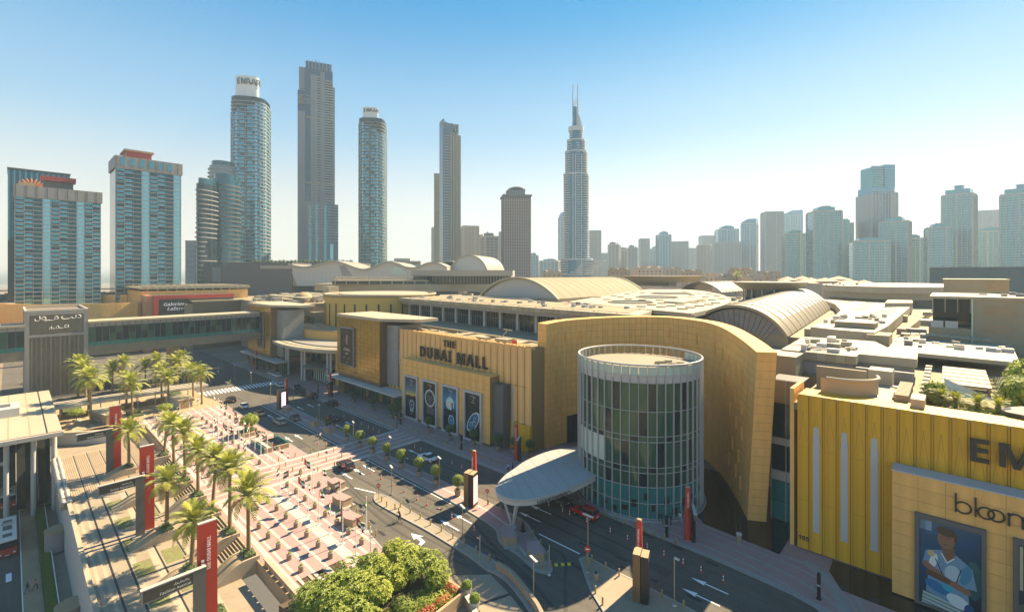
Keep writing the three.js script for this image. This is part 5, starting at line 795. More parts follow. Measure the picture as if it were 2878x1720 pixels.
for (const [z, x] of [[-27.3, -57.2], [-25.4, -57.2], [-29.6, -57.2]]) { const t = thing('wave_ramp', 'curved stone ramp at the near end of the plaza', 'planter', [x - 3.4, 0, z], Math.PI / 2, 'curved ramps at the near end of the plaza'); part(t, 'ramp', waveGeo(0.12, -1.3, 2.6, 1.4), M.tan); part(t, 'side_wall', waveGeo(0.2, -1.2, 2.6, 0.3).translate(0.9, 0, 0), M.pale); }
struct('grass_bank', span(-57.4, -49, -1.6, -1.25, -34, -23.5), M.grass);
{
  const rail = (x0, x1, z, label) => { const t = thing('slotted_balustrade', label, 'railing', [0, 0, 0]); part(t, 'coping', span(x0, x1, 0.95, 1.1, z - 0.3, z + 0.25), M.pale); const n = Math.round((x1 - x0) / 1.6); for (let k = 0; k <= n; k++) pb(t, 'post', M.tan, x0 + k * 1.6, x0 + k * 1.6 + 1.35, 0.1, 0.95, z - 0.1, z + 0.1); };
  rail(-67, -54.5, -23.3, 'slotted stone balustrade at the near edge of the plaza'); rail(-148.5, -124.5, -23.3, 'slotted stone balustrade beyond the palm row');
  for (let k = 0; k < 7; k++) { const x = -74.6 - k * 8.6; const s = thing('terrace_stair', 'flight of pale steps between two wave planters', 'stairs', [x, 0, -22.9], 0, 'stairs between the wave planters'); for (let j = 0; j < 7; j++) pb(s, 'step', M.tan, -2.3, 2.3, -1.5, -0.1 - j * 0.2, j * 0.36, j * 0.36 + 0.36); for (const q of [-2.2, 2.2]) part(s, 'handrail', tube([[q, 0.9, 0.1], [q, 0.95, 0.4], [q, -0.4, 3.2], [q, -0.55, 3.6]], 0.035, 12, 5), M.greyDark); }
}
const armText = (en, seed) => canvasMat(512, 128, (k, w, h) => { k.fillStyle = '#3a3936'; k.fillRect(0, 0, w, h); k.fillStyle = '#e9e9e4'; k.strokeStyle = '#e9e9e4'; k.font = '46px sans-serif'; k.textAlign = 'right'; k.fillText(en, w - 24, 112); k.lineWidth = 5; const r = seeded(seed); k.beginPath(); for (let i = 0; i < 9; i++) { const x = w - 40 - i * 18; k.moveTo(x, 48 - (i % 3) * 12); k.quadraticCurveTo(x - 8, 60 - r() * 8, x - 20, 50); } k.stroke(); });
function signPylon(x, z, y, hr, hp, arm, text, label, wide) {
  const t = thing('sign_pylon', label, 'sign', [x, y, z], Math.PI / 2);    // local +z looks along +x
  const rg = new THREE.BoxGeometry(1.9, hr, 0.5); const p = rg.attributes.position; for (let i = 0; i < p.count; i++) if (p.getY(i) > 0) p.setX(i, p.getX(i) * 0.94);
  part(t, 'red_slab', rg, M.red, [0, hr / 2, 0]); part(t, 'cap', boxg(1.8, 0.12, 0.5, 0, hr + 0.06, 0), M.white); part(t, 'foot', boxg(2.6, 0.25, 1, 0, 0.12, 0), M.kerb);
  const tg = new TextGeometry('THE DUBAI MALL', { font: fontR, size: 0.34, depth: 0.03, curveSegments: 3 }).rotateZ(Math.PI / 2).translate(0.25, hr * 0.62, 0.26); part(t, 'lettering', tg, M.letterWhite);
  for (let k = 0; k < 4; k++) pb(t, 'symbol', M.letterWhite, -0.62, -0.34, hr * 0.6 + k * 0.42, hr * 0.6 + k * 0.42 + 0.26, 0.25, 0.28);
  part(t, 'dark_post', boxg(1.1, hp, 0.45, -1.0, hp / 2, 1.2), M.greyDark); part(t, 'arm', boxg(4.4, 1.3, 0.4, -3.75, hp - 0.65, 1.2), M.grey); part(t, 'arm_face', new THREE.BoxGeometry(4.2, 1.1, 0.03), text, [-3.7, hp - 0.66, 1.42]); part(t, 'arm_top', boxg(5.6, 0.08, 0.5, -3.2, hp + 0.04, 1.2), M.white); part(t, 'post_foot', boxg(2, 0.2, 1.1, -1, 0.1, 1.2), M.kerb);
  return t;
}
signPylon(-92.6, -14.7, -1.5, 13.4, 9.3, 0, armText('Dubai Aquarium', 3), 'tall red sign pylon with the Dubai Aquarium arm on the terrace');
signPylon(-125.4, -14.7, -1.5, 13.4, 9.2, 0, armText('Dubai Fountain', 4), 'red sign pylon with a grey arm near the ribbed steps');
signPylon(-59.4, -14.7, -1.5, 13.4, 9.3, 0, armText('Fashion Avenue', 5), 'red sign pylon with the Fashion Avenue arm, nearest on the terrace');
// ---- lower bus level
{
  const hedge = thing('long_hedge', 'long clipped hedge beside the lower footpath', 'hedge', [0, 0, 0]); part(hedge, 'foliage', span(-174, 40, -12.86, -12.1, -5.0, -3.7), M.grassDark);
  for (const [x, k] of [[-149.2, 1], [-122.4, 2], [-93, 3]]) { const d = thing('vent_drum', ['', 'round concrete vent drum beside the white stools', 'round concrete vent drum in the middle of the lower ledge', 'round concrete vent drum nearest the camera on the lower ledge'][k], 'vent', [x, -13, -6]); part(d, 'shell', new THREE.CylinderGeometry(1.75, 1.75, 4.2, 40, 1, true).translate(0, 2.1, 0), M.grey); part(d, 'lid', new THREE.CylinderGeometry(1.85, 1.8, 0.25, 40).translate(0, 4.25, 0), M.tan); part(d, 'base', new THREE.CylinderGeometry(1.8, 1.9, 0.3, 40).translate(0, 0.35, 0), M.greyDark); }
  const g = thing('white_handrail', 'long white handrail between footpath and bus road', 'railing', [0, 0, 0]); part(g, 'rail', tube([[-176, -12, -1.3], [-150, -12, -1.3], [-100, -12, -1.3], [-40, -12, -1.3]], 0.07, 40, 6), M.letterWhite); for (let k = 0; k < 34; k++) part(g, 'post', rod([-174 + k * 4, -12.9, -1.3], [-174 + k * 4, -12, -1.3], 0.05, 5), M.letterWhite);
  const g2 = thing('ledge_handrail', 'white handrail along the concrete ledge by the hedge', 'railing', [0, 0, 0]); part(g2, 'rail', tube([[-170, -11.9, -5.15], [-120, -11.9, -5.15], [-60, -11.9, -5.15]], 0.07, 40, 6), M.letterWhite); for (let k = 0; k < 28; k++) part(g2, 'post', rod([-169 + k * 4, -12.8, -5.15], [-169 + k * 4, -11.9, -5.15], 0.04, 5), M.letterWhite);
  const eggs = thing('garden_stool', 'small white moulded stool in the double row beside the steps', 'stool', [-142, -1.45, -6.55], 0, 'double row of white stools by the ribbed steps');
  const sg = new THREE.SphereGeometry(0.42, 10, 8).scale(1.1, 0.8, 0.8).translate(0, 0.34, 0); part(eggs, 'shell', sg, M.white); part(eggs, 'foot', cyl(0.2, 0.16, 0.12, 0, 0, 0, 8), M.greyLight);
  for (let k = 1; k < 60; k++) { const r = k % 2; copyOf(eggs, [-142 + (k >> 1) * 0.98, -1.45, -6.55 - r * 0.75 + 0.2], (k * 1.3) % 1.2); }
  struct('seat_ledge', span(-143, -113, -2.2, -1.45, -7.3, -5.9), M.conc);
  function bus(x, label) {
    const t = thing('city_bus', label, 'bus', [x, -13, 0.4]);
    const body = new RoundedBoxGeometry(12, 1.7, 2.5, 3, 0.15).translate(-6, 1.15, 0); part(t, 'lower_body', body, M.red); part(t, 'upper_body', new RoundedBoxGeometry(11.96, 1.35, 2.48, 3, 0.15).translate(-6, 2.35, 0), M.carGlass); part(t, 'roof', new RoundedBoxGeometry(12, 0.42, 2.52, 3, 0.15).translate(-6, 3.08, 0), S([0.78, 0.72, 0.6], 0.5));
    part(t, 'windscreen', boxg(0.06, 1.15, 2.2, 0.0, 2.3, 0), M.carGlass); for (const [a, b] of [[-3, -1.6], [-7, -5], [-10, -8.6]]) pb(t, 'roof_hatch', M.greyDark, a, b, 3.29, 3.36, -0.6, 0.6); part(t, 'roof_unit', span(-8.3, -7.4, 3.29, 3.6, -0.8, 0.8), M.white);
    for (let k = 0; k < 7; k++) pb(t, 'window_post', M.red, -1.5 - k * 1.55, -1.4 - k * 1.55, 1.9, 2.95, -1.262, 1.262);
    for (const x of [-2.4, -8.9]) for (const z of [-1.15, 1.15]) { const w = part(t, 'wheel', new THREE.CylinderGeometry(0.48, 0.48, 0.3, 18).rotateX(Math.PI / 2), M.tyre, [x, 0.48, z]); part(w, 'rim', new THREE.CylinderGeometry(0.26, 0.26, 0.32, 12).rotateX(Math.PI / 2), M.rim); }
    for (const z of [-0.9, 0.9]) pb(t, 'headlight', M.lampGlass, -0.02, 0.03, 0.7, 0.95, z - 0.18, z + 0.18); pb(t, 'number_plate', M.paint, 0, 0.03, 0.42, 0.56, -0.3, 0.3);
  }
  bus(-126.3, 'red city bus with cream roof on the lower road'); bus(-152, 'red city bus further back behind the first bus');
}

// ================================================================ TOWERS
const bandsGeo = (w, d, h, fl, th, out, y0 = 0) => { const l = []; for (let y = y0 + fl; y < h - 0.5; y += fl) l.push(new THREE.BoxGeometry(w + 2 * out, th, d + 2 * out).translate(0, y, 0)); return merge(l); };
// ---- twin glass apartment slabs on the left (faces look along +x)
function slabTower(x, z0, z1, h, base, floors, bays, label, roofH) {
  const t = thing('glass_slab_tower', label, 'tower', [x, base, (z0 + z1) / 2], Math.PI / 2), w = Math.abs(z0 - z1), fh = (h - base) / floors, bw = w / bays, H = h - base;
  part(t, 'body', span(-w / 2, w / 2, 0, H, -24, -1.2), M.towerDark);
  for (let f = 0; f <= floors; f++) pb(t, 'floor_slab', M.slabWhite, -w / 2 - 0.3, w / 2 + 0.3, f * fh - 0.16, f * fh + 0.16, -1.3, 0.25);
  for (let b = 0; b < bays; b++) for (let f = 0; f < floors; f++) {
    const kind = b % 4, rec = kind === 2 ? -0.9 : 0; const m = kind === 3 ? M.towerTeal2 : (b * 3 + f) % 5 === 0 ? M.towerTeal3 : kind === 2 ? M.towerTeal3 : M.towerTeal;
    pb(t, 'pane', m, -w / 2 + b * bw + bw * 0.08, -w / 2 + (b + 1) * bw - bw * 0.08, f * fh + 0.16 + (kind === 0 ? fh * 0.3 : 0), (f + 1) * fh - 0.2 - (kind === 1 ? fh * 0.28 : 0), -1.2 + rec * 0.5, -0.15 + rec);
  }
  for (let b = 0; b <= bays; b++) pb(t, 'pier', b % 4 === 2 ? M.slabGrey : M.slabWhite, -w / 2 + b * bw - 0.14, -w / 2 + b * bw + 0.14, 0, H, -1.2, 0.05);
  part(t, 'crown', span(-w / 2 - 0.6, w / 2 + 0.8, H + 0.17, H + roofH, -24.5, 0.5), M.grey); for (let k = 0; k < 9; k++) pb(t, 'crown_joint', M.greyDark, -w / 2 + k * w / 8.5, -w / 2 + k * w / 8.5 + 0.3, H + 0.2, H + roofH - 0.1, 0.5, 0.56);
  return t;
}
{
  const a = slabTower(-346, [-1.56, 77.67][0], [-34.28, 77.88][0], [-16.44, 78.28][1], 12, 30, 10, 'shorter glass apartment slab with a wide grey crown', 6);
  { const ha = [-16.44, 78.28][1] - 12 + 6; part(a, 'roof_gantry', span(-7, 7, ha + 5, ha + 7.5, -16, -9), M.redDark); part(a, 'gantry_leg', span(-6, 6, ha, ha + 5, -14, -11), M.greyDark); part(a, 'roof_box', span(-15, -9, ha, ha + 2.5, -14, -8), M.tan); }
  const b = slabTower(-346, [-40.89, 99.85][0], [-71.65, 98.89][0], [-53.57, 99.39][1], 16, 34, 8, 'taller glass apartment slab with a flat pale crown', 7);
  const w2 = Math.abs([-40.89, 99.85][0] - [-71.65, 98.89][0]); part(b, 'roof_house', span(-w2 / 2 + 5, w2 / 2 - 14, [-53.57, 99.39][1] - 16 + 7, [-53.57, 99.39][1] - 16 + 11, -18, -3), M.redDark); part(b, 'roof_lid', span(-w2 / 2 + 4, w2 / 2 - 13, [-53.57, 99.39][1] - 16 + 11, [-53.57, 99.39][1] - 16 + 12, -19, -2), M.tan);
  for (let k = 0; k < 6; k++) pb(b, 'crown_window', M.towerTeal, -w2 / 2 + 2 + k * w2 / 7, -w2 / 2 + 4 + k * w2 / 7, [-53.57, 99.39][1] - 14, [-53.57, 99.39][1] - 10, 0.5, 0.58);
  const c = thing('dark_logo_block', 'dark glass block with a small orange flower emblem behind the shorter slab', 'tower', [-392, 8, 0], Math.PI / 2);
  const z0 = [1.07, 98.15][0], z1 = [-24.89, 98.99][0], top = [-11.19, 99.16][1]; c.position.z = (z0 + z1) / 2; const w = Math.abs(z0 - z1), Hc = top - 8;
  part(c, 'body', span(-w / 2, w / 2, 0, Hc, -22, -0.3), M.towerDark); for (let k = 0; k < 34; k++) pb(c, 'glass_strip', k % 3 ? M.towerTeal3 : M.towerTeal, -w / 2 + k * w / 34 + 0.06, -w / 2 + (k + 1) * w / 34 - 0.06, Hc * 0.55 + (k % 2) * 1.2, Hc - 0.6, -0.3, 0);
  part(c, 'parapet', span(-w / 2 - 0.2, w / 2 + 0.2, Hc, Hc + 0.7, -22.2, 0.1), M.greyDark);
  for (let k = 0; k < 9; k++) { const q = -1.35 + k * 0.34, m = part(c, 'emblem_petal', new THREE.SphereGeometry(1, 8, 6).scale(0.55, 2.6, 0.15), S([0.75, k % 2 ? 0.16 : 0.24, 0.02], 0.5), [-w * 0.14 + Math.sin(q) * 3.6, Hc - 9.5 + Math.cos(q) * 2.6, 0.25]); m.rotation.z = -q; }
  const p = thing('podium_deck', 'low dark podium with open car decks under the glass slabs', 'building', [-352, 0, -30], Math.PI / 2); part(p, 'deck', span(-70, 62, 0, 11.5, -40, 8), M.greyDark); for (let k = 0; k < 3; k++) pb(p, 'deck_edge', M.slabGrey, -70, 62, 12 + k * 2.2, 12.5 + k * 2.2, 5, 5.6); part(p, 'white_stair_block', span(33, 37, 11.5, 23, 0, 6), M.roof); part(p, 'blue_shop', span(26, 33, 11.5, 16, 2, 5), M.towerTeal2); part(p, 'red_mast', span(30, 30.8, 11.5, 36, -6, -5.2), M.redDark); for (let k = 0; k < 9; k++) pb(p, 'stilt', M.slabGrey, 38 + k * 3, 38.6 + k * 3, 11.5, 17, 6, 6.6);
}
// ---- oval residential towers with a white name fin
function ovalTower([x, z, w, h], d, ry, floors, cutDir, finW, finH, label, warm) {
  const t = thing('oval_tower', label, 'tower', [x, 0, z], ry), fh = h / floors;
  const sq = (v) => Math.sign(v) * Math.pow(Math.abs(v), 0.62), CO = (a) => sq(Math.cos(a)), SI = (a) => sq(Math.sin(a)), plan = (k) => Array.from({ length: 40 }, (_, i) => [CO(i / 40 * Math.PI * 2) * w / 2 * k, SI(i / 40 * Math.PI * 2) * d / 2 * k]);
  const sh = (k) => new THREE.Shape(plan(k).map((p) => new THREE.Vector2(p[0], -p[1])));
  // roofline steps down to one side: body in six slices of different height
  const body = new THREE.ExtrudeGeometry(sh(0.985), { depth: h - 6, bevelEnabled: false }).rotateX(-Math.PI / 2); part(t, 'body', body, M.towerDark);
  const A = [], B = [], C = [], sl = [], pi = [];
  const n = 40;
  for (let i = 0; i < n; i++) {
    const a = ((i + 0.5) / n) * Math.PI * 2, px = CO(a) * w / 2, pz = SI(a) * d / 2, a1 = (i / n) * Math.PI * 2, a2 = ((i + 1) / n) * Math.PI * 2, wd = Math.hypot((CO(a2) - CO(a1)) * w / 2, (SI(a2) - SI(a1)) * d / 2), ang = Math.atan2((CO(a2) - CO(a1)) * w / 2, (SI(a2) - SI(a1)) * d / 2);
    if (pz < -d * 0.3) continue;
    const nf = Math.floor(floors - 2 - (cutDir > 0 ? Math.max(0, px / w + 0.5) : Math.max(0, 0.5 - px / w)) * 4);
    for (let f = 1; f < nf; f++) { const tgt = i % 5 === 2 ? C : (i * 3 + f) % 4 === 0 ? B : A; tgt.push(new THREE.BoxGeometry(wd * 0.86, fh * 0.62, 0.3).rotateY(ang + Math.PI / 2).translate(px, f * fh + fh * 0.45, pz)); }
    if (i % 2 === 0) pi.push(new THREE.BoxGeometry(0.35, nf * fh, 0.6).rotateY(ang + Math.PI / 2).translate(CO(a1) * w / 2 * 1.006, nf * fh / 2, SI(a1) * d / 2 * 1.006));
  }
  for (let f = 1; f < floors - 2; f++) sl.push(new THREE.ExtrudeGeometry(sh(1.012), { depth: fh * 0.16, bevelEnabled: false, curveSegments: 1 }).rotateX(-Math.PI / 2).translate(0, f * fh, 0));
  stuff(t, 'panes', merge(A), M.towerTeal); stuff(t, 'dark_panes', merge(B), M.towerTeal3); stuff(t, 'bright_panes', merge(C), M.towerTeal2); stuff(t, 'floor_slabs', merge(sl), warm ? M.roofTan : M.slabWhite); stuff(t, 'piers', merge(pi), warm ? M.roofTan : M.slabWhite);
  const fin = new THREE.CylinderGeometry(finW, finW, finH, 24, 1, true, -1.2, 2.4).scale(1, 1, 0.6); part(t, 'name_fin', fin, S([0.75, 0.73, 0.7], 0.5, { side: THREE.DoubleSide }), [-w * 0.06, h - 2 + finH / 2 - 4, d * 0.1]); part(t, 'fin_mast', cyl(0.4, 0.3, 3, -w * 0.2, h + finH - 6, d * 0.2, 6), M.slabWhite);
  const sz = finH * 0.26; let a = -0.85; for (const ch of 'EMAAR') { const g = new TextGeometry(ch, { font, size: sz, depth: 0.4, curveSegments: 3 }); const r = finW + 0.2; part(t, 'letter', g, M.greyDark, [-w * 0.06 + Math.sin(a) * r, h + finH * 0.62 - 6, d * 0.1 + Math.cos(a) * r * 0.6], a * 0.8); a += 0.4; }
  return t;
}
const VY = 0.7517, face = (x, z) => Math.atan2(-x, -z);      // turn that looks back at the street
ovalTower([-566.29, -182.44, 35.79, 235.1], 40, VY + 0.25, 60, -1, 12.5, 25, 'tall teal oval tower with white name fin, left of the grey tower', false);
ovalTower([-503.68, -295.72, 30.26, 225.87], 36, VY + 0.1, 60, 1, 9.6, 15, 'slimmer oval tower with small name fin, right of the grey tower', true);
// ---- stepped grey tower and its pale sister
function piece(t, name, m, x0, x1, y0, y1, z0, z1) { return part(t, name, span(x0, x1, y0, y1, z0, z1), m); }
{
  const [x, z, w, h] = [-591.96, -267.96, 44.38, 313.51], k = w / 230, t = thing('grey_stepped_tower', 'tallest grey tower with stepped finned crown', 'tower', [x, 0, z], face(x, z)), H = (v) => h - (v - 85) * (600 / 1320 / 2.3556), X = (a) => (a - 825) * k;
  const side = S([0.20, 0.195, 0.22], 0.6), body = S([0.03, 0.075, 0.13], 0.15, { metalness: 0.6 });
  piece(t, 'shaft', body, X(752), X(922), 0, H(150), -46, -2); piece(t, 'crown', body, X(755), X(915), H(150), H(98), -40, -4);
  for (let i = 0; i < 7; i++) pb(t, 'crown_fin', M.slabGrey, X(770 + i * 22), X(776 + i * 22), H(175), H(86 + Math.abs(i - 2) * 4), -5, -2.5);
  piece(t, 'left_wing', body, X(706), X(758), 0, H(290), -30, -8); piece(t, 'left_wing_upper', side, X(714), X(756), H(290), H(135), -30, -8); piece(t, 'left_fin', side, X(708), X(752), 0, H(440), -9, 0);
  piece(t, 'bright_pier', side, X(786), X(826), H(1030), H(190), -4, -0.5); piece(t, 'bright_pier', side, X(846), X(872), H(1030), H(165), -4, 0.4); piece(t, 'right_pier', side, X(922), X(936), 0, H(250), -40, -4);
  piece(t, 'lower_block', side, X(752), X(896), 0, H(1030), -6, 2.5); piece(t, 'lower_block', body, X(884), X(956), 0, H(1045), -30, 4); piece(t, 'glass_foot', M.towerTeal2, X(905), X(925), 0, H(1310), 4, 4.4);
  const bal = [], bal2 = []; for (let v = 200; v < 1030; v += 17) { bal.push(new THREE.BoxGeometry(7, 0.9, 2.6).translate(X(836), H(v), -1.2)); bal.push(new THREE.BoxGeometry(10, 0.9, 2.4).translate(X(898), H(v + 20), -1)); bal2.push(new THREE.BoxGeometry(12, 0.5, 1).translate(X(772), H(v + 90), -1.8)); }
  const lo = []; for (let v = 1060; v < 1290; v += 19) for (const a of [790, 842, 905, 934]) lo.push(new THREE.BoxGeometry(8, 1, 1.6).translate(X(a), H(v), a > 880 ? 4.6 : 3.2));
  stuff(t, 'balconies', merge(bal), M.slabWhite); stuff(t, 'window_bands', merge(bal2), M.towerTeal3); stuff(t, 'lower_balconies', merge(lo), M.slabWhite);
  for (const a of [775, 815, 868]) pb(t, 'entrance_glass', M.towerTeal, X(a), X(a + 16), 0, H(1050), 2.5, 2.56);
  pb(t, 'sky_band', M.roofTan, X(760), X(905), H(480), H(470), -3, -0.3); pb(t, 'sky_band', M.roofTan, X(760), X(925), H(910), H(900), -3, -0.3);
  for (let i = 0; i < 6; i++) pb(t, 'sky_window', M.slabWhite, X(712), X(800), H(330 + i * 10), H(332 + i * 10), -8, -1.8);
}
{
  const [x, z, w, h] = [-530.15, -435.24, 31.05, 258.28], t = thing('slender_pale_tower', 'slender tower with toothed crown, right of the second oval tower', 'tower', [x, 0, z], face(x, z) + 0.3), H = (v) => h - (v - 340) * (680 / 1320 / 2.3556);
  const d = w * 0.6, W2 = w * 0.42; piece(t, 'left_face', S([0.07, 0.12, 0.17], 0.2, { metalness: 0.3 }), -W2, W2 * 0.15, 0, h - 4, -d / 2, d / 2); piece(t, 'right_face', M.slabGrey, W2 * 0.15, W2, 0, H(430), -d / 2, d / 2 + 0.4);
  for (let i = 0; i < 7; i++) pb(t, 'crown_tooth', M.slabGrey, -W2 + i * W2 * 0.27, -W2 + i * W2 * 0.27 + 2, h - 4, h + 1 - i * 3.2, -d / 2, d / 2); for (const a of [-0.2, 0.1, 0.45]) pb(t, 'vertical_pier', M.roofTan, W2 * a, W2 * a + 2.4, 0, H(420), d / 2, d / 2 + 1.2);
  const l = []; for (let y = 12; y < H(440); y += 4) { l.push(new THREE.BoxGeometry(W2 * 0.5, 1, 1.8).translate(W2 * 0.76, y, d / 2 + 0.6)); l.push(new THREE.BoxGeometry(1.8, 1, d * 0.86).translate(W2 + 0.5, y, 0)); l.push(new THREE.BoxGeometry(W2 * 0.7, 0.7, 0.4).translate(-W2 * 0.55, y, d / 2)); } stuff(t, 'balconies', merge(l), M.roof);
  const [x2, z2, w2, h2] = [-606.01, -473.85, 10.51, 197.31], u = thing('tan_side_tower', 'plain tan tower edge behind the slender tower', 'tower', [x2, 0, z2], VY); piece(u, 'body', M.roofTan, -w2 / 2, w2 / 2, 0, h2, -12, 12); piece(u, 'parapet', M.tan, -w2 / 2 - 0.3, w2 / 2 + 0.3, h2, h2 + 2, -12.3, 12.3);
}
{   // curved brown balcony towers
  const mk = ([x, z, w, h], label, m, sm, bulge) => { const t = thing('balcony_tower', label, 'tower', [x, 0, z], VY), p = (k) => ellipse(0, 0, w / 2 * k, 15 * k, 36); part(t, 'body', slab(p(0.95), 0, h - 2), m); const l = []; for (let y = 5, i = 0; y < h - 5; y += 4.1, i++) l.push(slab(ellipse(Math.sin(i * 0.35) * bulge, 0, w / 2 * 1.03, 15.6, 30), y, y + 0.8)); stuff(t, 'balcony_slabs', merge(l), sm); part(t, 'crown', slab(p(0.8), h - 2, h + 3), M.towerTeal3); return t; };
  mk([-485.31, -121.25, 11.89, 119.72], 'curved balcony tower, the lowest and leftmost of the brown trio', M.towerDark, M.slabGrey, 0.7); mk([-496.12, -138.52, 21.23, 127.81], 'broad brown banded tower beside the tall teal oval tower', M.towerTeal3, S([0.085, 0.066, 0.055], 0.6), 0.5); mk([-566.13, -155.21, 25.73, 154.39], 'pale glass-topped tower behind the brown banded tower', S([0.18, 0.22, 0.25], 0.3), M.slabWhite, 0.9);
  const [x, z, w, h] = [-539.64, -125.22, 9.76, 70.3], t = thing('white_perforated_block', 'small white perforated block at the left of the brown towers', 'building', [x, 0, z], VY); part(t, 'wall', span(-w / 2, w / 2, 0, h, -10, 10), M.slabWhite); part(t, 'parapet', span(-w / 2 - 0.2, w / 2 + 0.2, h, h + 0.8, -10.2, 10.2), M.white); for (let i = 0; i < 5; i++) for (let j = 0; j < 7; j++) pb(t, 'slot', M.slabGrey, -w / 2 + 2 + i * w * 0.18, -w / 2 + 2.5 + i * w * 0.18, h - 6 - j * 5, h - 3 - j * 5, 10, 10.08);
}
{   // podium of the towers
  const t = thing('tower_podium', 'long dark podium below the oval and grey towers', 'building', [-441.15, 42.03, -135.15], VY), k = 400 / 1320 / 2.3556;
  part(t, 'wall', span(-135 * k, 330 * k, -30, 52 * k, -40, 0), S([0.09, 0.075, 0.075], 0.6)); part(t, 'side_wing', span(-330 * k, -135 * k, -30, 38 * k, -50, -8), S([0.07, 0.06, 0.062], 0.6)); part(t, 'garden_deck', span(-135 * k, 640 * k, -30, 58 * k, -90, -41), M.greyDark);
  for (let i = 0; i < 14; i++) part(t, 'lattice_line', rod([(-120 + i * 18) * k, 2, 0.1], [(-111 + i * 18) * k, 40 * k, 0.1], 0.12, 4), M.slabGrey), part(t, 'lattice_line', rod([(-111 + i * 18) * k, 2, 0.12], [(-120 + i * 18) * k, 40 * k, 0.12], 0.12, 4), M.slabGrey);
  part(t, 'pale_door', span(-240 * k, -180 * k, -10, 20 * k, -8, -7.8), M.slabGrey);
  for (let i = 0; i < 26; i++) { const g = thing('podium_shrub', 'small round shrub on the podium terrace', 'shrub', [0, 0, 0], 0, 'shrubs on the podium terrace'), b = t.position, lx = (-120 + i * 29) * k, c = Math.cos(VY), s = Math.sin(VY), lz = -43; g.position.set(b.x + lx * c + lz * s, b.y + 58 * k, b.z - lx * s + lz * c); part(g, 'foliage', podShrub(i), M.leafC); }
}
function podShrub(i) { podShrub.g ??= [0, 1, 2].map((k) => leafBall(160, 2 + k * 0.5, 1.3 + k * 0.4, 2, 0.55, 60 + k, 0.5).translate(0, 1.1, 0)); return podShrub.g[i % 3]; }
// ---- tall white and blue spire tower
{
  const [x, z, w, h] = [-373.27, -527.15, 34.99, 295.81], k = 640 / 1320 / 2.3556, t = thing('spire_tower', 'blue and white balcony tower ending in a twin-antenna spire', 'tower', [x, 0, z], face(x, z)), H = (v) => h - (v - 95) * k;
  const blue = S([0.05, 0.16, 0.24], 0.15, { metalness: 0.3 }), pale = S([0.55, 0.56, 0.56], 0.6);
  const tiers = [[1350, 1250, 105, 60], [1250, 690, 80, 56], [690, 540, 70, 50], [540, 465, 58, 44], [465, 385, 42, 34]];
  tiers.forEach(([v0, v1, a, b], i) => { part(t, 'tier', slab(ellipse(0, 0, a * k * 0.96, b * k, 40), i ? H(v0) : 0, H(v1)), blue); part(t, 'tier_cap', slab(ellipse(0, 0, a * k * 1.05, b * k * 1.08, 40), H(v1), H(v1) + 1.8), pale); });
  const l = [], c = []; for (let v = 395; v < 1345; v += 15.5) { const q = tiers.find(([a, b]) => v < a && v > b); if (!q) continue; const a = q[2] * k; l.push(slab(ellipse(-a * 0.62, 0, a * 0.42, q[3] * k * 0.9, 16), H(v), H(v) + 1.1)); l.push(slab(ellipse(a * 0.74, 0, a * 0.36, q[3] * k * 0.92, 16), H(v), H(v) + 1.1)); if (v > 480) c.push(slab(ellipse(a * 0.2, q[3] * k * 0.55, a * 0.3, q[3] * k * 0.55, 14), H(v), H(v) + 0.8)); }
  stuff(t, 'balcony_rings', merge(l), pale); stuff(t, 'front_balconies', merge(c), pale);
  for (const a of [-22, -6, 34]) pb(t, 'vertical_pier', pale, a * k * 1.0, (a + 5) * k, 0, H(560), 52 * k, 58 * k);
  part(t, 'crown_disc', slab(ellipse(0, 0, 50 * k, 42 * k, 36), H(400), H(372)), pale); part(t, 'spire_core', span(-18 * k, 2 * k, H(372), H(235), -10 * k, 8 * k), blue); part(t, 'spire_shell', span(2 * k, 16 * k, H(372), H(235), -9 * k, 6 * k), pale);
  part(t, 'spire_fin', new THREE.ExtrudeGeometry(new THREE.Shape([[14, 372], [38, 380], [36, 350], [22, 300], [14, 290]].map(([a, v]) => new THREE.Vector2(a * k, H(v)))), { depth: 4, bevelEnabled: false }), pale); part(t, 'spire_fin', new THREE.ExtrudeGeometry(new THREE.Shape([[-18, 372], [-26, 380], [-24, 310], [-18, 300]].map(([a, v]) => new THREE.Vector2(a * k, H(v)))), { depth: 4, bevelEnabled: false }), pale);
  for (const a of [-20, 12]) part(t, 'antenna', cyl(1.0, 0.5, H(90) - H(372), a * k, H(372), 0, 8), M.slabWhite); for (let i = 0; i < 6; i++) part(t, 'truss_brace', rod([-20 * k, H(232 - i * 7), 0], [12 * k, H(225 - i * 7 - 7), 0], 0.3, 4), pale);
  for (let i = 0; i < 7; i++) part(t, 'foot_terrace', slab(ellipse(i * 3.2, 0, (110 - i * 2) * k, 64 * k, 40), H(1350 - i * 15), H(1350 - i * 15) + 1.3), pale);
}
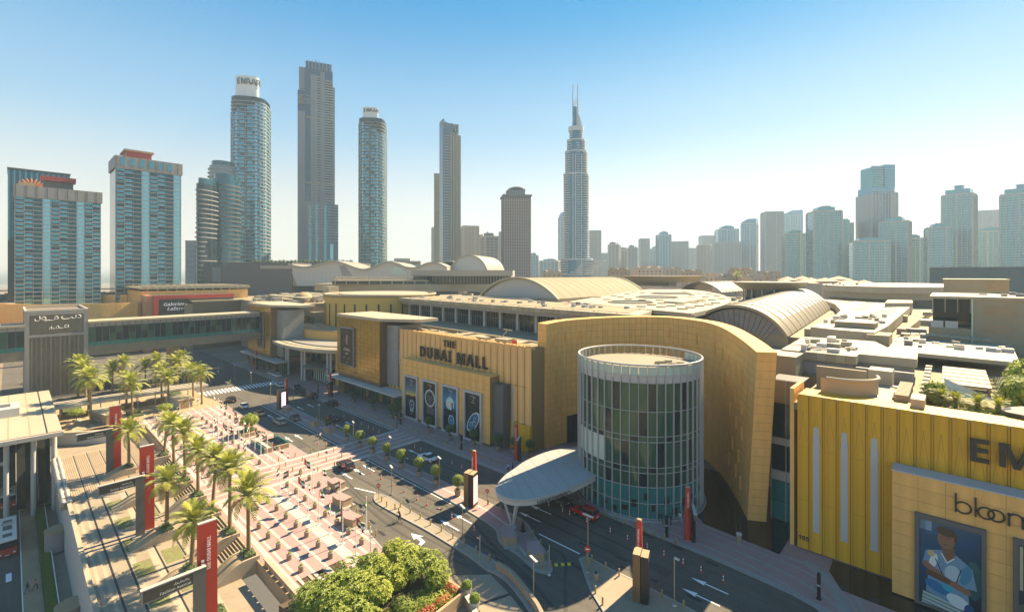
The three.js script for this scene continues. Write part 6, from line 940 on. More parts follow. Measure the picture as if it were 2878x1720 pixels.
{
  const [x, z, w, h] = [-419.36, -456.69, 35.29, 150.2], k = 620 / 1320 / 2.3556, t = thing('dusty_brown_tower', 'dusty brown unfinished tower with a rounded rooftop box', 'tower', [x, 0, z], face(x, z) + 0.15), H = (v) => h - (v - 785) * k;
  piece(t, 'body', S([0.16, 0.13, 0.12], 0.8), -w / 2, w / 2, 0, H(835), -20, 12); const l = [], p = []; for (let y = 6; y < H(850); y += 4) { l.push(new THREE.BoxGeometry(w * 1.02, 0.9, 0.8).translate(0, y, 12.2)); l.push(new THREE.BoxGeometry(0.8, 0.9, 32).translate(w / 2 + 0.2, y, -4)); } for (let i = 0; i < 12; i++) p.push(new THREE.BoxGeometry(1.2, H(850), 0.9).translate(-w / 2 + 1 + i * (w - 2) / 11, H(850) / 2, 12.3));
  stuff(t, 'floor_bands', merge(l), S([0.33, 0.27, 0.24], 0.8)); stuff(t, 'window_piers', merge(p), S([0.38, 0.30, 0.26], 0.8)); piece(t, 'cornice', M.slabGrey, -w / 2 - 1.5, w / 2 + 1.5, H(835), H(826), -21, 13.5); piece(t, 'roof_box', M.slabGrey, -w * 0.34, w * 0.3, H(826), H(792), -12, 8); part(t, 'roof_arch', vault(w * 0.68, 4, 22, 16, 1.2).translate(-w * 0.02, H(792), 9), M.slabWhite);
}
// ---- distant towers: [frame box, depth, style]
const P = { blue: S([0.12, 0.28, 0.40], 0.22, { metalness: 0.6 }), teal: S([0.09, 0.28, 0.34], 0.2, { metalness: 0.6 }), sand: S([0.36, 0.30, 0.24], 0.8), pale: S([0.34, 0.33, 0.31], 0.5), dusk: S([0.22, 0.21, 0.20], 0.5), bandL: S([0.44, 0.43, 0.41], 0.7), bandS: S([0.46, 0.40, 0.33], 0.7) };  // blue and teal: glass tints with distance haze mixed into the base colour
function farTower([x, z, w, h], style, label, ry = 0) {
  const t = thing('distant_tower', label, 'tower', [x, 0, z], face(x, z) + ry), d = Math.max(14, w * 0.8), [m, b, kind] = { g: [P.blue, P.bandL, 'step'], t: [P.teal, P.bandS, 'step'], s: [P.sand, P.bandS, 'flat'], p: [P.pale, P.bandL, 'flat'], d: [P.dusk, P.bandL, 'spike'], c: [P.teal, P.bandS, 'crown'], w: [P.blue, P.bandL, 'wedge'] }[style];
  const c = kind === 'flat' ? 0 : kind === 'crown' ? h * 0.08 : h * 0.06, hh = h - c;
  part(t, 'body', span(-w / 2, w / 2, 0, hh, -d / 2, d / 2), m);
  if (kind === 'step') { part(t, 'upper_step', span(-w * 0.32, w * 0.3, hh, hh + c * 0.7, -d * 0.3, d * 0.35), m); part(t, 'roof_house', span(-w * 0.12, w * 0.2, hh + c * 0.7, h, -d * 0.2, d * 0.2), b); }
  if (kind === 'spike') { part(t, 'upper_step', span(-w * 0.4, w * 0.15, hh, hh + c * 0.8, -d * 0.3, d * 0.35), m); part(t, 'turret', cyl(w * 0.12, w * 0.02, c * 0.5, -w * 0.15, hh + c * 0.8, 0, 8), b); part(t, 'turret', cyl(w * 0.1, w * 0.02, c * 0.7, w * 0.3, hh, 0, 8), b); }
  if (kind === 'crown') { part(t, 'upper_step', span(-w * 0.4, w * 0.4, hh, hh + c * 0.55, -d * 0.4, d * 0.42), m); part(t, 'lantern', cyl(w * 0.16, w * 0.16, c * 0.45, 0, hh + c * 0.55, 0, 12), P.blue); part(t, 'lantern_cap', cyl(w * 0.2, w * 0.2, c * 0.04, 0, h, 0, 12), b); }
  if (kind === 'wedge') { const s = new THREE.Shape([[-w / 2, 0], [w / 2, 0], [w / 2, c], [-w * 0.05, c], [-w / 2, c * 0.2]].map((q) => new THREE.Vector2(...q))); part(t, 'wedge_top', new THREE.ExtrudeGeometry(s, { depth: d, bevelEnabled: false }).translate(0, hh, -d / 2), m); }
  part(t, 'parapet', span(-w / 2 - 0.5, w / 2 + 0.5, hh - 2.2, hh + 0.4, -d / 2 - 0.5, d / 2 + 0.5), b);
  const l = [], p = []; const fl = 4.2, n = Math.max(3, Math.round(w / 7)); for (let y = fl; y < hh - 4; y += fl) l.push(new THREE.BoxGeometry(w + 0.4, 0.9, d + 0.4).translate(0, y, 0)); for (let i = 0; i <= n; i++) for (const s of [-1, 1]) { p.push(new THREE.BoxGeometry(i % 3 ? 1 : 2.6, hh - 4, 0.9).translate(-w / 2 + i * w / n, hh / 2, s * (d / 2 + 0.3))); }
  for (let i = 0; i <= 4; i++) p.push(new THREE.BoxGeometry(0.9, hh - 4, 1.6).translate(w / 2 + 0.3, hh / 2, -d / 2 + i * d / 4));
  stuff(t, 'floor_bands', merge(l), b); stuff(t, 'piers', merge(p), b); return t;
}
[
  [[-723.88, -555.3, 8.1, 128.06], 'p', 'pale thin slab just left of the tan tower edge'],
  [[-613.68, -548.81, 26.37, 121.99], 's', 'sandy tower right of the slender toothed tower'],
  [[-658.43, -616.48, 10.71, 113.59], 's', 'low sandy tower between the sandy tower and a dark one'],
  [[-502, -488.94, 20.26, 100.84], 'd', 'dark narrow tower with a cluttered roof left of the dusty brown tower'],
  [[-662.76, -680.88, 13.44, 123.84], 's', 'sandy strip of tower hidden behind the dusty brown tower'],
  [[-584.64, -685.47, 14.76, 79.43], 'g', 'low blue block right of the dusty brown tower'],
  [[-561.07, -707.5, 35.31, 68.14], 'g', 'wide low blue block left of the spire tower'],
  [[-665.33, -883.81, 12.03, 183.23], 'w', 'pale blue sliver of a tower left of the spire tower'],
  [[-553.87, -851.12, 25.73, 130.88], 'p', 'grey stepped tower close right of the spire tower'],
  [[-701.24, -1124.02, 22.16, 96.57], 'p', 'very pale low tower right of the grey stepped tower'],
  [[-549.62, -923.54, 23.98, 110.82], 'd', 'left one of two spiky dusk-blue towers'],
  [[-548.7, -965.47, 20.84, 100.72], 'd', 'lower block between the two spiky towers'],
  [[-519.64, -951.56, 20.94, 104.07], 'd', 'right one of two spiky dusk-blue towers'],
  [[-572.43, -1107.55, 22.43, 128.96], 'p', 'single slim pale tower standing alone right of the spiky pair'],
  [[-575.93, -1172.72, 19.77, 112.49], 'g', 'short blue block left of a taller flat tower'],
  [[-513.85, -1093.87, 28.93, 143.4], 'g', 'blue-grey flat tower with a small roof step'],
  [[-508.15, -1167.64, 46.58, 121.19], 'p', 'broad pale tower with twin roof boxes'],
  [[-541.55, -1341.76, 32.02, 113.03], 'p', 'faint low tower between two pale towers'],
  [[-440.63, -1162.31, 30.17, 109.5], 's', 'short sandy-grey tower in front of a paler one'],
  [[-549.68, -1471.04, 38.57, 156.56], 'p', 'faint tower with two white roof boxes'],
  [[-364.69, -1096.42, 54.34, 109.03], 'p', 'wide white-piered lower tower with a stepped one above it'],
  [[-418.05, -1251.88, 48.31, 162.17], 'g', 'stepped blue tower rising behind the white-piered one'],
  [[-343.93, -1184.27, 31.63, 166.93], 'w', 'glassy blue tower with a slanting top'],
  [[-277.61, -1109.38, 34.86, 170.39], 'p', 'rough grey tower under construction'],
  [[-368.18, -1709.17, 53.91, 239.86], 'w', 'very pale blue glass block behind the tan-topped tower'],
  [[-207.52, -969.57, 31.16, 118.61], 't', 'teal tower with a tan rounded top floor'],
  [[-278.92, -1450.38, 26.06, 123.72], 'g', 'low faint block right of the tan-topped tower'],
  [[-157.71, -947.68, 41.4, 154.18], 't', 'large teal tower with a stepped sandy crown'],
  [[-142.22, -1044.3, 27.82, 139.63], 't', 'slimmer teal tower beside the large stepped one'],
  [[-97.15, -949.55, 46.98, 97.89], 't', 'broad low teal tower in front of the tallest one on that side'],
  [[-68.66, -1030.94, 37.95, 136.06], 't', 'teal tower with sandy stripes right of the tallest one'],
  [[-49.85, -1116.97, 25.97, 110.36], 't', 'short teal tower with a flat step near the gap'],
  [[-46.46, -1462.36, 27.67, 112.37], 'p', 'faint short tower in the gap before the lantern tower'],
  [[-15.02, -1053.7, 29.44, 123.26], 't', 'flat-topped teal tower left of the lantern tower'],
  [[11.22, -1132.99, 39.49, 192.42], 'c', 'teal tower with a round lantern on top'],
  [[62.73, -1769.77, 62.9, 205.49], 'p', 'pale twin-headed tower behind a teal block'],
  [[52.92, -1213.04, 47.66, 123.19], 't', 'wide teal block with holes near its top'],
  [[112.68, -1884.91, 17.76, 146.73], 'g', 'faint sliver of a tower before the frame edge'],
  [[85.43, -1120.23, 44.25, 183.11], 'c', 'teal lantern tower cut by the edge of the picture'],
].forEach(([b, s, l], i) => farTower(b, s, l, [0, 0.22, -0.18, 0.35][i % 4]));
{   // tallest one of the right-hand skyline
  const [x, z, w, h] = [-96.71, -1073.15, 44.3, 233.78], k = 850 / 1320 / 2.1078, t = thing('tall_twin_shaft_tower', 'tallest blue tower of the right-hand skyline, with a curved double top', 'tower', [x, 0, z], VY + 0.1), H = (v) => h - (v - 58) * k;
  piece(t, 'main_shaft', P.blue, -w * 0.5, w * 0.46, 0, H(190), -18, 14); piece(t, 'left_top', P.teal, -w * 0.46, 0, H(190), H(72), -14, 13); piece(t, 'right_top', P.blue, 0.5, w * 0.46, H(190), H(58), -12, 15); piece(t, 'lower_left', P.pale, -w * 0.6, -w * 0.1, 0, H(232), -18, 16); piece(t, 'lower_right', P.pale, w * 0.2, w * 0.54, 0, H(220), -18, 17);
  const l = [], p = []; for (let y = 6; y < H(200); y += 4.4) l.push(new THREE.BoxGeometry(w * 1.04, 0.8, 1.4).translate(-w * 0.02, y, 15.4)); for (let y = H(185); y < H(80); y += 4.4) l.push(new THREE.BoxGeometry(w * 0.94, 0.8, 1.2).translate(0, y, 14.4)); for (let i = 0; i < 9; i++) p.push(new THREE.BoxGeometry(1.6, H(225), 1.2).translate(-w * 0.58 + i * w * 0.14, H(225) / 2, 16.6)); stuff(t, 'floor_bands', merge(l), P.bandL); stuff(t, 'piers', merge(p), P.bandL);
  for (let i = 0; i < 6; i++) pb(t, 'roof_tooth', P.bandL, -w * 0.45 + i * w * 0.075, -w * 0.42 + i * w * 0.075, H(72), H(64), 8, 12);
}
// ---- low sandstone old-town quarter
{
  const vill = [[[-310.31, -394.36, 20.75, 43.04], 'old-town'], [[-289.13, -496.29, 23.24, 45.58], ''], [[-264.17, -519.63, 31.44, 47.63], ''], [[-260.57, -577.75, 19.04, 47.07], ''], [[-252.13, -613.02, 27.24, 44.01], ''], [[-180.64, -488.2, 18.75, 39.13], ''], [[-149.94, -448.45, 15.74, 38.28], ''], [[-182.79, -595.7, 24.6, 45.58], ''], [[-131.93, -465.3, 12.59, 38.28], ''], [[-149.34, -572.22, 20.31, 41.3], ''], [[-148.93, -572.6, 22.43, 40.04], ''], [[-165.93, -419.82, 9.23, 37.06], '']];
  const lab = ['beige old-town block left of the spire tower foot', 'beige turreted block, first right of the spire tower', 'wide beige block with small domes', 'beige block with crenellated corners beside the domed one', 'long low beige row under the pale towers', 'low beige house row with arches', 'beige house with arched openings and a palm beside it', 'pale beige hotel block behind the arched houses', 'small beige house with two arches', 'pale turreted block below the teal towers', 'faint beige block before the tan-topped tower', 'tiny beige house behind the barrel skylight'];
  vill.forEach(([[x, z, w, h]], i) => { const t = thing('old_town_house', lab[i], 'building', [x, 0, z], VY + (i % 3) * 0.1 - 0.1); const m = [P.sand, M.tan, S([0.52, 0.40, 0.29], 0.85)][i % 3]; part(t, 'wall', span(-w / 2, w / 2, 0, h - 2, -8, 8), m); const n = 3 + i % 3; for (let k = 0; k < n; k++) { const cx = -w / 2 + (k + 0.5) * w / n; if ((k + i) % 2) part(t, 'turret', span(cx - 2.4, cx + 2.4, h - 2, h + 1, -2, 8.3), m); else part(t, 'dome', new THREE.SphereGeometry(2.4, 10, 6, 0, Math.PI * 2, 0, Math.PI / 2).translate(cx, h - 2, 2), m); } const q = Math.floor(w / 5); for (let k = 0; k < q; k++) for (let j = 0; j < 3; j++) pb(t, 'window', M.bronze, -w / 2 + 2 + k * 5, -w / 2 + 3.6 + k * 5, h - 7 - j * 5, h - 4.4 - j * 5, 8, 8.12); });
  for (const [[x, y, z], r, l] of [[[-97.01, 34.07, -484.25], 8, 'tallest tiled tent-roofed pavilion of the old town'], [[-87.17, 32.77, -466.07], 9, 'tiled pavilion right of the tallest tent roof'], [[-86.36, 31.63, -439.45], 10, 'broad tiled pavilion in front of the tent roofs'], [[-84.09, 32.31, -510.02], 12, 'wide tiled roof left of a second wide one'], [[-76.61, 33.84, -530.7], 10, 'tiled roof below the teal stepped tower'], [[-66.08, 30.85, -513.17], 13, 'low wide tiled roof before the long disc hall'], [[-53.98, 30.73, -497.1], 9, 'last small tiled roof at the long disc hall'], [[-106.8, 33.53, -475.09], 8, 'small tiled roof at the bowl-shaped roof'], [[-98.4, 31.63, -428.19], 8, 'low tiled roof nearest the bowl-shaped roof']]) { const t = thing('tiled_pavilion', l, 'building', [x, 0, z], VY + 0.3); part(t, 'wall', span(-r * 0.62, r * 0.62, 0, y, -r * 0.62, r * 0.62), P.sand); part(t, 'hipped_roof', new THREE.ConeGeometry(r * 1.05, 3.2, 4).rotateY(Math.PI / 4).translate(0, y + 1.6, 0), S([0.46, 0.29, 0.19], 0.85)); }
  for (const [i, [x, y, z]] of [[-589.99, 54.77, -215.04], [-618.03, 59.76, -243.58], [-596.06, 65.47, -401.02], [-638.22, 70.18, -443.73], [-562.64, 59.4, -363.81], [-526.92, 61.14, -383.51], [-529.47, 58.38, -271.62]].entries()) { const [w, h] = [[26, 44], [34, 46], [52, 58], [40, 52], [22, 42], [60, 46], [70, 40]][i]; const t = thing('mid_city_block', ['low grey block at the foot of the tall oval tower', 'beige stepped block left of the grey tower', 'wide pale block between oval and slender towers', 'pinkish block behind the wide pale one', 'small beige block at the foot of the second oval tower', 'long brown low block before the slender tower', 'green-grey link block between grey and oval towers'][i], 'building', [x, 0, z], VY + 0.1); part(t, 'wall', span(-w / 2, w / 2, 0, h, -14, 14), [M.roofTan, P.sand, P.pale, P.sand, M.tan, M.roofTan, M.greyDark][i]); part(t, 'roof_box', span(-w / 4, w / 5, h, h + 4, -6, 8), P.bandS); for (let f = 0; f < 4; f++) pb(t, 'window_band', M.bronze, -w / 2 + 1, w / 2 - 1, h - 4 - f * 5, h - 2 - f * 5, 14, 14.1); }
}

// ================================================================ PALMS, TOPIARY, TREES
function frondGeo(len, seed, droop) {
  const r = seeded(seed), pos = [], n = 17; const at = (k) => new THREE.Vector3(0, Math.sin(k * 1.5) * len * 0.42 - k * k * len * droop, k * len * (0.92 - 0.18 * k * droop));
  for (let i = 1; i <= n; i++) { const k = i / n, p = at(k), q = at(Math.min(1, k + 0.06)), dir = q.clone().sub(p).normalize(); for (const s of [-1, 1]) { const l = len * (0.2 * Math.sin(Math.PI * Math.min(1, k * 0.85 + 0.12)) + 0.04) * (0.85 + 0.3 * r()), side = new THREE.Vector3(s, 0, 0).addScaledVector(dir, 0.75 + 0.3 * r()).add(new THREE.Vector3(0, 0.3 - 0.55 * k - 0.2 * r(), 0)).normalize(), w = 0.055 * len / 3; const tip = p.clone().addScaledVector(side, l), a = p.clone().addScaledVector(dir, -w), b = p.clone().addScaledVector(dir, w), m = p.clone().addScaledVector(side, l * 0.5).add(new THREE.Vector3(0, 0.03, 0)); pos.push(...a.toArray(), ...m.clone().addScaledVector(dir, w * 1.5).toArray(), ...m.clone().addScaledVector(dir, -w * 1.2).toArray(), ...a.toArray(), ...b.toArray(), ...m.clone().addScaledVector(dir, w * 1.5).toArray(), ...m.clone().addScaledVector(dir, -w * 1.2).toArray(), ...m.clone().addScaledVector(dir, w * 1.5).toArray(), ...tip.toArray()); } }
  for (let i = 0; i < n; i++) { const a = at(i / n), b = at((i + 1) / n), w = 0.035 * (1 - i / n) + 0.012; pos.push(a.x - w, a.y, a.z, a.x + w, a.y, a.z, b.x, b.y, b.z); }
  const g = new THREE.BufferGeometry(); g.setAttribute('position', new THREE.Float32BufferAttribute(pos, 3)); g.setAttribute('uv', new THREE.Float32BufferAttribute(new Float32Array(pos.length / 3 * 2), 2)); g.computeVertexNormals(); return g;
}
const FR = [frondGeo(3.9, 1, 0.3), frondGeo(4.1, 2, 0.5), frondGeo(3.7, 3, 0.75), frondGeo(3.3, 4, 0.15)];
function trunkGeo(h, r0, seed) { const r = seeded(seed), pts = [], n = Math.round(h / 0.28); for (let i = 0; i <= n; i++) { const y = (i / n) * h, R = r0 * (1.16 - 0.34 * Math.min(1, i / n * 1.2)) + (i < 2 ? 0.1 : 0); pts.push(new THREE.Vector2(R * 1.06, y), new THREE.Vector2(R * 0.92, y + 0.14)); } pts.push(new THREE.Vector2(r0 * 1.3, h - 0.1), new THREE.Vector2(r0 * 0.9, h + 0.35), new THREE.Vector2(0.01, h + 0.45)); return new THREE.LatheGeometry(pts, 12); }
const TR = {};
const FM2 = [M.frond, leafMat([0.36, 0.36, 0.02]), leafMat([0.22, 0.26, 0.016])];
function palm(x, y, z, h, label, group, sc = 1, n = 40) {
  const t = thing('date_palm', label, 'palm tree', [x, y, z], rr(0, 6.28), group); t.rotation.z = rr(-0.045, 0.045); t.rotation.x = rr(-0.045, 0.045); n += Math.round(rr(-7, 7)); sc *= rr(0.92, 1.1); const hk = Math.round(h * 2) / 2; part(t, 'trunk', (TR[hk] ??= trunkGeo(hk, 0.26, hk * 10)), M.bark);
  for (let i = 0; i < n; i++) { const k = i / n, el = 1.25 - k * 1.95 + rr(-0.1, 0.1), m = part(t, 'frond', FR[k < 0.25 ? 3 : k < 0.55 ? 0 : k < 0.8 ? 1 : 2], k > 0.93 ? M.frondDry : FM2[i % 3], [0, hk + 0.2 - k * 0.35, 0]); m.rotation.set(-el * 0.75, i * 2.3999 + rr(-0.15, 0.15), 0, 'YXZ'); m.scale.setScalar(sc * rr(0.9, 1.1)); }
  return t;
}
const PN = ['nearest', 'second', 'third', 'fourth', 'fifth', 'sixth', 'farthest'].map((n) => `${n} date palm of the row along the plaza edge`);
for (const [i, [x, h]] of [[-70.5, 8.2], [-78.6, 8.9], [-87.6, 8.2], [-95.9, 7.1], [-104.7, 8.4], [-113.6, 8], [-122.5, 6.6]].entries()) palm(x, 0.5, -22.4, h, PN[i], 'date palms along the plaza edge');
palm(-74, -0.3, -16.5, 6.2, 'date palm partly hidden behind the nearest red pylon', undefined); palm(-88.4, -0.3, -16.5, 6.9, 'date palm beside the tall red pylon with the Dubai Aquarium arm', undefined); palm(-122.3, -0.3, -16.5, 7.2, 'date palm just right of the far red pylon on the terrace', undefined);
for (const [x, z, h] of [[-201, -14.5, 10], [-172.6, -14.6, 10], [-163.2, -14.3, 11], [-200.3, -22.8, 7], [-199.5, -25.5, 8.8], [-163.1, -22.7, 8.6], [-201.8, -31.6, 7], [-199, -34, 8.5], [-172.5, -31, 9], [-165.6, -31.2, 8.4], [-202.8, -41.8, 8.4], [-198, -40, 7.6], [-169.9, -38.4, 8.6], [-163.8, -39.2, 8.6], [-174.4, -22.9, 8], [-196, -16, 9]]) palm(x, 0.1, z, h, `date palm ${x < -190 ? 'beyond' : 'this side of'} the covered walkway, ${z > -20 ? 'nearest the stop roof' : z > -28 ? 'in the second rank' : z > -35 ? 'in the third rank' : 'nearest the road'}`, 'date palms around the covered walkway', 1.15, 36);
for (const [x, z] of [[-169, -12], [-166, -19.5], [-181, -33], [-180, -26], [-158, -29]]) { const t = thing('small_plaza_tree', 'small spreading tree in a round bed on the far plaza', 'tree', [x, 0.1, z], 0, 'small trees on the far plaza'); part(t, 'trunk', cyl(0.14, 0.08, 1.9, 0, 0, 0, 7), M.bark); part(t, 'crown', (TR.sm ??= leafBall(900, 2, 0.9, 2, 0.22, 31, 0.5).translate(0, 2.4, 0)), M.leafB); part(t, 'bed', cyl(0.9, 0.9, 0.4, 0, 0, 0, 16), M.white); }
const potPts = [[0.01, 0], [0.42, 0], [0.5, 0.2], [0.56, 0.9], [0.62, 1.0], [0.6, 1.08], [0.5, 1.08], [0.48, 0.95], [0.01, 0.95]].map((p) => new THREE.Vector2(...p)), potG = new THREE.LatheGeometry(potPts, 20);
const topG = [0, 1, 2].map((k) => merge([leafBall(1100, 1.05, 0.98, 1.05, 0.13, 40 + k, 0.82), new THREE.SphereGeometry(0.88, 14, 10).deleteAttribute('normal').deleteAttribute('uv').setAttribute('uv', new THREE.Float32BufferAttribute(new Float32Array(15 * 11 * 2), 2))].map((g) => { g = g.index ? g.toNonIndexed() : g; g.computeVertexNormals(); return g; })));
let tk = 0;
function topiary(x, z, y, label, group, dark) { const t = thing('topiary_tree', label, 'topiary', [x, y, z], rr(0, 6), group); part(t, 'pot', potG, M.conc); part(t, 'trunk', cyl(0.09, 0.07, 1.5, 0, 0.9, 0, 7), M.bark); part(t, 'crown', topG[tk++ % 3], dark ? M.leafC : M.leafA, [0, 2.7, 0]).scale.setScalar(rr(0.9, 1.08)); part(t, 'underplanting', (TR.up ??= leafBall(160, 0.5, 0.22, 0.5, 0.12, 71, 0.4).translate(0, 1.15, 0)), M.leafC); return t; }
for (const x of [-103, -97.1, -91.6, -86, -80.6, -74.6, -69.3, -63.2]) topiary(x, -53.65, 0.13, 'ball-clipped topiary in a stone pot on the street median', 'topiaries on the street median');
for (const [x, z] of [[-132.1, -70.9], [-120.6, -70.6], [-110.8, -70.6], [-108.5, -70.6], [-94.1, -70.5], [-85.8, -70.4], [-79.3, -72], [-72.8, -73.4], [-69, -74.5], [-65.4, -75.6], [-150, -71.5], [-196, -71], [-203, -71.5], [-226, -72]]) topiary(x, z, 0.13, 'ball-clipped topiary in a pot along the mall front', 'topiaries along the mall front', true);
for (const [x, z] of [[-51.5, -65.9], [-50, -66.6]]) { const t = thing('white_pot_shrub', 'shrub in a large white pot under the teardrop canopy', 'potted plant', [x, 0.13, z], 0, 'white pots under the teardrop canopy'); part(t, 'pot', potG, M.letterWhite).scale.setScalar(1.3); part(t, 'foliage', topG[0], M.leafC, [0, 2.1, 0]).scale.setScalar(0.8); }
{ // clipped tree over the plaza stair well, shrub bed with big trees at the bottom of the view
  const t = thing('round_plaza_tree', 'dense round tree in a square bed beside the road', 'tree', [-124.5, 0.12, -39.6]); part(t, 'bed', boxg(4.2, 0.9, 4.2, 0, 0.45, 0), M.tan); part(t, 'trunk', cyl(0.16, 0.12, 2, 0, 0.8, 0, 8), M.bark); part(t, 'crown', leafBall(2400, 2.1, 1.5, 2.1, 0.24, 50, 0.6).translate(0, 3.4, 0), M.leafB); part(t, 'bed_hedge', leafBall(700, 1.8, 0.4, 1.8, 0.2, 51, 0.5).translate(0, 1.1, 0), M.leafC);
  const bed = thing('flower_bed', 'raised stone bed with clipped hedges and red flowers at the street corner', 'planter', [0, 0, 0]);
  const edge = [[-56.2, -36.2], [-48.6, -36.6], [-42.1, -36.8], [-41.6, -32], [-41, -24], [-56.2, -21]];
  part(bed, 'wall', strip([...edge.slice(0, 5)], 0.4, -1.4, 1.5), M.tan); part(bed, 'soil', slab(edge, -1.4, 1.1), M.soil);
  const mound = (n, x, y, z, a, b, c, s, seed, m, name) => part(bed, name, leafBall(n, a, b, c, s, seed, 0.55), m, [x, y, z]);
  mound(3600, -44.6, 1.25, -33.2, 2.3, 0.55, 3.2, 0.16, 81, M.leafB, 'clipped_hedge'); mound(1600, -45.2, 1.6, -30.4, 1.9, 0.6, 1.2, 0.16, 82, M.leafA, 'clipped_hedge'); mound(2600, -44.2, 1.2, -28, 2.6, 0.5, 2.4, 0.16, 83, M.leafB, 'clipped_hedge'); mound(1300, -46.3, 1.6, -35.4, 1.2, 0.7, 1, 0.15, 87, M.leafC, 'clipped_hedge');
  const fl = S([0.55, 0.03, 0.05], 0.6, { side: THREE.DoubleSide }), fl2 = S([0.55, 0.12, 0.02], 0.6, { side: THREE.DoubleSide });
  for (const [x, z, a, c, m, sd] of [[-43.6, -36, 1.3, 0.7, fl, 91], [-42.8, -34, 0.7, 1.4, fl2, 92], [-42.6, -31.6, 0.7, 1.5, fl, 93], [-43, -29.6, 0.8, 1.4, fl2, 94], [-45.6, -36, 0.9, 0.5, fl2, 95]]) { mound(420, x, 1.5, z, a, 0.4, c, 0.1, sd, m, 'red_flowers'); mound(500, x, 1.4, z, a, 0.35, c, 0.14, sd + 20, M.leafB, 'flower_leaves'); }
  const bigLeaf = (seed) => { // rosettes of leaves carried on a billowing crown
    const r = seeded(seed), pos = []; const lobes = Array.from({ length: 13 }, () => { const a = r() * 6.28, b = r() * 0.9; return [Math.cos(a) * 2.3 * Math.cos(b), 0.4 + Math.sin(b) * 1.7, Math.sin(a) * 2.3 * Math.cos(b), 1.05 + r() * 0.65]; });
    for (let i = 0; i < 900; i++) { const L = lobes[i % 13]; let x, y, z, l; do { x = r() * 2 - 1; y = r() * 1.5 - 0.5; z = r() * 2 - 1; l = Math.hypot(x, y, z); } while (l > 1 || l < 0.1); const d = [x / l, y / l, z / l], k = L[3] * (0.8 + 0.25 * r()), c = new THREE.Vector3(L[0] + d[0] * k, L[1] + d[1] * k, L[2] + d[2] * k), N = new THREE.Vector3(d[0], d[1] + 0.7, d[2]).normalize(), U = new THREE.Vector3(r() - 0.5, r() - 0.5, r() - 0.5).cross(N).normalize(), W = new THREE.Vector3().crossVectors(N, U); for (let j = 0; j < 7; j++) { const a = j * 0.9 + r(), q = U.clone().multiplyScalar(Math.cos(a)).addScaledVector(W, Math.sin(a)), s = q.clone().cross(N), Ln = 0.3 + 0.16 * r(), e = c.clone().addScaledVector(q, Ln).addScaledVector(N, 0.1 - 0.12 * r()), m = c.clone().addScaledVector(q, Ln * 0.6).addScaledVector(N, 0.09); pos.push(...c.toArray(), ...m.clone().addScaledVector(s, 0.08).toArray(), ...e.toArray(), ...c.toArray(), ...e.toArray(), ...m.clone().addScaledVector(s, -0.08).toArray()); } }
    const g = new THREE.BufferGeometry(); g.setAttribute('position', new THREE.Float32BufferAttribute(pos, 3)); g.setAttribute('uv', new THREE.Float32BufferAttribute(new Float32Array(pos.length / 3 * 2), 2)); g.computeVertexNormals(); return g; };
  const BL = [bigLeaf(7), bigLeaf(8), bigLeaf(9)], lm = [leafMat([0.32, 0.38, 0.022], 0.6), leafMat([0.40, 0.44, 0.026], 0.6), leafMat([0.26, 0.33, 0.02], 0.6)];
  [[-47.6, -34.6, 1.05, 'glossy leafy tree nearest the road in the raised bed'], [-50.8, -32.6, 1.15, 'glossy leafy tree, second from the road in the raised bed'], [-52, -28.6, 1.05, 'glossy leafy tree in the middle of the raised bed'], [-50, -25.6, 1.1, 'glossy leafy tree at the near left of the raised bed'], [-48.2, -29, 1.1, 'glossy leafy tree beside the clipped hedges'], [-52.6, -24, 0.9, 'smallest glossy leafy tree by the balustrade'], [-46.8, -24.6, 1, 'glossy leafy tree at the bottom edge of the view']].forEach(([x, z, s0, l], i) => { const s = s0 * 0.9, t = thing('leafy_tree', l, 'tree', [x, 1, z], i * 1.1); part(t, 'trunk', cyl(0.2, 0.13, 2.2 * s, 0, 0, 0, 8), M.bark); for (let k = 0; k < 5; k++) part(t, 'limb', rod([0, 1.5 * s, 0], [Math.cos(k * 1.26) * 1.5, 2.6 * s, Math.sin(k * 1.26) * 1.5], 0.08, 5), M.bark); part(t, 'crown', BL[i % 3], lm[i % 3], [0, 2.1 * s - 1.0, 0]).scale.set(s, s * 0.86, s); });
  for (const [x, z, l] of [[-42.3, -37.3, 'round clipped bush in a stone urn at the corner of the bed'], [-39.9, -36.4, 'round clipped bush in a stone urn at the end of the low wall']]) { const p = thing('stone_urn_bush', l, 'potted plant', [x, 0.5, z]); part(p, 'urn', potG, M.white); part(p, 'bush', topG[1], M.leafA, [0, 1.35, 0]).scale.setScalar(0.62); part(p, 'plinth', boxg(0.9, 0.6, 0.9, 0, -0.28, 0), M.tan); }
  const lw = thing('low_corner_wall', 'short pale wall between the two stone urns', 'wall', [0, 0, 0]); part(lw, 'wall', strip([[-42.2, -37], [-40, -36.2], [-37, -34.6]], 0.5, -0.2, 1.0), M.tan); part(lw, 'coping', strip([[-42.2, -37], [-40, -36.2], [-37, -34.6]], 0.62, 1.0, 1.12), M.white);
}
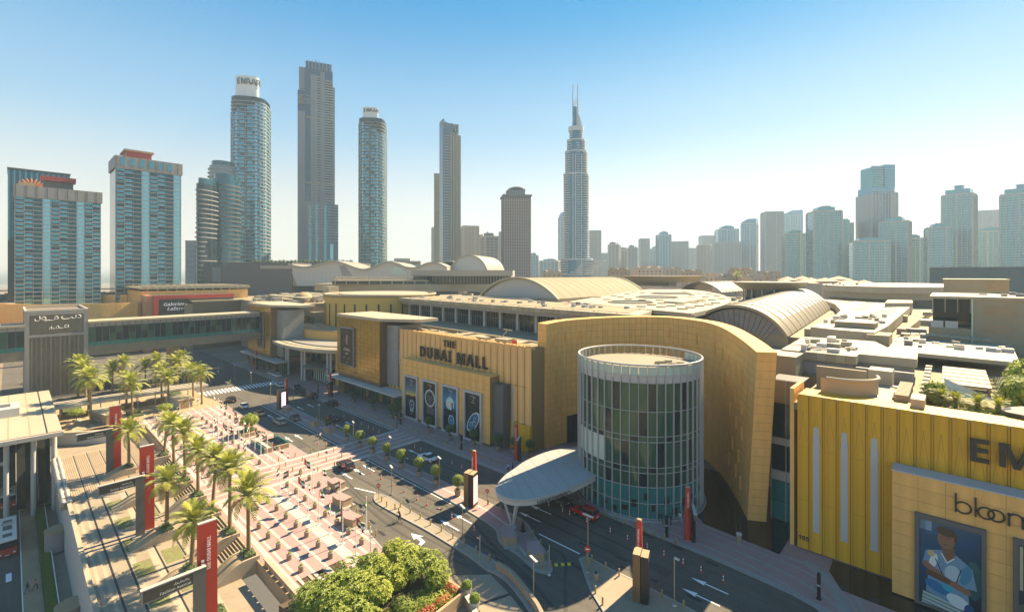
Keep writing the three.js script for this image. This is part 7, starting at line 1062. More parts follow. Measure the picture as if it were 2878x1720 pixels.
{ // plants of the roof garden
  for (const [x, z, s, m, l] of [[7.2, -95, 1.9, M.leafA, 'loose green tree nearest the umbrella in the roof garden'], [8.3, -101, 2.2, M.leafB, 'loose green tree in the middle of the roof garden'], [9.4, -108, 2.2, M.leafA, 'loose green tree at the back of the roof garden'], [7.2, -89, 2.1, M.leafB, 'loose green tree by the parapet of the roof garden'], [11.5, -113, 2, M.leafC, 'dark tree under the lean-to roof'], [-1.6, -91, 1.3, M.leafB, 'yellow-green shrub tree by the white cabanas'], [-1.6, -87, 1.2, S([0.2, 0.19, 0.015], 0.7, { side: THREE.DoubleSide }), 'yellow flowering shrub tree at the parapet']]) { const t = thing('roof_garden_tree', l, 'tree', [x, 20, z]); part(t, 'trunk', cyl(0.12, 0.08, 1.6 * s, 0, 0, 0, 6), M.bark); part(t, 'crown', leafBall(1500, 1.25, 1, 1.25, 0.2, Math.round(x * 10 + 200), 0.45), m, [0, 1.75 * s, 0]).scale.setScalar(s); }
  for (const [x, z] of [[0.5, -85.6], [2.6, -85.4], [4.4, -85.4], [-0.9, -86.5]]) palm(x, 20, z, 2, 'short date palm beside the roof pool', 'short palms by the roof pool', 0.5, 26);
  for (let k = 0; k < 5; k++) { const t = thing('red_flower_shrub', 'round shrub with red blossom behind a cabana', 'shrub', [5.6, 20, -97 - k * 3.6], 0, 'flowering shrubs behind the cabanas'); part(t, 'foliage', (TR.rs ??= leafBall(500, 1.5, 1.1, 1.5, 0.2, 66, 0.5).translate(0, 0.9, 0)), M.leafC); part(t, 'blossom', (TR.rb ??= leafBall(120, 1.6, 1.2, 1.6, 0.1, 67, 0.9).translate(0, 0.9, 0)), S([0.4, 0.05, 0.06], 0.7, { side: THREE.DoubleSide })); }
  const h = thing('parapet_hedge', 'grassy hedge between the roof pool and the ochre parapet', 'hedge', [0, -0.8, 0]); part(h, 'foliage', span(-1.2, 8, 21.4, 22.2, -84.4, -82.6), M.hedge); part(h, 'leaves', leafBall(1500, 4.8, 0.5, 1.1, 0.2, 68, 0.5).translate(3.4, 22.1, -83.5), M.leafB);
  const t2 = thing('podium_wall_palm', 'lone palm above the old-town houses', 'palm tree', [-139.72, 36.24, -444.33]); part(t2, 'trunk', trunkGeo(9, 0.4, 3).translate(0, -8, 0), M.bark); for (let i = 0; i < 26; i++) { const m = part(t2, 'frond', FR[i % 3], M.frond, [0, 1, 0]); m.rotation.set(-0.9 + i * 0.06, i * 2.4, 0, 'YXZ'); m.scale.setScalar(1.6); }
  for (const [x, z, w] of [[-240, -8, 9], [-214, -22, 6]]) { const s = thing('tower_shrub', w > 7 ? 'dense shrub left of the sign tower foot' : 'low green planting right of the sign tower', 'shrub', [x, 0.1, z]); part(s, 'foliage', leafBall(1500, w / 2, 1.6, w / 2, 0.35, w, 0.4).translate(0, 1.3, 0), M.leafA); }
}
// ================================================================ STREET FURNITURE
{
  const flagParts = (seed) => { const r = seeded(seed), lim = 0.3 + r() * 0.6, mk = (u0, u1, v0, v1) => { const g = new THREE.PlaneGeometry(u1 - u0, v1 - v0, 8, 4).translate((u0 + u1) / 2, (v0 + v1) / 2, 0), p = g.attributes.position; for (let i = 0; i < p.count; i++) { const u = p.getX(i), v = p.getY(i); p.setXYZ(i, u * (1 - lim * 0.55), v - u * lim * 0.9, Math.sin(u * 5 + v * 2 + seed) * 0.1 * u); } g.computeVertexNormals(); return g; }; return [mk(0, 0.5, -1.1, 0), mk(0.5, 1.8, -0.37, 0), mk(0.5, 1.8, -0.73, -0.37), mk(0.5, 1.8, -1.1, -0.73)]; };
  const FG = [1, 2, 3, 4].map(flagParts), D2 = { side: THREE.DoubleSide }, FM = [S([0.62, 0.02, 0.02], 0.7, D2), S([0.02, 0.18, 0.05], 0.7, D2), S([0.8, 0.8, 0.78], 0.7, D2), S([0.015, 0.015, 0.015], 0.7, D2)];
  const poleG = cyl(0.075, 0.055, 5.3, 0, 0, 0, 8), footG = boxg(0.7, 0.03, 0.7, 0, 0.015, 0), pm = S([0.82, 0.78, 0.7], 0.5);
  const flag = (x, z, i) => { const w = x < -101 ? 'beyond the pink crossing' : x < -90 ? 'on the pink crossing' : z > -34 ? 'along the pale central band' : 'close to the vent blocks', t = thing('flag_pole', 'white pole with a red, green, white and black flag ' + w, 'flag', [x, 0.125, z], 0, 'flags ' + w); part(t, 'pole', poleG, pm); part(t, 'foot', footG, M.greyLight); const f = new THREE.Group(); f.name = 'flag'; f.position.set(0.04, 5.2, 0); f.rotation.y = [2.6, 0.3, 3.4, 5.6, 2.2][i % 5]; t.add(f); FG[i % 4].forEach((g, k) => part(f, ['red_hoist', 'green_stripe', 'white_stripe', 'black_stripe'][k], g, FM[k])); };
  let i = 0; for (let k = 0; k < 9; k++) flag(-56.4 - k * 3.83, -32.75, i++); for (const x of [-79.3, -82.8, -86.4, -72.7, -64.5]) flag(x, -36.75, i++); for (const x of [-95.5, -91.8, -99]) flag(x, -35.8, i++);
  for (let k = 0; k < 7; k++) { flag(-104.6 - k * 3.6, -36.75, i++); flag(-105.5 - k * 3.83, -33, i++); } for (const x of [-133, -137, -141, -145, -149]) flag(x, -38.5, i++); for (const [x, z] of [[-150, -33], [-146, -30], [-153, -36]]) flag(x, z, i++);
  const cubeG = new THREE.CylinderGeometry(0.36, 0.36, 0.75, 14).translate(0, 0.375, 0), cubeR = new THREE.TorusGeometry(0.33, 0.06, 5, 14).rotateX(Math.PI / 2).translate(0, 0.76, 0), tuft = leafBall(70, 0.26, 0.2, 0.26, 0.1, 33, 0.3).translate(0, 0.85, 0);
  const pot = (x, z) => { const row = z > -28 ? 'row nearest the palms' : z > -32 ? 'second row from the palms' : z > -36 ? 'row along the flag poles' : 'row nearest the road', side = x > -95.5 ? 'near' : 'far'; const t = thing('round_plaza_pot', `small round stone pot, ${row}, on the ${side} half of the plaza`, 'planter', [x, 0.125, z], 0, `stone pots, ${row}, ${side} half of the plaza`); part(t, 'drum', cubeG, M.conc); part(t, 'rim', cubeR, M.white); part(t, 'tuft', tuft, M.leafB); };
  for (let k = 0; k < 5; k++) pot(-62.1 - k * 3.8, -26); for (let k = 0; k < 8; k++) pot(-58.3 - k * 3.8, -30); for (let k = 0; k < 9; k++) pot(-58.2 - k * 3.8, -34.6); for (const x of [-80.8, -84.5, -88.5, -92.4]) pot(x, -38.6);
  for (let k = 0; k < 11; k++) { pot(-103.4 - k * 4.2, -30); pot(-103.4 - k * 4.2, -34.9); if (k > 3) pot(-104 - k * 4.2, -40.4); if (k < 9) pot(-104 - k * 4.2, -26); }
  const lampG = cyl(0.07, 0.05, 5.3, 0, 0, 0, 8); const lamp = (x, z, h, ry, l) => { const t = thing('street_lamp', l, 'street lamp', [x, 0.12, z], ry, 'slim street lamps along the road'); part(t, 'pole', lampG, M.roofTan).scale.y = h / 5.3; part(t, 'head', boxg(1.5, 0.12, 0.3, 0, h + 0.05, 0), M.greyLight); part(t, 'base', cyl(0.2, 0.18, 0.12, 0, 0, 0, 10), M.steel); };
  for (const [x, z, h] of [[-204.9, -55.2, 5.4], [-192.8, -56.4, 5.2], [-174.1, -56, 5.2], [-151.8, -54.3, 5.3], [-142.1, -57.2, 5.2], [-118.6, -54.2, 5.2], [-99.1, -53.2, 5.2], [-84, -53.2, 5.4], [-67.8, -53.2, 5.5], [-72.2, -46, 4.8], [-51.6, -44.7, 5.2], [-36.3, -42.6, 4.9]]) lamp(x, z, h, -0.3, 'slim T-headed street lamp standing along the road');
  { const t = thing('tall_street_lamp', 'tall lamp with a round red sign on its pole before the red car', 'street lamp', [-34.5, 0.13, -51.4]); part(t, 'pole', cyl(0.08, 0.06, 7.4, 0, 0, 0, 8), M.roofTan); part(t, 'head', boxg(1.5, 0.12, 0.3, 0, 7.45, 0), M.greyLight); const sg = part(t, 'round_sign', new THREE.CylinderGeometry(0.42, 0.42, 0.04, 24).rotateX(Math.PI / 2), M.red, [0, 3.1, 0.1], 0.6); part(sg, 'white_bar', boxg(0.5, 0.14, 0.06), M.paint); part(t, 'base', cyl(0.2, 0.18, 0.12, 0, 0, 0, 10), M.steel);
    const b = thing('bent_street_lamp', 'lamp with a single short arm on the near island', 'street lamp', [-23.7, 0.13, -53.3]); part(b, 'pole', cyl(0.09, 0.07, 5.5, 0, 0, 0, 8), M.roofTan); part(b, 'head', boxg(0.6, 0.14, 0.3, 0.25, 5.5, -0.1), M.greyLight); part(b, 'base', cyl(0.3, 0.25, 0.1, 0, 0, 0, 10), M.steel);
    const c = thing('camera_pole', 'thin pole with a small side arm on the ramp kerb', 'street lamp', [-46.4, 0.13, -43.3]); part(c, 'pole', cyl(0.06, 0.05, 3.6, 0, 0, 0, 8), M.steel); part(c, 'arm', boxg(0.6, 0.12, 0.16, -0.3, 3.1, 0), M.roofTan);
    const d = thing('thin_steel_pole', 'thin steel pole on the tip of the median', 'pole', [-37.9, 0.13, -47.6]); part(d, 'pole', cyl(0.05, 0.05, 3.8, 0, 0, 0, 8), M.steel); part(d, 'base', cyl(0.25, 0.2, 0.08, 0, 0, 0, 10), M.steel);
    for (const [x, z, l] of [[-72.2, -43.5, 'round red no-entry sign on the island nose'], [-84.5, -43.4, 'round red sign behind the dark car'], [-57, -54.9, 'small round sign post under the canopy tip']]) { const s = thing('round_road_sign', l, 'road sign', [x, 0.1, z]); part(s, 'post', cyl(0.035, 0.035, 2.4, 0, 0, 0, 6), M.greyDark); part(s, 'disc', new THREE.CylinderGeometry(0.36, 0.36, 0.03, 20).rotateX(Math.PI / 2), M.red, [0, 2.4, 0.05], 0.7); part(s, 'bar', boxg(0.46, 0.1, 0.04), M.paint, [0.02, 2.4, 0.08], 0.7); }
    for (const [x, z, l] of [[-97.6, -55, 'white parking sign left of the median topiaries'], [-80.3, -54.2, 'white parking sign among the median topiaries']]) { const s = thing('parking_sign', l, 'road sign', [x, 0.13, z]); part(s, 'post', cyl(0.035, 0.035, 2.6, 0, 0, 0, 6), M.steel); part(s, 'plate', boxg(0.6, 0.7, 0.04, 0, 2.5, 0.04), M.paint, [0, 0, 0], 0.6); } }
  const bolG = cyl(0.11, 0.11, 0.85, 0, 0, 0, 10), capG = new THREE.SphereGeometry(0.12, 10, 5, 0, 7, 0, 1.6).translate(0, 0.85, 0), brass = S([0.42, 0.32, 0.06], 0.4, { metalness: 0.4 });
  const bol = (x, z) => { const w = z < -66.5 ? (x > -99 ? 'on the pavement below the watch posters' : 'on the pavement before the gold blocks') : z < -64 ? 'at the kerb below the glass cylinder' : z < -55 ? 'on the far kerb of the median' : x > -37 ? 'on the near island' : x > -46 && z < -47 ? 'at the tip of the median' : z < -42.5 && x > -75 ? 'on the slip-road island' : x > -75 ? 'at the plaza edge by the vent blocks' : 'across the pink crossing'; const t = thing('bollard', 'short brass-coloured bollard ' + w, 'bollard', [x, 0.12, z], 0, 'brass bollards ' + w); part(t, 'post', bolG, brass); part(t, 'cap', capG, M.roofWhite); };
  for (const [x, z] of [[-71.1, -43.4], [-68.9, -43], [-67.2, -43.5], [-67, -44.4], [-64.3, -44.5], [-61.6, -44.5], [-58.9, -44.5], [-56.2, -44.5], [-53.5, -44.5], [-51, -44.5], [-48.4, -44.4], [-45.7, -44.4], [-72.5, -38.7], [-70.4, -38.4], [-68, -38], [-65.2, -37.6], [-62.4, -37.1], [-57.3, -36.6], [-54, -37], [-40.4, -50.4], [-42.8, -51.8], [-45.2, -52.9], [-38.7, -48.9], [-39.6, -48], [-34.9, -52.2], [-36, -53.3], [-35.4, -53.7], [-33.2, -53.6], [-31.2, -53.6], [-28, -53.6], [-25.4, -53.6], [-22.7, -53.6], [-31.6, -48.7], [-29.9, -47.6], [-54, -55], [-57, -55.1]]) bol(x, z);
  for (let k = 0; k < 12; k++) bol(-47.1 + k * 1.66, -65.35); for (let k = 0; k < 17; k++) bol(-98 + k * 2.0, -68.1); for (let k = 0; k < 30; k++) bol(-104 - k * 2.3, -66.9); for (let k = 0; k < 16; k++) bol(-101.9 + (k % 4) * 3.6, -38 - (k >> 2) * 3.4); for (let k = 0; k < 20; k++) bol(-124 + k * 1.5, -56 - (k % 3) * 0.05);
  const dp = cyl(0.055, 0.045, 0.2, 0, 0, 0, 8), db = cyl(0.22, 0.16, 0.08, 0, 0, 0, 10);
  const del = (x, z) => { const t = thing('lane_delineator', 'red and white striped lane post on the road', 'traffic post', [x, 0.005, z], 0, 'striped lane posts'); part(t, 'base', db, M.redDark); for (let k = 0; k < 5; k++) part(t, 'band', dp, k % 2 ? M.paint : M.red, [0, 0.08 + k * 0.2, 0]).scale.set(1.5, 1, 1.5); };
  for (let k = 0; k < 10; k++) del(-105.9 + k * 3.83, -48.15); for (const x of [-67.3, -64.5, -58, -52.7]) del(x, -48); for (const x of [-37.4, -34.5, -31.4, -28.9, -26.2, -23.8, -21, -49.2, -46.3, -44.9, -41.6, -71.4, -74.4, -85.1, -87.4, -102.3, -104.9, -107.2, -110.7, -119.9, -115]) del(x, -61.65);
  { const t = thing('fallen_delineator', 'striped lane post lying knocked over on the road', 'traffic post', [-62, 0.1, -48.6], 0.5); const g = part(t, 'post', new THREE.CylinderGeometry(0.07, 0.07, 0.9, 8).rotateZ(Math.PI / 2), M.red); part(t, 'base', new THREE.CylinderGeometry(0.2, 0.2, 0.08, 10).rotateZ(1.2).translate(0.5, 0.05, 0), M.black); part(t, 'white_band', new THREE.CylinderGeometry(0.075, 0.075, 0.2, 8).rotateZ(Math.PI / 2), M.paint); }
  const seat = (x, z, ry, l, g) => { const t = thing('stone_bench_block', l, 'bench', [x, 0.12, z], ry, g); part(t, 'body', slab([[-1.5, -0.9], [1.5, -0.9], [1.5, 0.7], [0.2, 1.0], [-1.5, 0.7]], 0, 1.2), M.tan); part(t, 'top', slab([[-1.56, -0.96], [1.56, -0.96], [1.56, 0.74], [0.2, 1.05], [-1.56, 0.74]], 1.2, 1.32), M.pink); part(t, 'foot', slab([[-1.8, -1.1], [2.1, -1.3], [2.2, 1.0], [-1.6, 1.1]], 0, 0.12), M.kerb); };
  seat(-81.6, -40.4, 0.15, 'stone vent block with pink lid, farthest of three at the plaza edge'); seat(-75.2, -38.2, 0.15, 'stone vent block with pink lid, middle of three at the plaza edge'); seat(-68.3, -36.2, 0.15, 'stone vent block with pink lid, nearest of three at the plaza edge'); seat(-47.2, -49.7, -0.6, 'stone vent block with pink lid beside the canopy column'); seat(-41.8, -49.3, -0.6, 'stone vent block with pink lid at the median tip'); seat(-137.6, -53.6, 0, 'stone vent block on the far median by the dark screen'); seat(-119.6, -53.4, 0, 'stone vent block on the median beside a lamp'); seat(-112, -53.6, 0, 'stone vent block on the median beside the small red screen');
  const well = thing('glass_stair_well', 'sunken stair well with green glass rails on the plaza', 'stairs', [0, 0, 0]); part(well, 'floor', span(-117.2, -108.8, -3, -2.8, -42.6, -37.7), M.tan); for (let k = 0; k < 9; k++) pb(well, 'step', M.tan, -117 + k * 0.8, -116.2 + k * 0.8, -2.8, -0.3 - k * 0.28, -42.4, -40.2); part(well, 'glass_rail', span(-117.3, -108.7, 0.12, 1.2, -42.75, -42.65), M.glassTeal); part(well, 'glass_rail', span(-117.3, -108.7, 0.12, 1.2, -37.7, -37.6), M.glassTeal); part(well, 'end_wall', span(-108.8, -108.4, 0.12, 1.1, -42.7, -37.6), M.tan); part(well, 'side_wall', span(-117.5, -117.2, -3, 0.2, -42.7, -37.6), M.tan);
  // street totems
  const pinkScr = new THREE.MeshStandardMaterial({ roughness: 0.4 }); pinkScr.color.setRGB(0.55, 0.3, 0.25); pinkScr.emissive.setRGB(0.5, 0.24, 0.19); const whiteScr = new THREE.MeshStandardMaterial({ roughness: 0.4 }); whiteScr.color.setRGB(0.6, 0.5, 0.5); whiteScr.emissive.setRGB(0.45, 0.36, 0.38);
  const darkScr = S([0.02, 0.02, 0.05], 0.12);
  const obelisk = (t, h, dx, dz) => { const g = new THREE.CylinderGeometry(0.42, 0.72, h, 4).rotateY(Math.PI / 4).scale(1, 1, 0.8).translate(dx, h / 2, dz); part(t, 'red_obelisk', g, M.red); part(t, 'obelisk_cap', new THREE.CylinderGeometry(0.3, 0.43, 0.12, 4).rotateY(Math.PI / 4).scale(1, 1, 0.8).translate(dx, h + 0.06, dz), M.tan); part(t, 'lettering', new TextGeometry('THE DUBAI MALL', { font: fontR, size: 0.22, depth: 0.02, curveSegments: 3 }).rotateZ(Math.PI / 2).translate(dx + 0.1, h * 0.62, dz + 0.52), M.letterWhite); };
  const totem = (x, z, scr, h, l) => { const t = thing('screen_totem', l, 'sign', [x, 0.13, z], 0.35); part(t, 'slab', boxg(0.85, h, 1.7, -0.5, h / 2, 0), M.bronze); part(t, 'slab', boxg(0.85, h - 0.1, 1.7, 0.42, h / 2 - 0.05, 0), M.black); pb(t, 'cap', M.tan, -0.92, -0.08, h, h + 0.06, -0.85, 0.85); pb(t, 'cap', M.tan, 0, 0.85, h - 0.1, h - 0.04, -0.85, 0.85); pb(t, 'screen', scr, 0.84, 0.9, 0.6, h - 0.6, -0.7, 0.7); obelisk(t, h + 2.7, -0.6, -2.2); };
  totem(-58.9, -52.9, pinkScr, 5.6, 'dark screen totem with a glowing pink panel and red obelisk'); totem(-27, -51.6, darkScr, 5.6, 'dark screen totem with red obelisk on the near island'); totem(-141.5, -53.6, whiteScr, 5.4, 'dark totem with a glowing white panel on the far median');
  const pylon = (x, z, l, h = 7.6) => { const t = thing('street_pylon', l, 'sign', [x, 0.13, z], 0.5); obelisk(t, h, 0, 0); part(t, 'dark_post', boxg(0.5, 5, 0.9, 0.75, 2.5, 0.4), M.black); part(t, 'arm', boxg(0.35, 0.85, 2.6, 0.75, 4.5, 1.4), M.greyDark); part(t, 'arm_top', boxg(0.45, 0.08, 3.2, 0.75, 4.97, 1.2), M.greyLight); };
  pylon(-28.2, -68, 'red obelisk with dark signpost in front of the glass cylinder'); pylon(-143.9, -69.3, 'red obelisk with dark signpost before the gold block'); pylon(-66.5, -72.5, 'red obelisk with signpost beside the ochre base of the name wall', 7.4); pylon(-207, -68.5, 'far red obelisk by the footbridge end');
  for (const [x, z, l] of [[-11.5, -66.1, 'thin black post on the curved pavement'], [-30.7, -66.4, 'thin black post near the glass cylinder people'], [-79.2, -68.3, 'thin black post before the fourth watch poster'], [-104, -69, 'thin black post near the first watch poster'], [-150.5, -68.4, 'thin black post by the black cars']]) { const t = thing('black_post', l, 'post', [x, 0.13, z]); part(t, 'shaft', boxg(0.34, 3.1, 0.34, 0, 1.55, 0), M.black); part(t, 'light_band', boxg(0.36, 0.16, 0.36, 0, 1.7, 0), M.greyLight); part(t, 'foot', boxg(0.5, 0.06, 0.5, 0, 0.03, 0), M.dark); }
  { const t = thing('small_red_screen', 'small dark screen with red and green bars on the median', 'sign', [-113.4, 0.13, -54.2], 0.6); part(t, 'case', boxg(0.4, 2.6, 2, 0, 2.3, 0), M.black); part(t, 'leg', boxg(0.3, 1, 0.4, 0, 0.5, 0), M.black); pb(t, 'red_bar', M.red, 0.2, 0.23, 2.9, 3.3, -0.8, 0.8); pb(t, 'green_bar', S([0.05, 0.35, 0.05], 0.5), 0.2, 0.23, 1.9, 2.3, -0.8, 0.8); }
  { const t = thing('steel_bin', 'stone litter bin at the edge of the reflecting pool', 'litter bin', [-22.4, 0.13, -72.2]); part(t, 'drum', cyl(0.34, 0.38, 1.2, 0, 0, 0, 14), M.conc); part(t, 'lid', cyl(0.4, 0.36, 0.12, 0, 1.2, 0, 14), M.greyLight); const p = thing('lone_round_pot', 'small round stone pot on the shaded near island', 'planter', [-33, 0.14, -51]); part(p, 'drum', cubeG, M.conc); part(p, 'rim', cubeR, M.white); part(p, 'tuft', tuft, M.leafC); const c = thing('black_cone', 'black pointed cone beside the canopy column', 'cone', [-47.3, 0.13, -53]); part(c, 'cone', new THREE.ConeGeometry(0.4, 1.9, 12).translate(0, 0.95, 0), M.black); part(c, 'foot', boxg(0.8, 0.06, 0.8, 0, 0.03, 0), M.black); }
}

// ================================================================ VEHICLES AND PEOPLE
const paintMat = (c) => { const m = new THREE.MeshPhysicalMaterial({ roughness: 0.4, metalness: 0.1, clearcoat: 0.8, clearcoatRoughness: 0.08 }); m.color.setRGB(...c); return m; };
function sideGeo(pts, w, bev = 0.07) { const s = new THREE.Shape(pts.map((p) => new THREE.Vector2(...p))); const g = new THREE.ExtrudeGeometry(s, { depth: w - 2 * bev, bevelEnabled: true, bevelThickness: bev, bevelSize: bev, bevelOffset: -bev, bevelSegments: 3, curveSegments: 6 }); return g.translate(0, 0, -(w - 2 * bev) / 2); }
const CARG = {
  sedan: { body: [[-2.35, 0.28], [-2.38, 0.62], [-2.1, 0.78], [-1.1, 0.88], [1.35, 0.92], [2.2, 0.95], [2.32, 0.7], [2.3, 0.28]], cab: [[-1.05, 0.86], [-0.35, 1.38], [0.75, 1.42], [1.6, 0.93]], roof: [[-0.36, 1.37], [-0.2, 1.44], [0.65, 1.46], [0.8, 1.4]] },
  suv: { body: [[-2.3, 0.35], [-2.34, 0.8], [-2.1, 0.98], [-1.05, 1.08], [2.2, 1.1], [2.3, 0.85], [2.28, 0.35]], cab: [[-1.0, 1.06], [-0.4, 1.62], [1.85, 1.66], [2.18, 1.1]], roof: [[-0.42, 1.6], [-0.2, 1.7], [1.75, 1.74], [1.88, 1.64]] },
  hatch: { body: [[-2.05, 0.3], [-2.08, 0.68], [-1.85, 0.84], [-0.95, 0.95], [1.9, 1.0], [2.02, 0.75], [2.0, 0.3]], cab: [[-0.9, 0.93], [-0.2, 1.46], [1.35, 1.5], [1.85, 1.0]], roof: [[-0.22, 1.44], [-0.05, 1.53], [1.25, 1.56], [1.4, 1.48]] },
};
for (const k in CARG) { const c = CARG[k]; c.b = sideGeo(c.body, 1.84, 0.1); c.c = sideGeo(c.cab, 1.6, 0.12); c.r = sideGeo(c.roof, 1.36, 0.03); }
const whG = new THREE.CylinderGeometry(0.34, 0.34, 0.24, 18).rotateX(Math.PI / 2), riG = new THREE.CylinderGeometry(0.21, 0.21, 0.26, 10).rotateX(Math.PI / 2);
function car(type, color, x, z, label, ry = 0, roofColor) {            // nose points towards -x
  const t = thing('parked_car', label, 'car', [x, 0.005, z], ry), c = CARG[type], m = paintMat(color); t.name = numbered(type === 'suv' ? 'sport_utility_car' : type === 'sedan' ? 'sedan_car' : 'hatchback_car');
  part(t, 'body', c.b, m); part(t, 'windows', c.c, M.carGlass); part(t, 'roof', c.r, roofColor ? paintMat(roofColor) : m);
  const e = c.body[c.body.length - 1][0], f = c.body[0][0], top = c.body[1][1];
  for (const px of [f + 0.85, e - 0.85]) for (const pz of [-0.8, 0.8]) { const w = part(t, 'wheel', whG, M.tyre, [px, 0.34, pz]); part(w, 'rim', riG, M.rim); }
  for (const s of [-1, 1]) { pb(t, 'headlight', M.lampGlass, f - 0.03, f + 0.2, top - 0.16, top, s * 0.6 - 0.2, s * 0.6 + 0.2); pb(t, 'taillight', M.tail, e - 0.12, e + 0.05, top - 0.02, top + 0.16, s * 0.65 - 0.18, s * 0.65 + 0.18); pb(t, 'mirror', m, -0.75, -0.6, 0.98, 1.1, s * 0.88, s * 1.02); }
  pb(t, 'rear_bumper', M.black, e - 0.05, e + 0.06, 0.3, 0.45, -0.75, 0.75); pb(t, 'number_plate', M.paint, e + 0.02, e + 0.045, 0.6, 0.72, -0.25, 0.25);
  for (const q of [0.25]) pb(t, 'door_pillar', m, q - 0.04, q + 0.05, c.cab[0][1], c.cab[1][1] + 0.02, -0.795, 0.795);
  return t;
}
car('suv', [0.012, 0.012, 0.015], -160.5, -46, 'black car just past the zebra crossing'); car('hatch', [0.75, 0.75, 0.74], -150.6, -46.4, 'white car in sunlight behind the black one'); car('hatch', [0.62, 0.42, 0.14], -139.6, -47, 'tan taxi with a red roof', 0, [0.5, 0.04, 0.02]);
car('suv', [0.35, 0.33, 0.31], -127.4, -47.8, 'silver car with dark roof, seen from behind'); car('sedan', [0.10, 0.055, 0.035], -128.6, -52.2, 'brown sedan turning across the lanes', -0.15); car('sedan', [0.02, 0.05, 0.045], -120.6, -58.9, 'dark green sedan behind the small red screen'); car('suv', [0.012, 0.012, 0.013], -134, -65, 'black off-road car by the mall kerb', 0.1); car('suv', [0.014, 0.013, 0.013], -146.6, -64.8, 'black van-like car, first in the shaded queue');
car('sedan', [0.012, 0.012, 0.013], -151.6, -65.2, 'black sedan, second in the shaded queue'); car('sedan', [0.014, 0.014, 0.015], -156.8, -65.6, 'black sedan, third in the shaded queue'); car('hatch', [0.012, 0.012, 0.012], -162, -66.4, 'small black car, last in the shaded queue');
car('sedan', [0.78, 0.78, 0.78], -192.5, -69.4, 'white car, farther of the pair before the round entrance'); car('suv', [0.8, 0.8, 0.8], -186.6, -69, 'white car, nearer of the pair before the round entrance'); car('hatch', [0.74, 0.74, 0.74], -169.6, -63.8, 'white car stopped on the zebra crossing'); car('sedan', [0.7, 0.7, 0.7], -226, -55, 'white car under the footbridge');
car('suv', [0.035, 0.022, 0.028], -88.8, -46, 'dark plum car at the pink crossing'); car('sedan', [0.80, 0.80, 0.80], -80.2, -59.8, 'white sedan on the shaded lane past the topiaries'); car('suv', [0.45, 0.012, 0.02], -43, -63.3, 'bright red car at the foot of the glass cylinder'); car('sedan', [0.03, 0.05, 0.055], -49, -63.8, 'dark grey car half under the teardrop canopy');
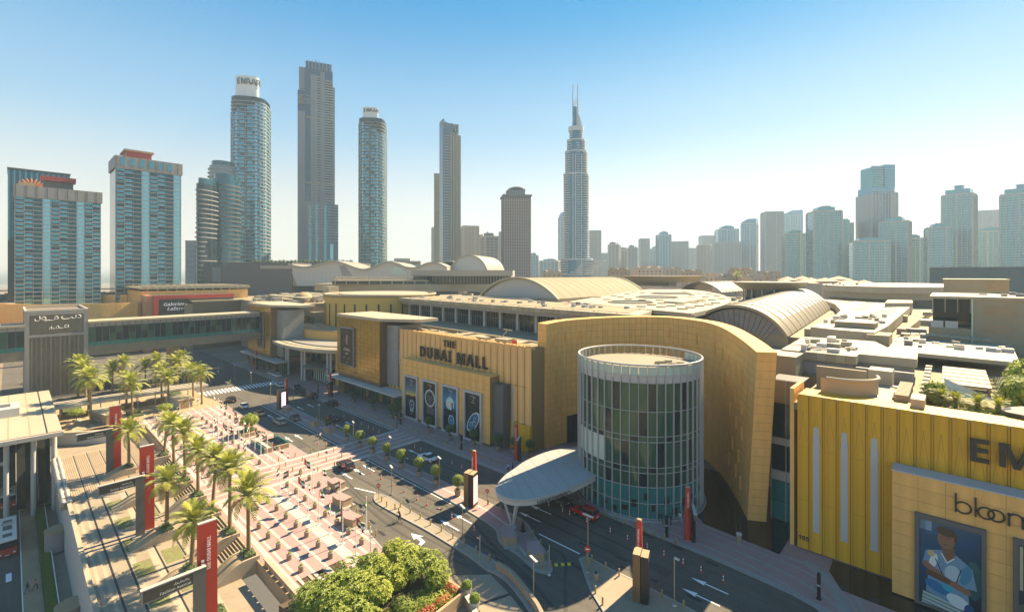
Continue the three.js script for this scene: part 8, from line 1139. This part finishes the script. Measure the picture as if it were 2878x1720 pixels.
// ---- people: one continuous mesh each
function figure(pose) {
  const J = { head: [0, 1.62, 0, 0.115], neck: [0, 1.46, 0, 0.06], chest: [0, 1.28, 0, 0.15], hip: [0, 0.95, 0, 0.14] }, s = pose === 'walk' ? 1 : 0.25, B = [];
  const bone = (a, b, ra, rb) => B.push([a, b, ra, rb]); bone([0, 1.52, 0], [0, 1.68, 0.01], 0.085, 0.1); bone([0, 1.4, 0], [0, 1.5, 0], 0.07, 0.06); bone([-0.12, 1.36, 0], [0.12, 1.36, 0], 0.1, 0.1); bone([0, 1.34, 0], [0, 0.98, 0], 0.16, 0.14); bone([0, 0.98, 0], [0, 0.9, 0], 0.15, 0.14);
  for (const d of [-1, 1]) { const k = d * 0.28 * s; bone([d * 0.09, 0.92, 0], [d * 0.1, 0.5, k * 0.7], 0.1, 0.07); bone([d * 0.1, 0.5, k * 0.7], [d * 0.1, 0.09, k * 1.1 - 0.1 * s], 0.065, 0.05); bone([d * 0.1, 0.05, k * 1.1 - 0.1 * s], [d * 0.11, 0.04, k * 1.1 - 0.1 * s + 0.16], 0.05, 0.04); const a = -k; bone([d * 0.19, 1.38, 0], [d * 0.25, 1.1, a * 0.6], 0.06, 0.05); bone([d * 0.25, 1.1, a * 0.6], [d * 0.23, 0.86, a + 0.12], 0.045, 0.035); bone([d * 0.23, 0.86, a + 0.12], [d * 0.22, 0.77, a + 0.15], 0.04, 0.03); }
  if (pose === 'ride') { B.length = 0; bone([0, 1.78, 0.25], [0, 1.92, 0.28], 0.085, 0.1); bone([-0.12, 1.6, 0.2], [0.12, 1.6, 0.2], 0.1, 0.1); bone([0, 1.62, 0.2], [0, 1.72, 0.24], 0.07, 0.06); bone([0, 1.56, 0.18], [0, 1.08, -0.1], 0.16, 0.14); for (const d of [-1, 1]) { const kn = d > 0 ? 0.8 : 0.62, ft = d > 0 ? 0.45 : 0.25; bone([d * 0.09, 1.02, -0.1], [d * 0.11, kn, 0.3], 0.1, 0.07); bone([d * 0.11, kn, 0.3], [d * 0.11, ft, 0.12], 0.065, 0.05); bone([d * 0.11, ft - 0.04, 0.1], [d * 0.11, ft - 0.05, 0.26], 0.05, 0.04); bone([d * 0.18, 1.58, 0.2], [d * 0.24, 1.34, 0.4], 0.06, 0.05); bone([d * 0.24, 1.34, 0.4], [d * 0.22, 1.2, 0.62], 0.045, 0.035); } }
  const res = 56, mc = new MarchingCubes(res, new THREE.MeshStandardMaterial(), false, false, 60000), hw = 1.02; mc.isolation = 0;
  const f = mc.field, V = (i) => ((i - res / 2) / (res / 2)) * hw;
  for (let z = 0; z < res; z++) for (let y = 0; y < res; y++) for (let x = 0; x < res; x++) { const p = [V(x), V(y) + 0.98, V(z)]; let d = 9; for (const [a, b, ra, rb] of B) { const ab = [b[0] - a[0], b[1] - a[1], b[2] - a[2]], ap = [p[0] - a[0], p[1] - a[1], p[2] - a[2]], t = Math.max(0, Math.min(1, (ap[0] * ab[0] + ap[1] * ab[1] + ap[2] * ab[2]) / (ab[0] ** 2 + ab[1] ** 2 + ab[2] ** 2))), q = Math.hypot(ap[0] - ab[0] * t, ap[1] - ab[1] * t, ap[2] - ab[2] * t) - (ra + (rb - ra) * t), h = Math.max(0.04 - Math.abs(d - q), 0) / 0.04; d = Math.min(d, q) - h * h * 0.01; } f[z * res * res + y * res + x] = -d; }
  mc.update(); const n = mc.count, pos = mc.positionArray.slice(0, n * 3), nor = mc.normalArray.slice(0, n * 3); for (let i = 0; i < n; i++) { pos[i * 3] *= hw; pos[i * 3 + 1] = pos[i * 3 + 1] * hw + 0.98; pos[i * 3 + 2] *= hw; }
  const g = new THREE.BufferGeometry(); g.setAttribute('position', new THREE.BufferAttribute(pos, 3)); g.setAttribute('uv', new THREE.BufferAttribute(new Float32Array(n * 2), 2)); g.computeVertexNormals(); return g;
}
const FIG = { walk: figure('walk'), stand: figure('stand'), ride: figure('ride') }, clothM = new THREE.MeshStandardMaterial({ roughness: 0.85, vertexColors: true });
function person(pose, x, y, z, ry, shirt, trousers, label, robe) {
  const base = FIG[pose], g = base.clone(), p = base.attributes.position, c = new Float32Array(p.count * 3), skin = [0.36, 0.21, 0.14], hair = [0.015, 0.012, 0.01], up = pose === 'ride' ? 0.2 : 0;
  for (let i = 0; i < p.count; i++) { const h = p.getY(i) - up, X = Math.abs(p.getX(i)); let k = h > 1.66 || (h > 1.56 && p.getZ(i) < -0.02 + up) ? hair : h > 1.47 ? skin : h > 0.93 && !(X > 0.2 && h < 1.12) ? shirt : h > 0.93 || (X > 0.19 && h > 0.7) ? skin : h > 0.08 ? trousers : hair; if (robe && h < 1.47) k = shirt; c.set(k, i * 3); }
  g.setAttribute('color', new THREE.BufferAttribute(c, 3)); const m = new THREE.Mesh(g, clothM); m.name = numbered('person'); m.position.set(x, y, z); m.rotation.y = ry; m.userData = { label, category: 'person' }; scene.add(m); return m;
}
person('walk', -108.6, 0.005, -49.9, -1.6, [0.75, 0.6, 0.62], [0.02, 0.02, 0.025], 'person in a pale pink shirt walking along the sunny lane'); person('walk', -102.4, 0.13, -66.8, 0.4, [0.05, 0.06, 0.12], [0.02, 0.02, 0.02], 'person in dark clothes at the mall kerb by the crossing'); person('stand', -63.6, 0.13, -67.0, 0.8, [0.35, 0.4, 0.7], [0.02, 0.02, 0.03], 'person in a light blue shirt beside the canopy tip'); person('stand', -63.0, 0.13, -67.6, 2, [0.02, 0.02, 0.025], [0.02, 0.02, 0.02], 'person in black standing next to the one in light blue');
person('walk', -33, 0.13, -69.4, 1, [0.02, 0.02, 0.02], [0.02, 0.02, 0.02], 'person in black walking past the foot of the glass cylinder'); person('stand', -31.7, 0.13, -70, 2.4, [0.025, 0.025, 0.03], [0.03, 0.03, 0.04], 'person in black nearer the red obelisk'); person('walk', -30.9, 0.13, -71.6, 4, [0.6, 0.55, 0.5], [0.3, 0.3, 0.35], 'person in pale clothes behind the red obelisk'); person('walk', -30.2, 0.13, -72.6, 3.6, [0.5, 0.12, 0.08], [0.1, 0.1, 0.12], 'person in a red top behind the red obelisk');
person('walk', -154.6, 0.13, -26, 1, [0.5, 0.35, 0.4], [0.3, 0.3, 0.35], 'person in pink, left of a pair on the far plaza'); person('walk', -152.4, 0.13, -26.2, 1.2, [0.7, 0.7, 0.72], [0.2, 0.2, 0.25], 'person in white, right of a pair on the far plaza'); person('stand', -209.5, 0.01, -55.6, 0.5, [0.7, 0.72, 0.72], [0.7, 0.7, 0.7], 'person in a long white robe on the far road', true); person('walk', -157.4, -1.4, -13.2, 1, [0.03, 0.06, 0.2], [0.02, 0.02, 0.03], 'person in dark blue below the far palms');
person('walk', -109.9, -12.86, -1.9, 3.2, [0.05, 0.05, 0.06], [0.12, 0.14, 0.35], 'person with dark top and blue bag on the lower footpath'); person('walk', -110, -12.86, -2.8, 3, [0.6, 0.2, 0.2], [0.1, 0.1, 0.1], 'person with a red top on the lower footpath'); person('walk', -161.5, -12.86, -2.2, 0.4, [0.5, 0.45, 0.45], [0.03, 0.03, 0.03], 'person in a light top alone on the lower footpath'); person('stand', -149.8, -12.86, -3.3, 1, [0.03, 0.03, 0.04], [0.03, 0.03, 0.03], 'person in black by the long hedge'); person('walk', -171.6, -12.86, -3.2, 1, [0.6, 0.2, 0.04], [0.03, 0.03, 0.03], 'person in orange at the far end of the lower footpath'); person('walk', -177, -12.98, 0.7, 1, [0.04, 0.1, 0.45], [0.03, 0.03, 0.06], 'person in blue near the second bus'); person('walk', -186, 0.01, -53, 1.4, [0.1, 0.35, 0.06], [0.05, 0.05, 0.05], 'person in a green vest on the zebra crossing');
person('ride', -63.4, 0.005, -41.9, -1.5, [0.03, 0.03, 0.04], [0.02, 0.02, 0.025], 'cyclist in dark clothes riding the slip road');
{ const t = thing('bicycle', 'dark bicycle ridden on the slip road', 'bicycle', [-63.4, 0.005, -41.9], -1.5), w = new THREE.TorusGeometry(0.33, 0.025, 6, 24).rotateY(Math.PI / 2); for (const z of [-0.52, 0.52]) { const q = part(t, 'wheel', w, M.tyre, [0, 0.345, z]); part(q, 'hub', cyl(0.03, 0.03, 0.1, 0, -0.05, 0, 8).rotateZ(Math.PI / 2), M.steel); } const fr = [[[0, 0.34, -0.52], [0, 0.36, -0.08]], [[0, 0.36, -0.08], [0, 0.9, -0.15]], [[0, 0.36, -0.08], [0, 0.8, 0.4]], [[0, 0.82, -0.14], [0, 0.86, 0.38]], [[0, 0.34, -0.52], [0, 0.82, -0.14]], [[0, 0.345, 0.52], [0, 1.0, 0.38]]]; part(t, 'frame', merge(fr.map(([a, b]) => rod(a, b, 0.022, 6))), M.black); part(t, 'handlebar', rod([-0.25, 1.06, 0.42], [0.25, 1.06, 0.42], 0.018), M.black); part(t, 'saddle', boxg(0.14, 0.06, 0.26, 0, 0.94, -0.16), M.black); part(t, 'crank', rod([-0.12, 0.3, -0.02], [0.12, 0.42, -0.12], 0.018), M.steel); }

scene.traverse((o) => { if (o.isMesh) { o.castShadow = true; o.receiveShadow = true; } });
renderer.render(scene, camera);
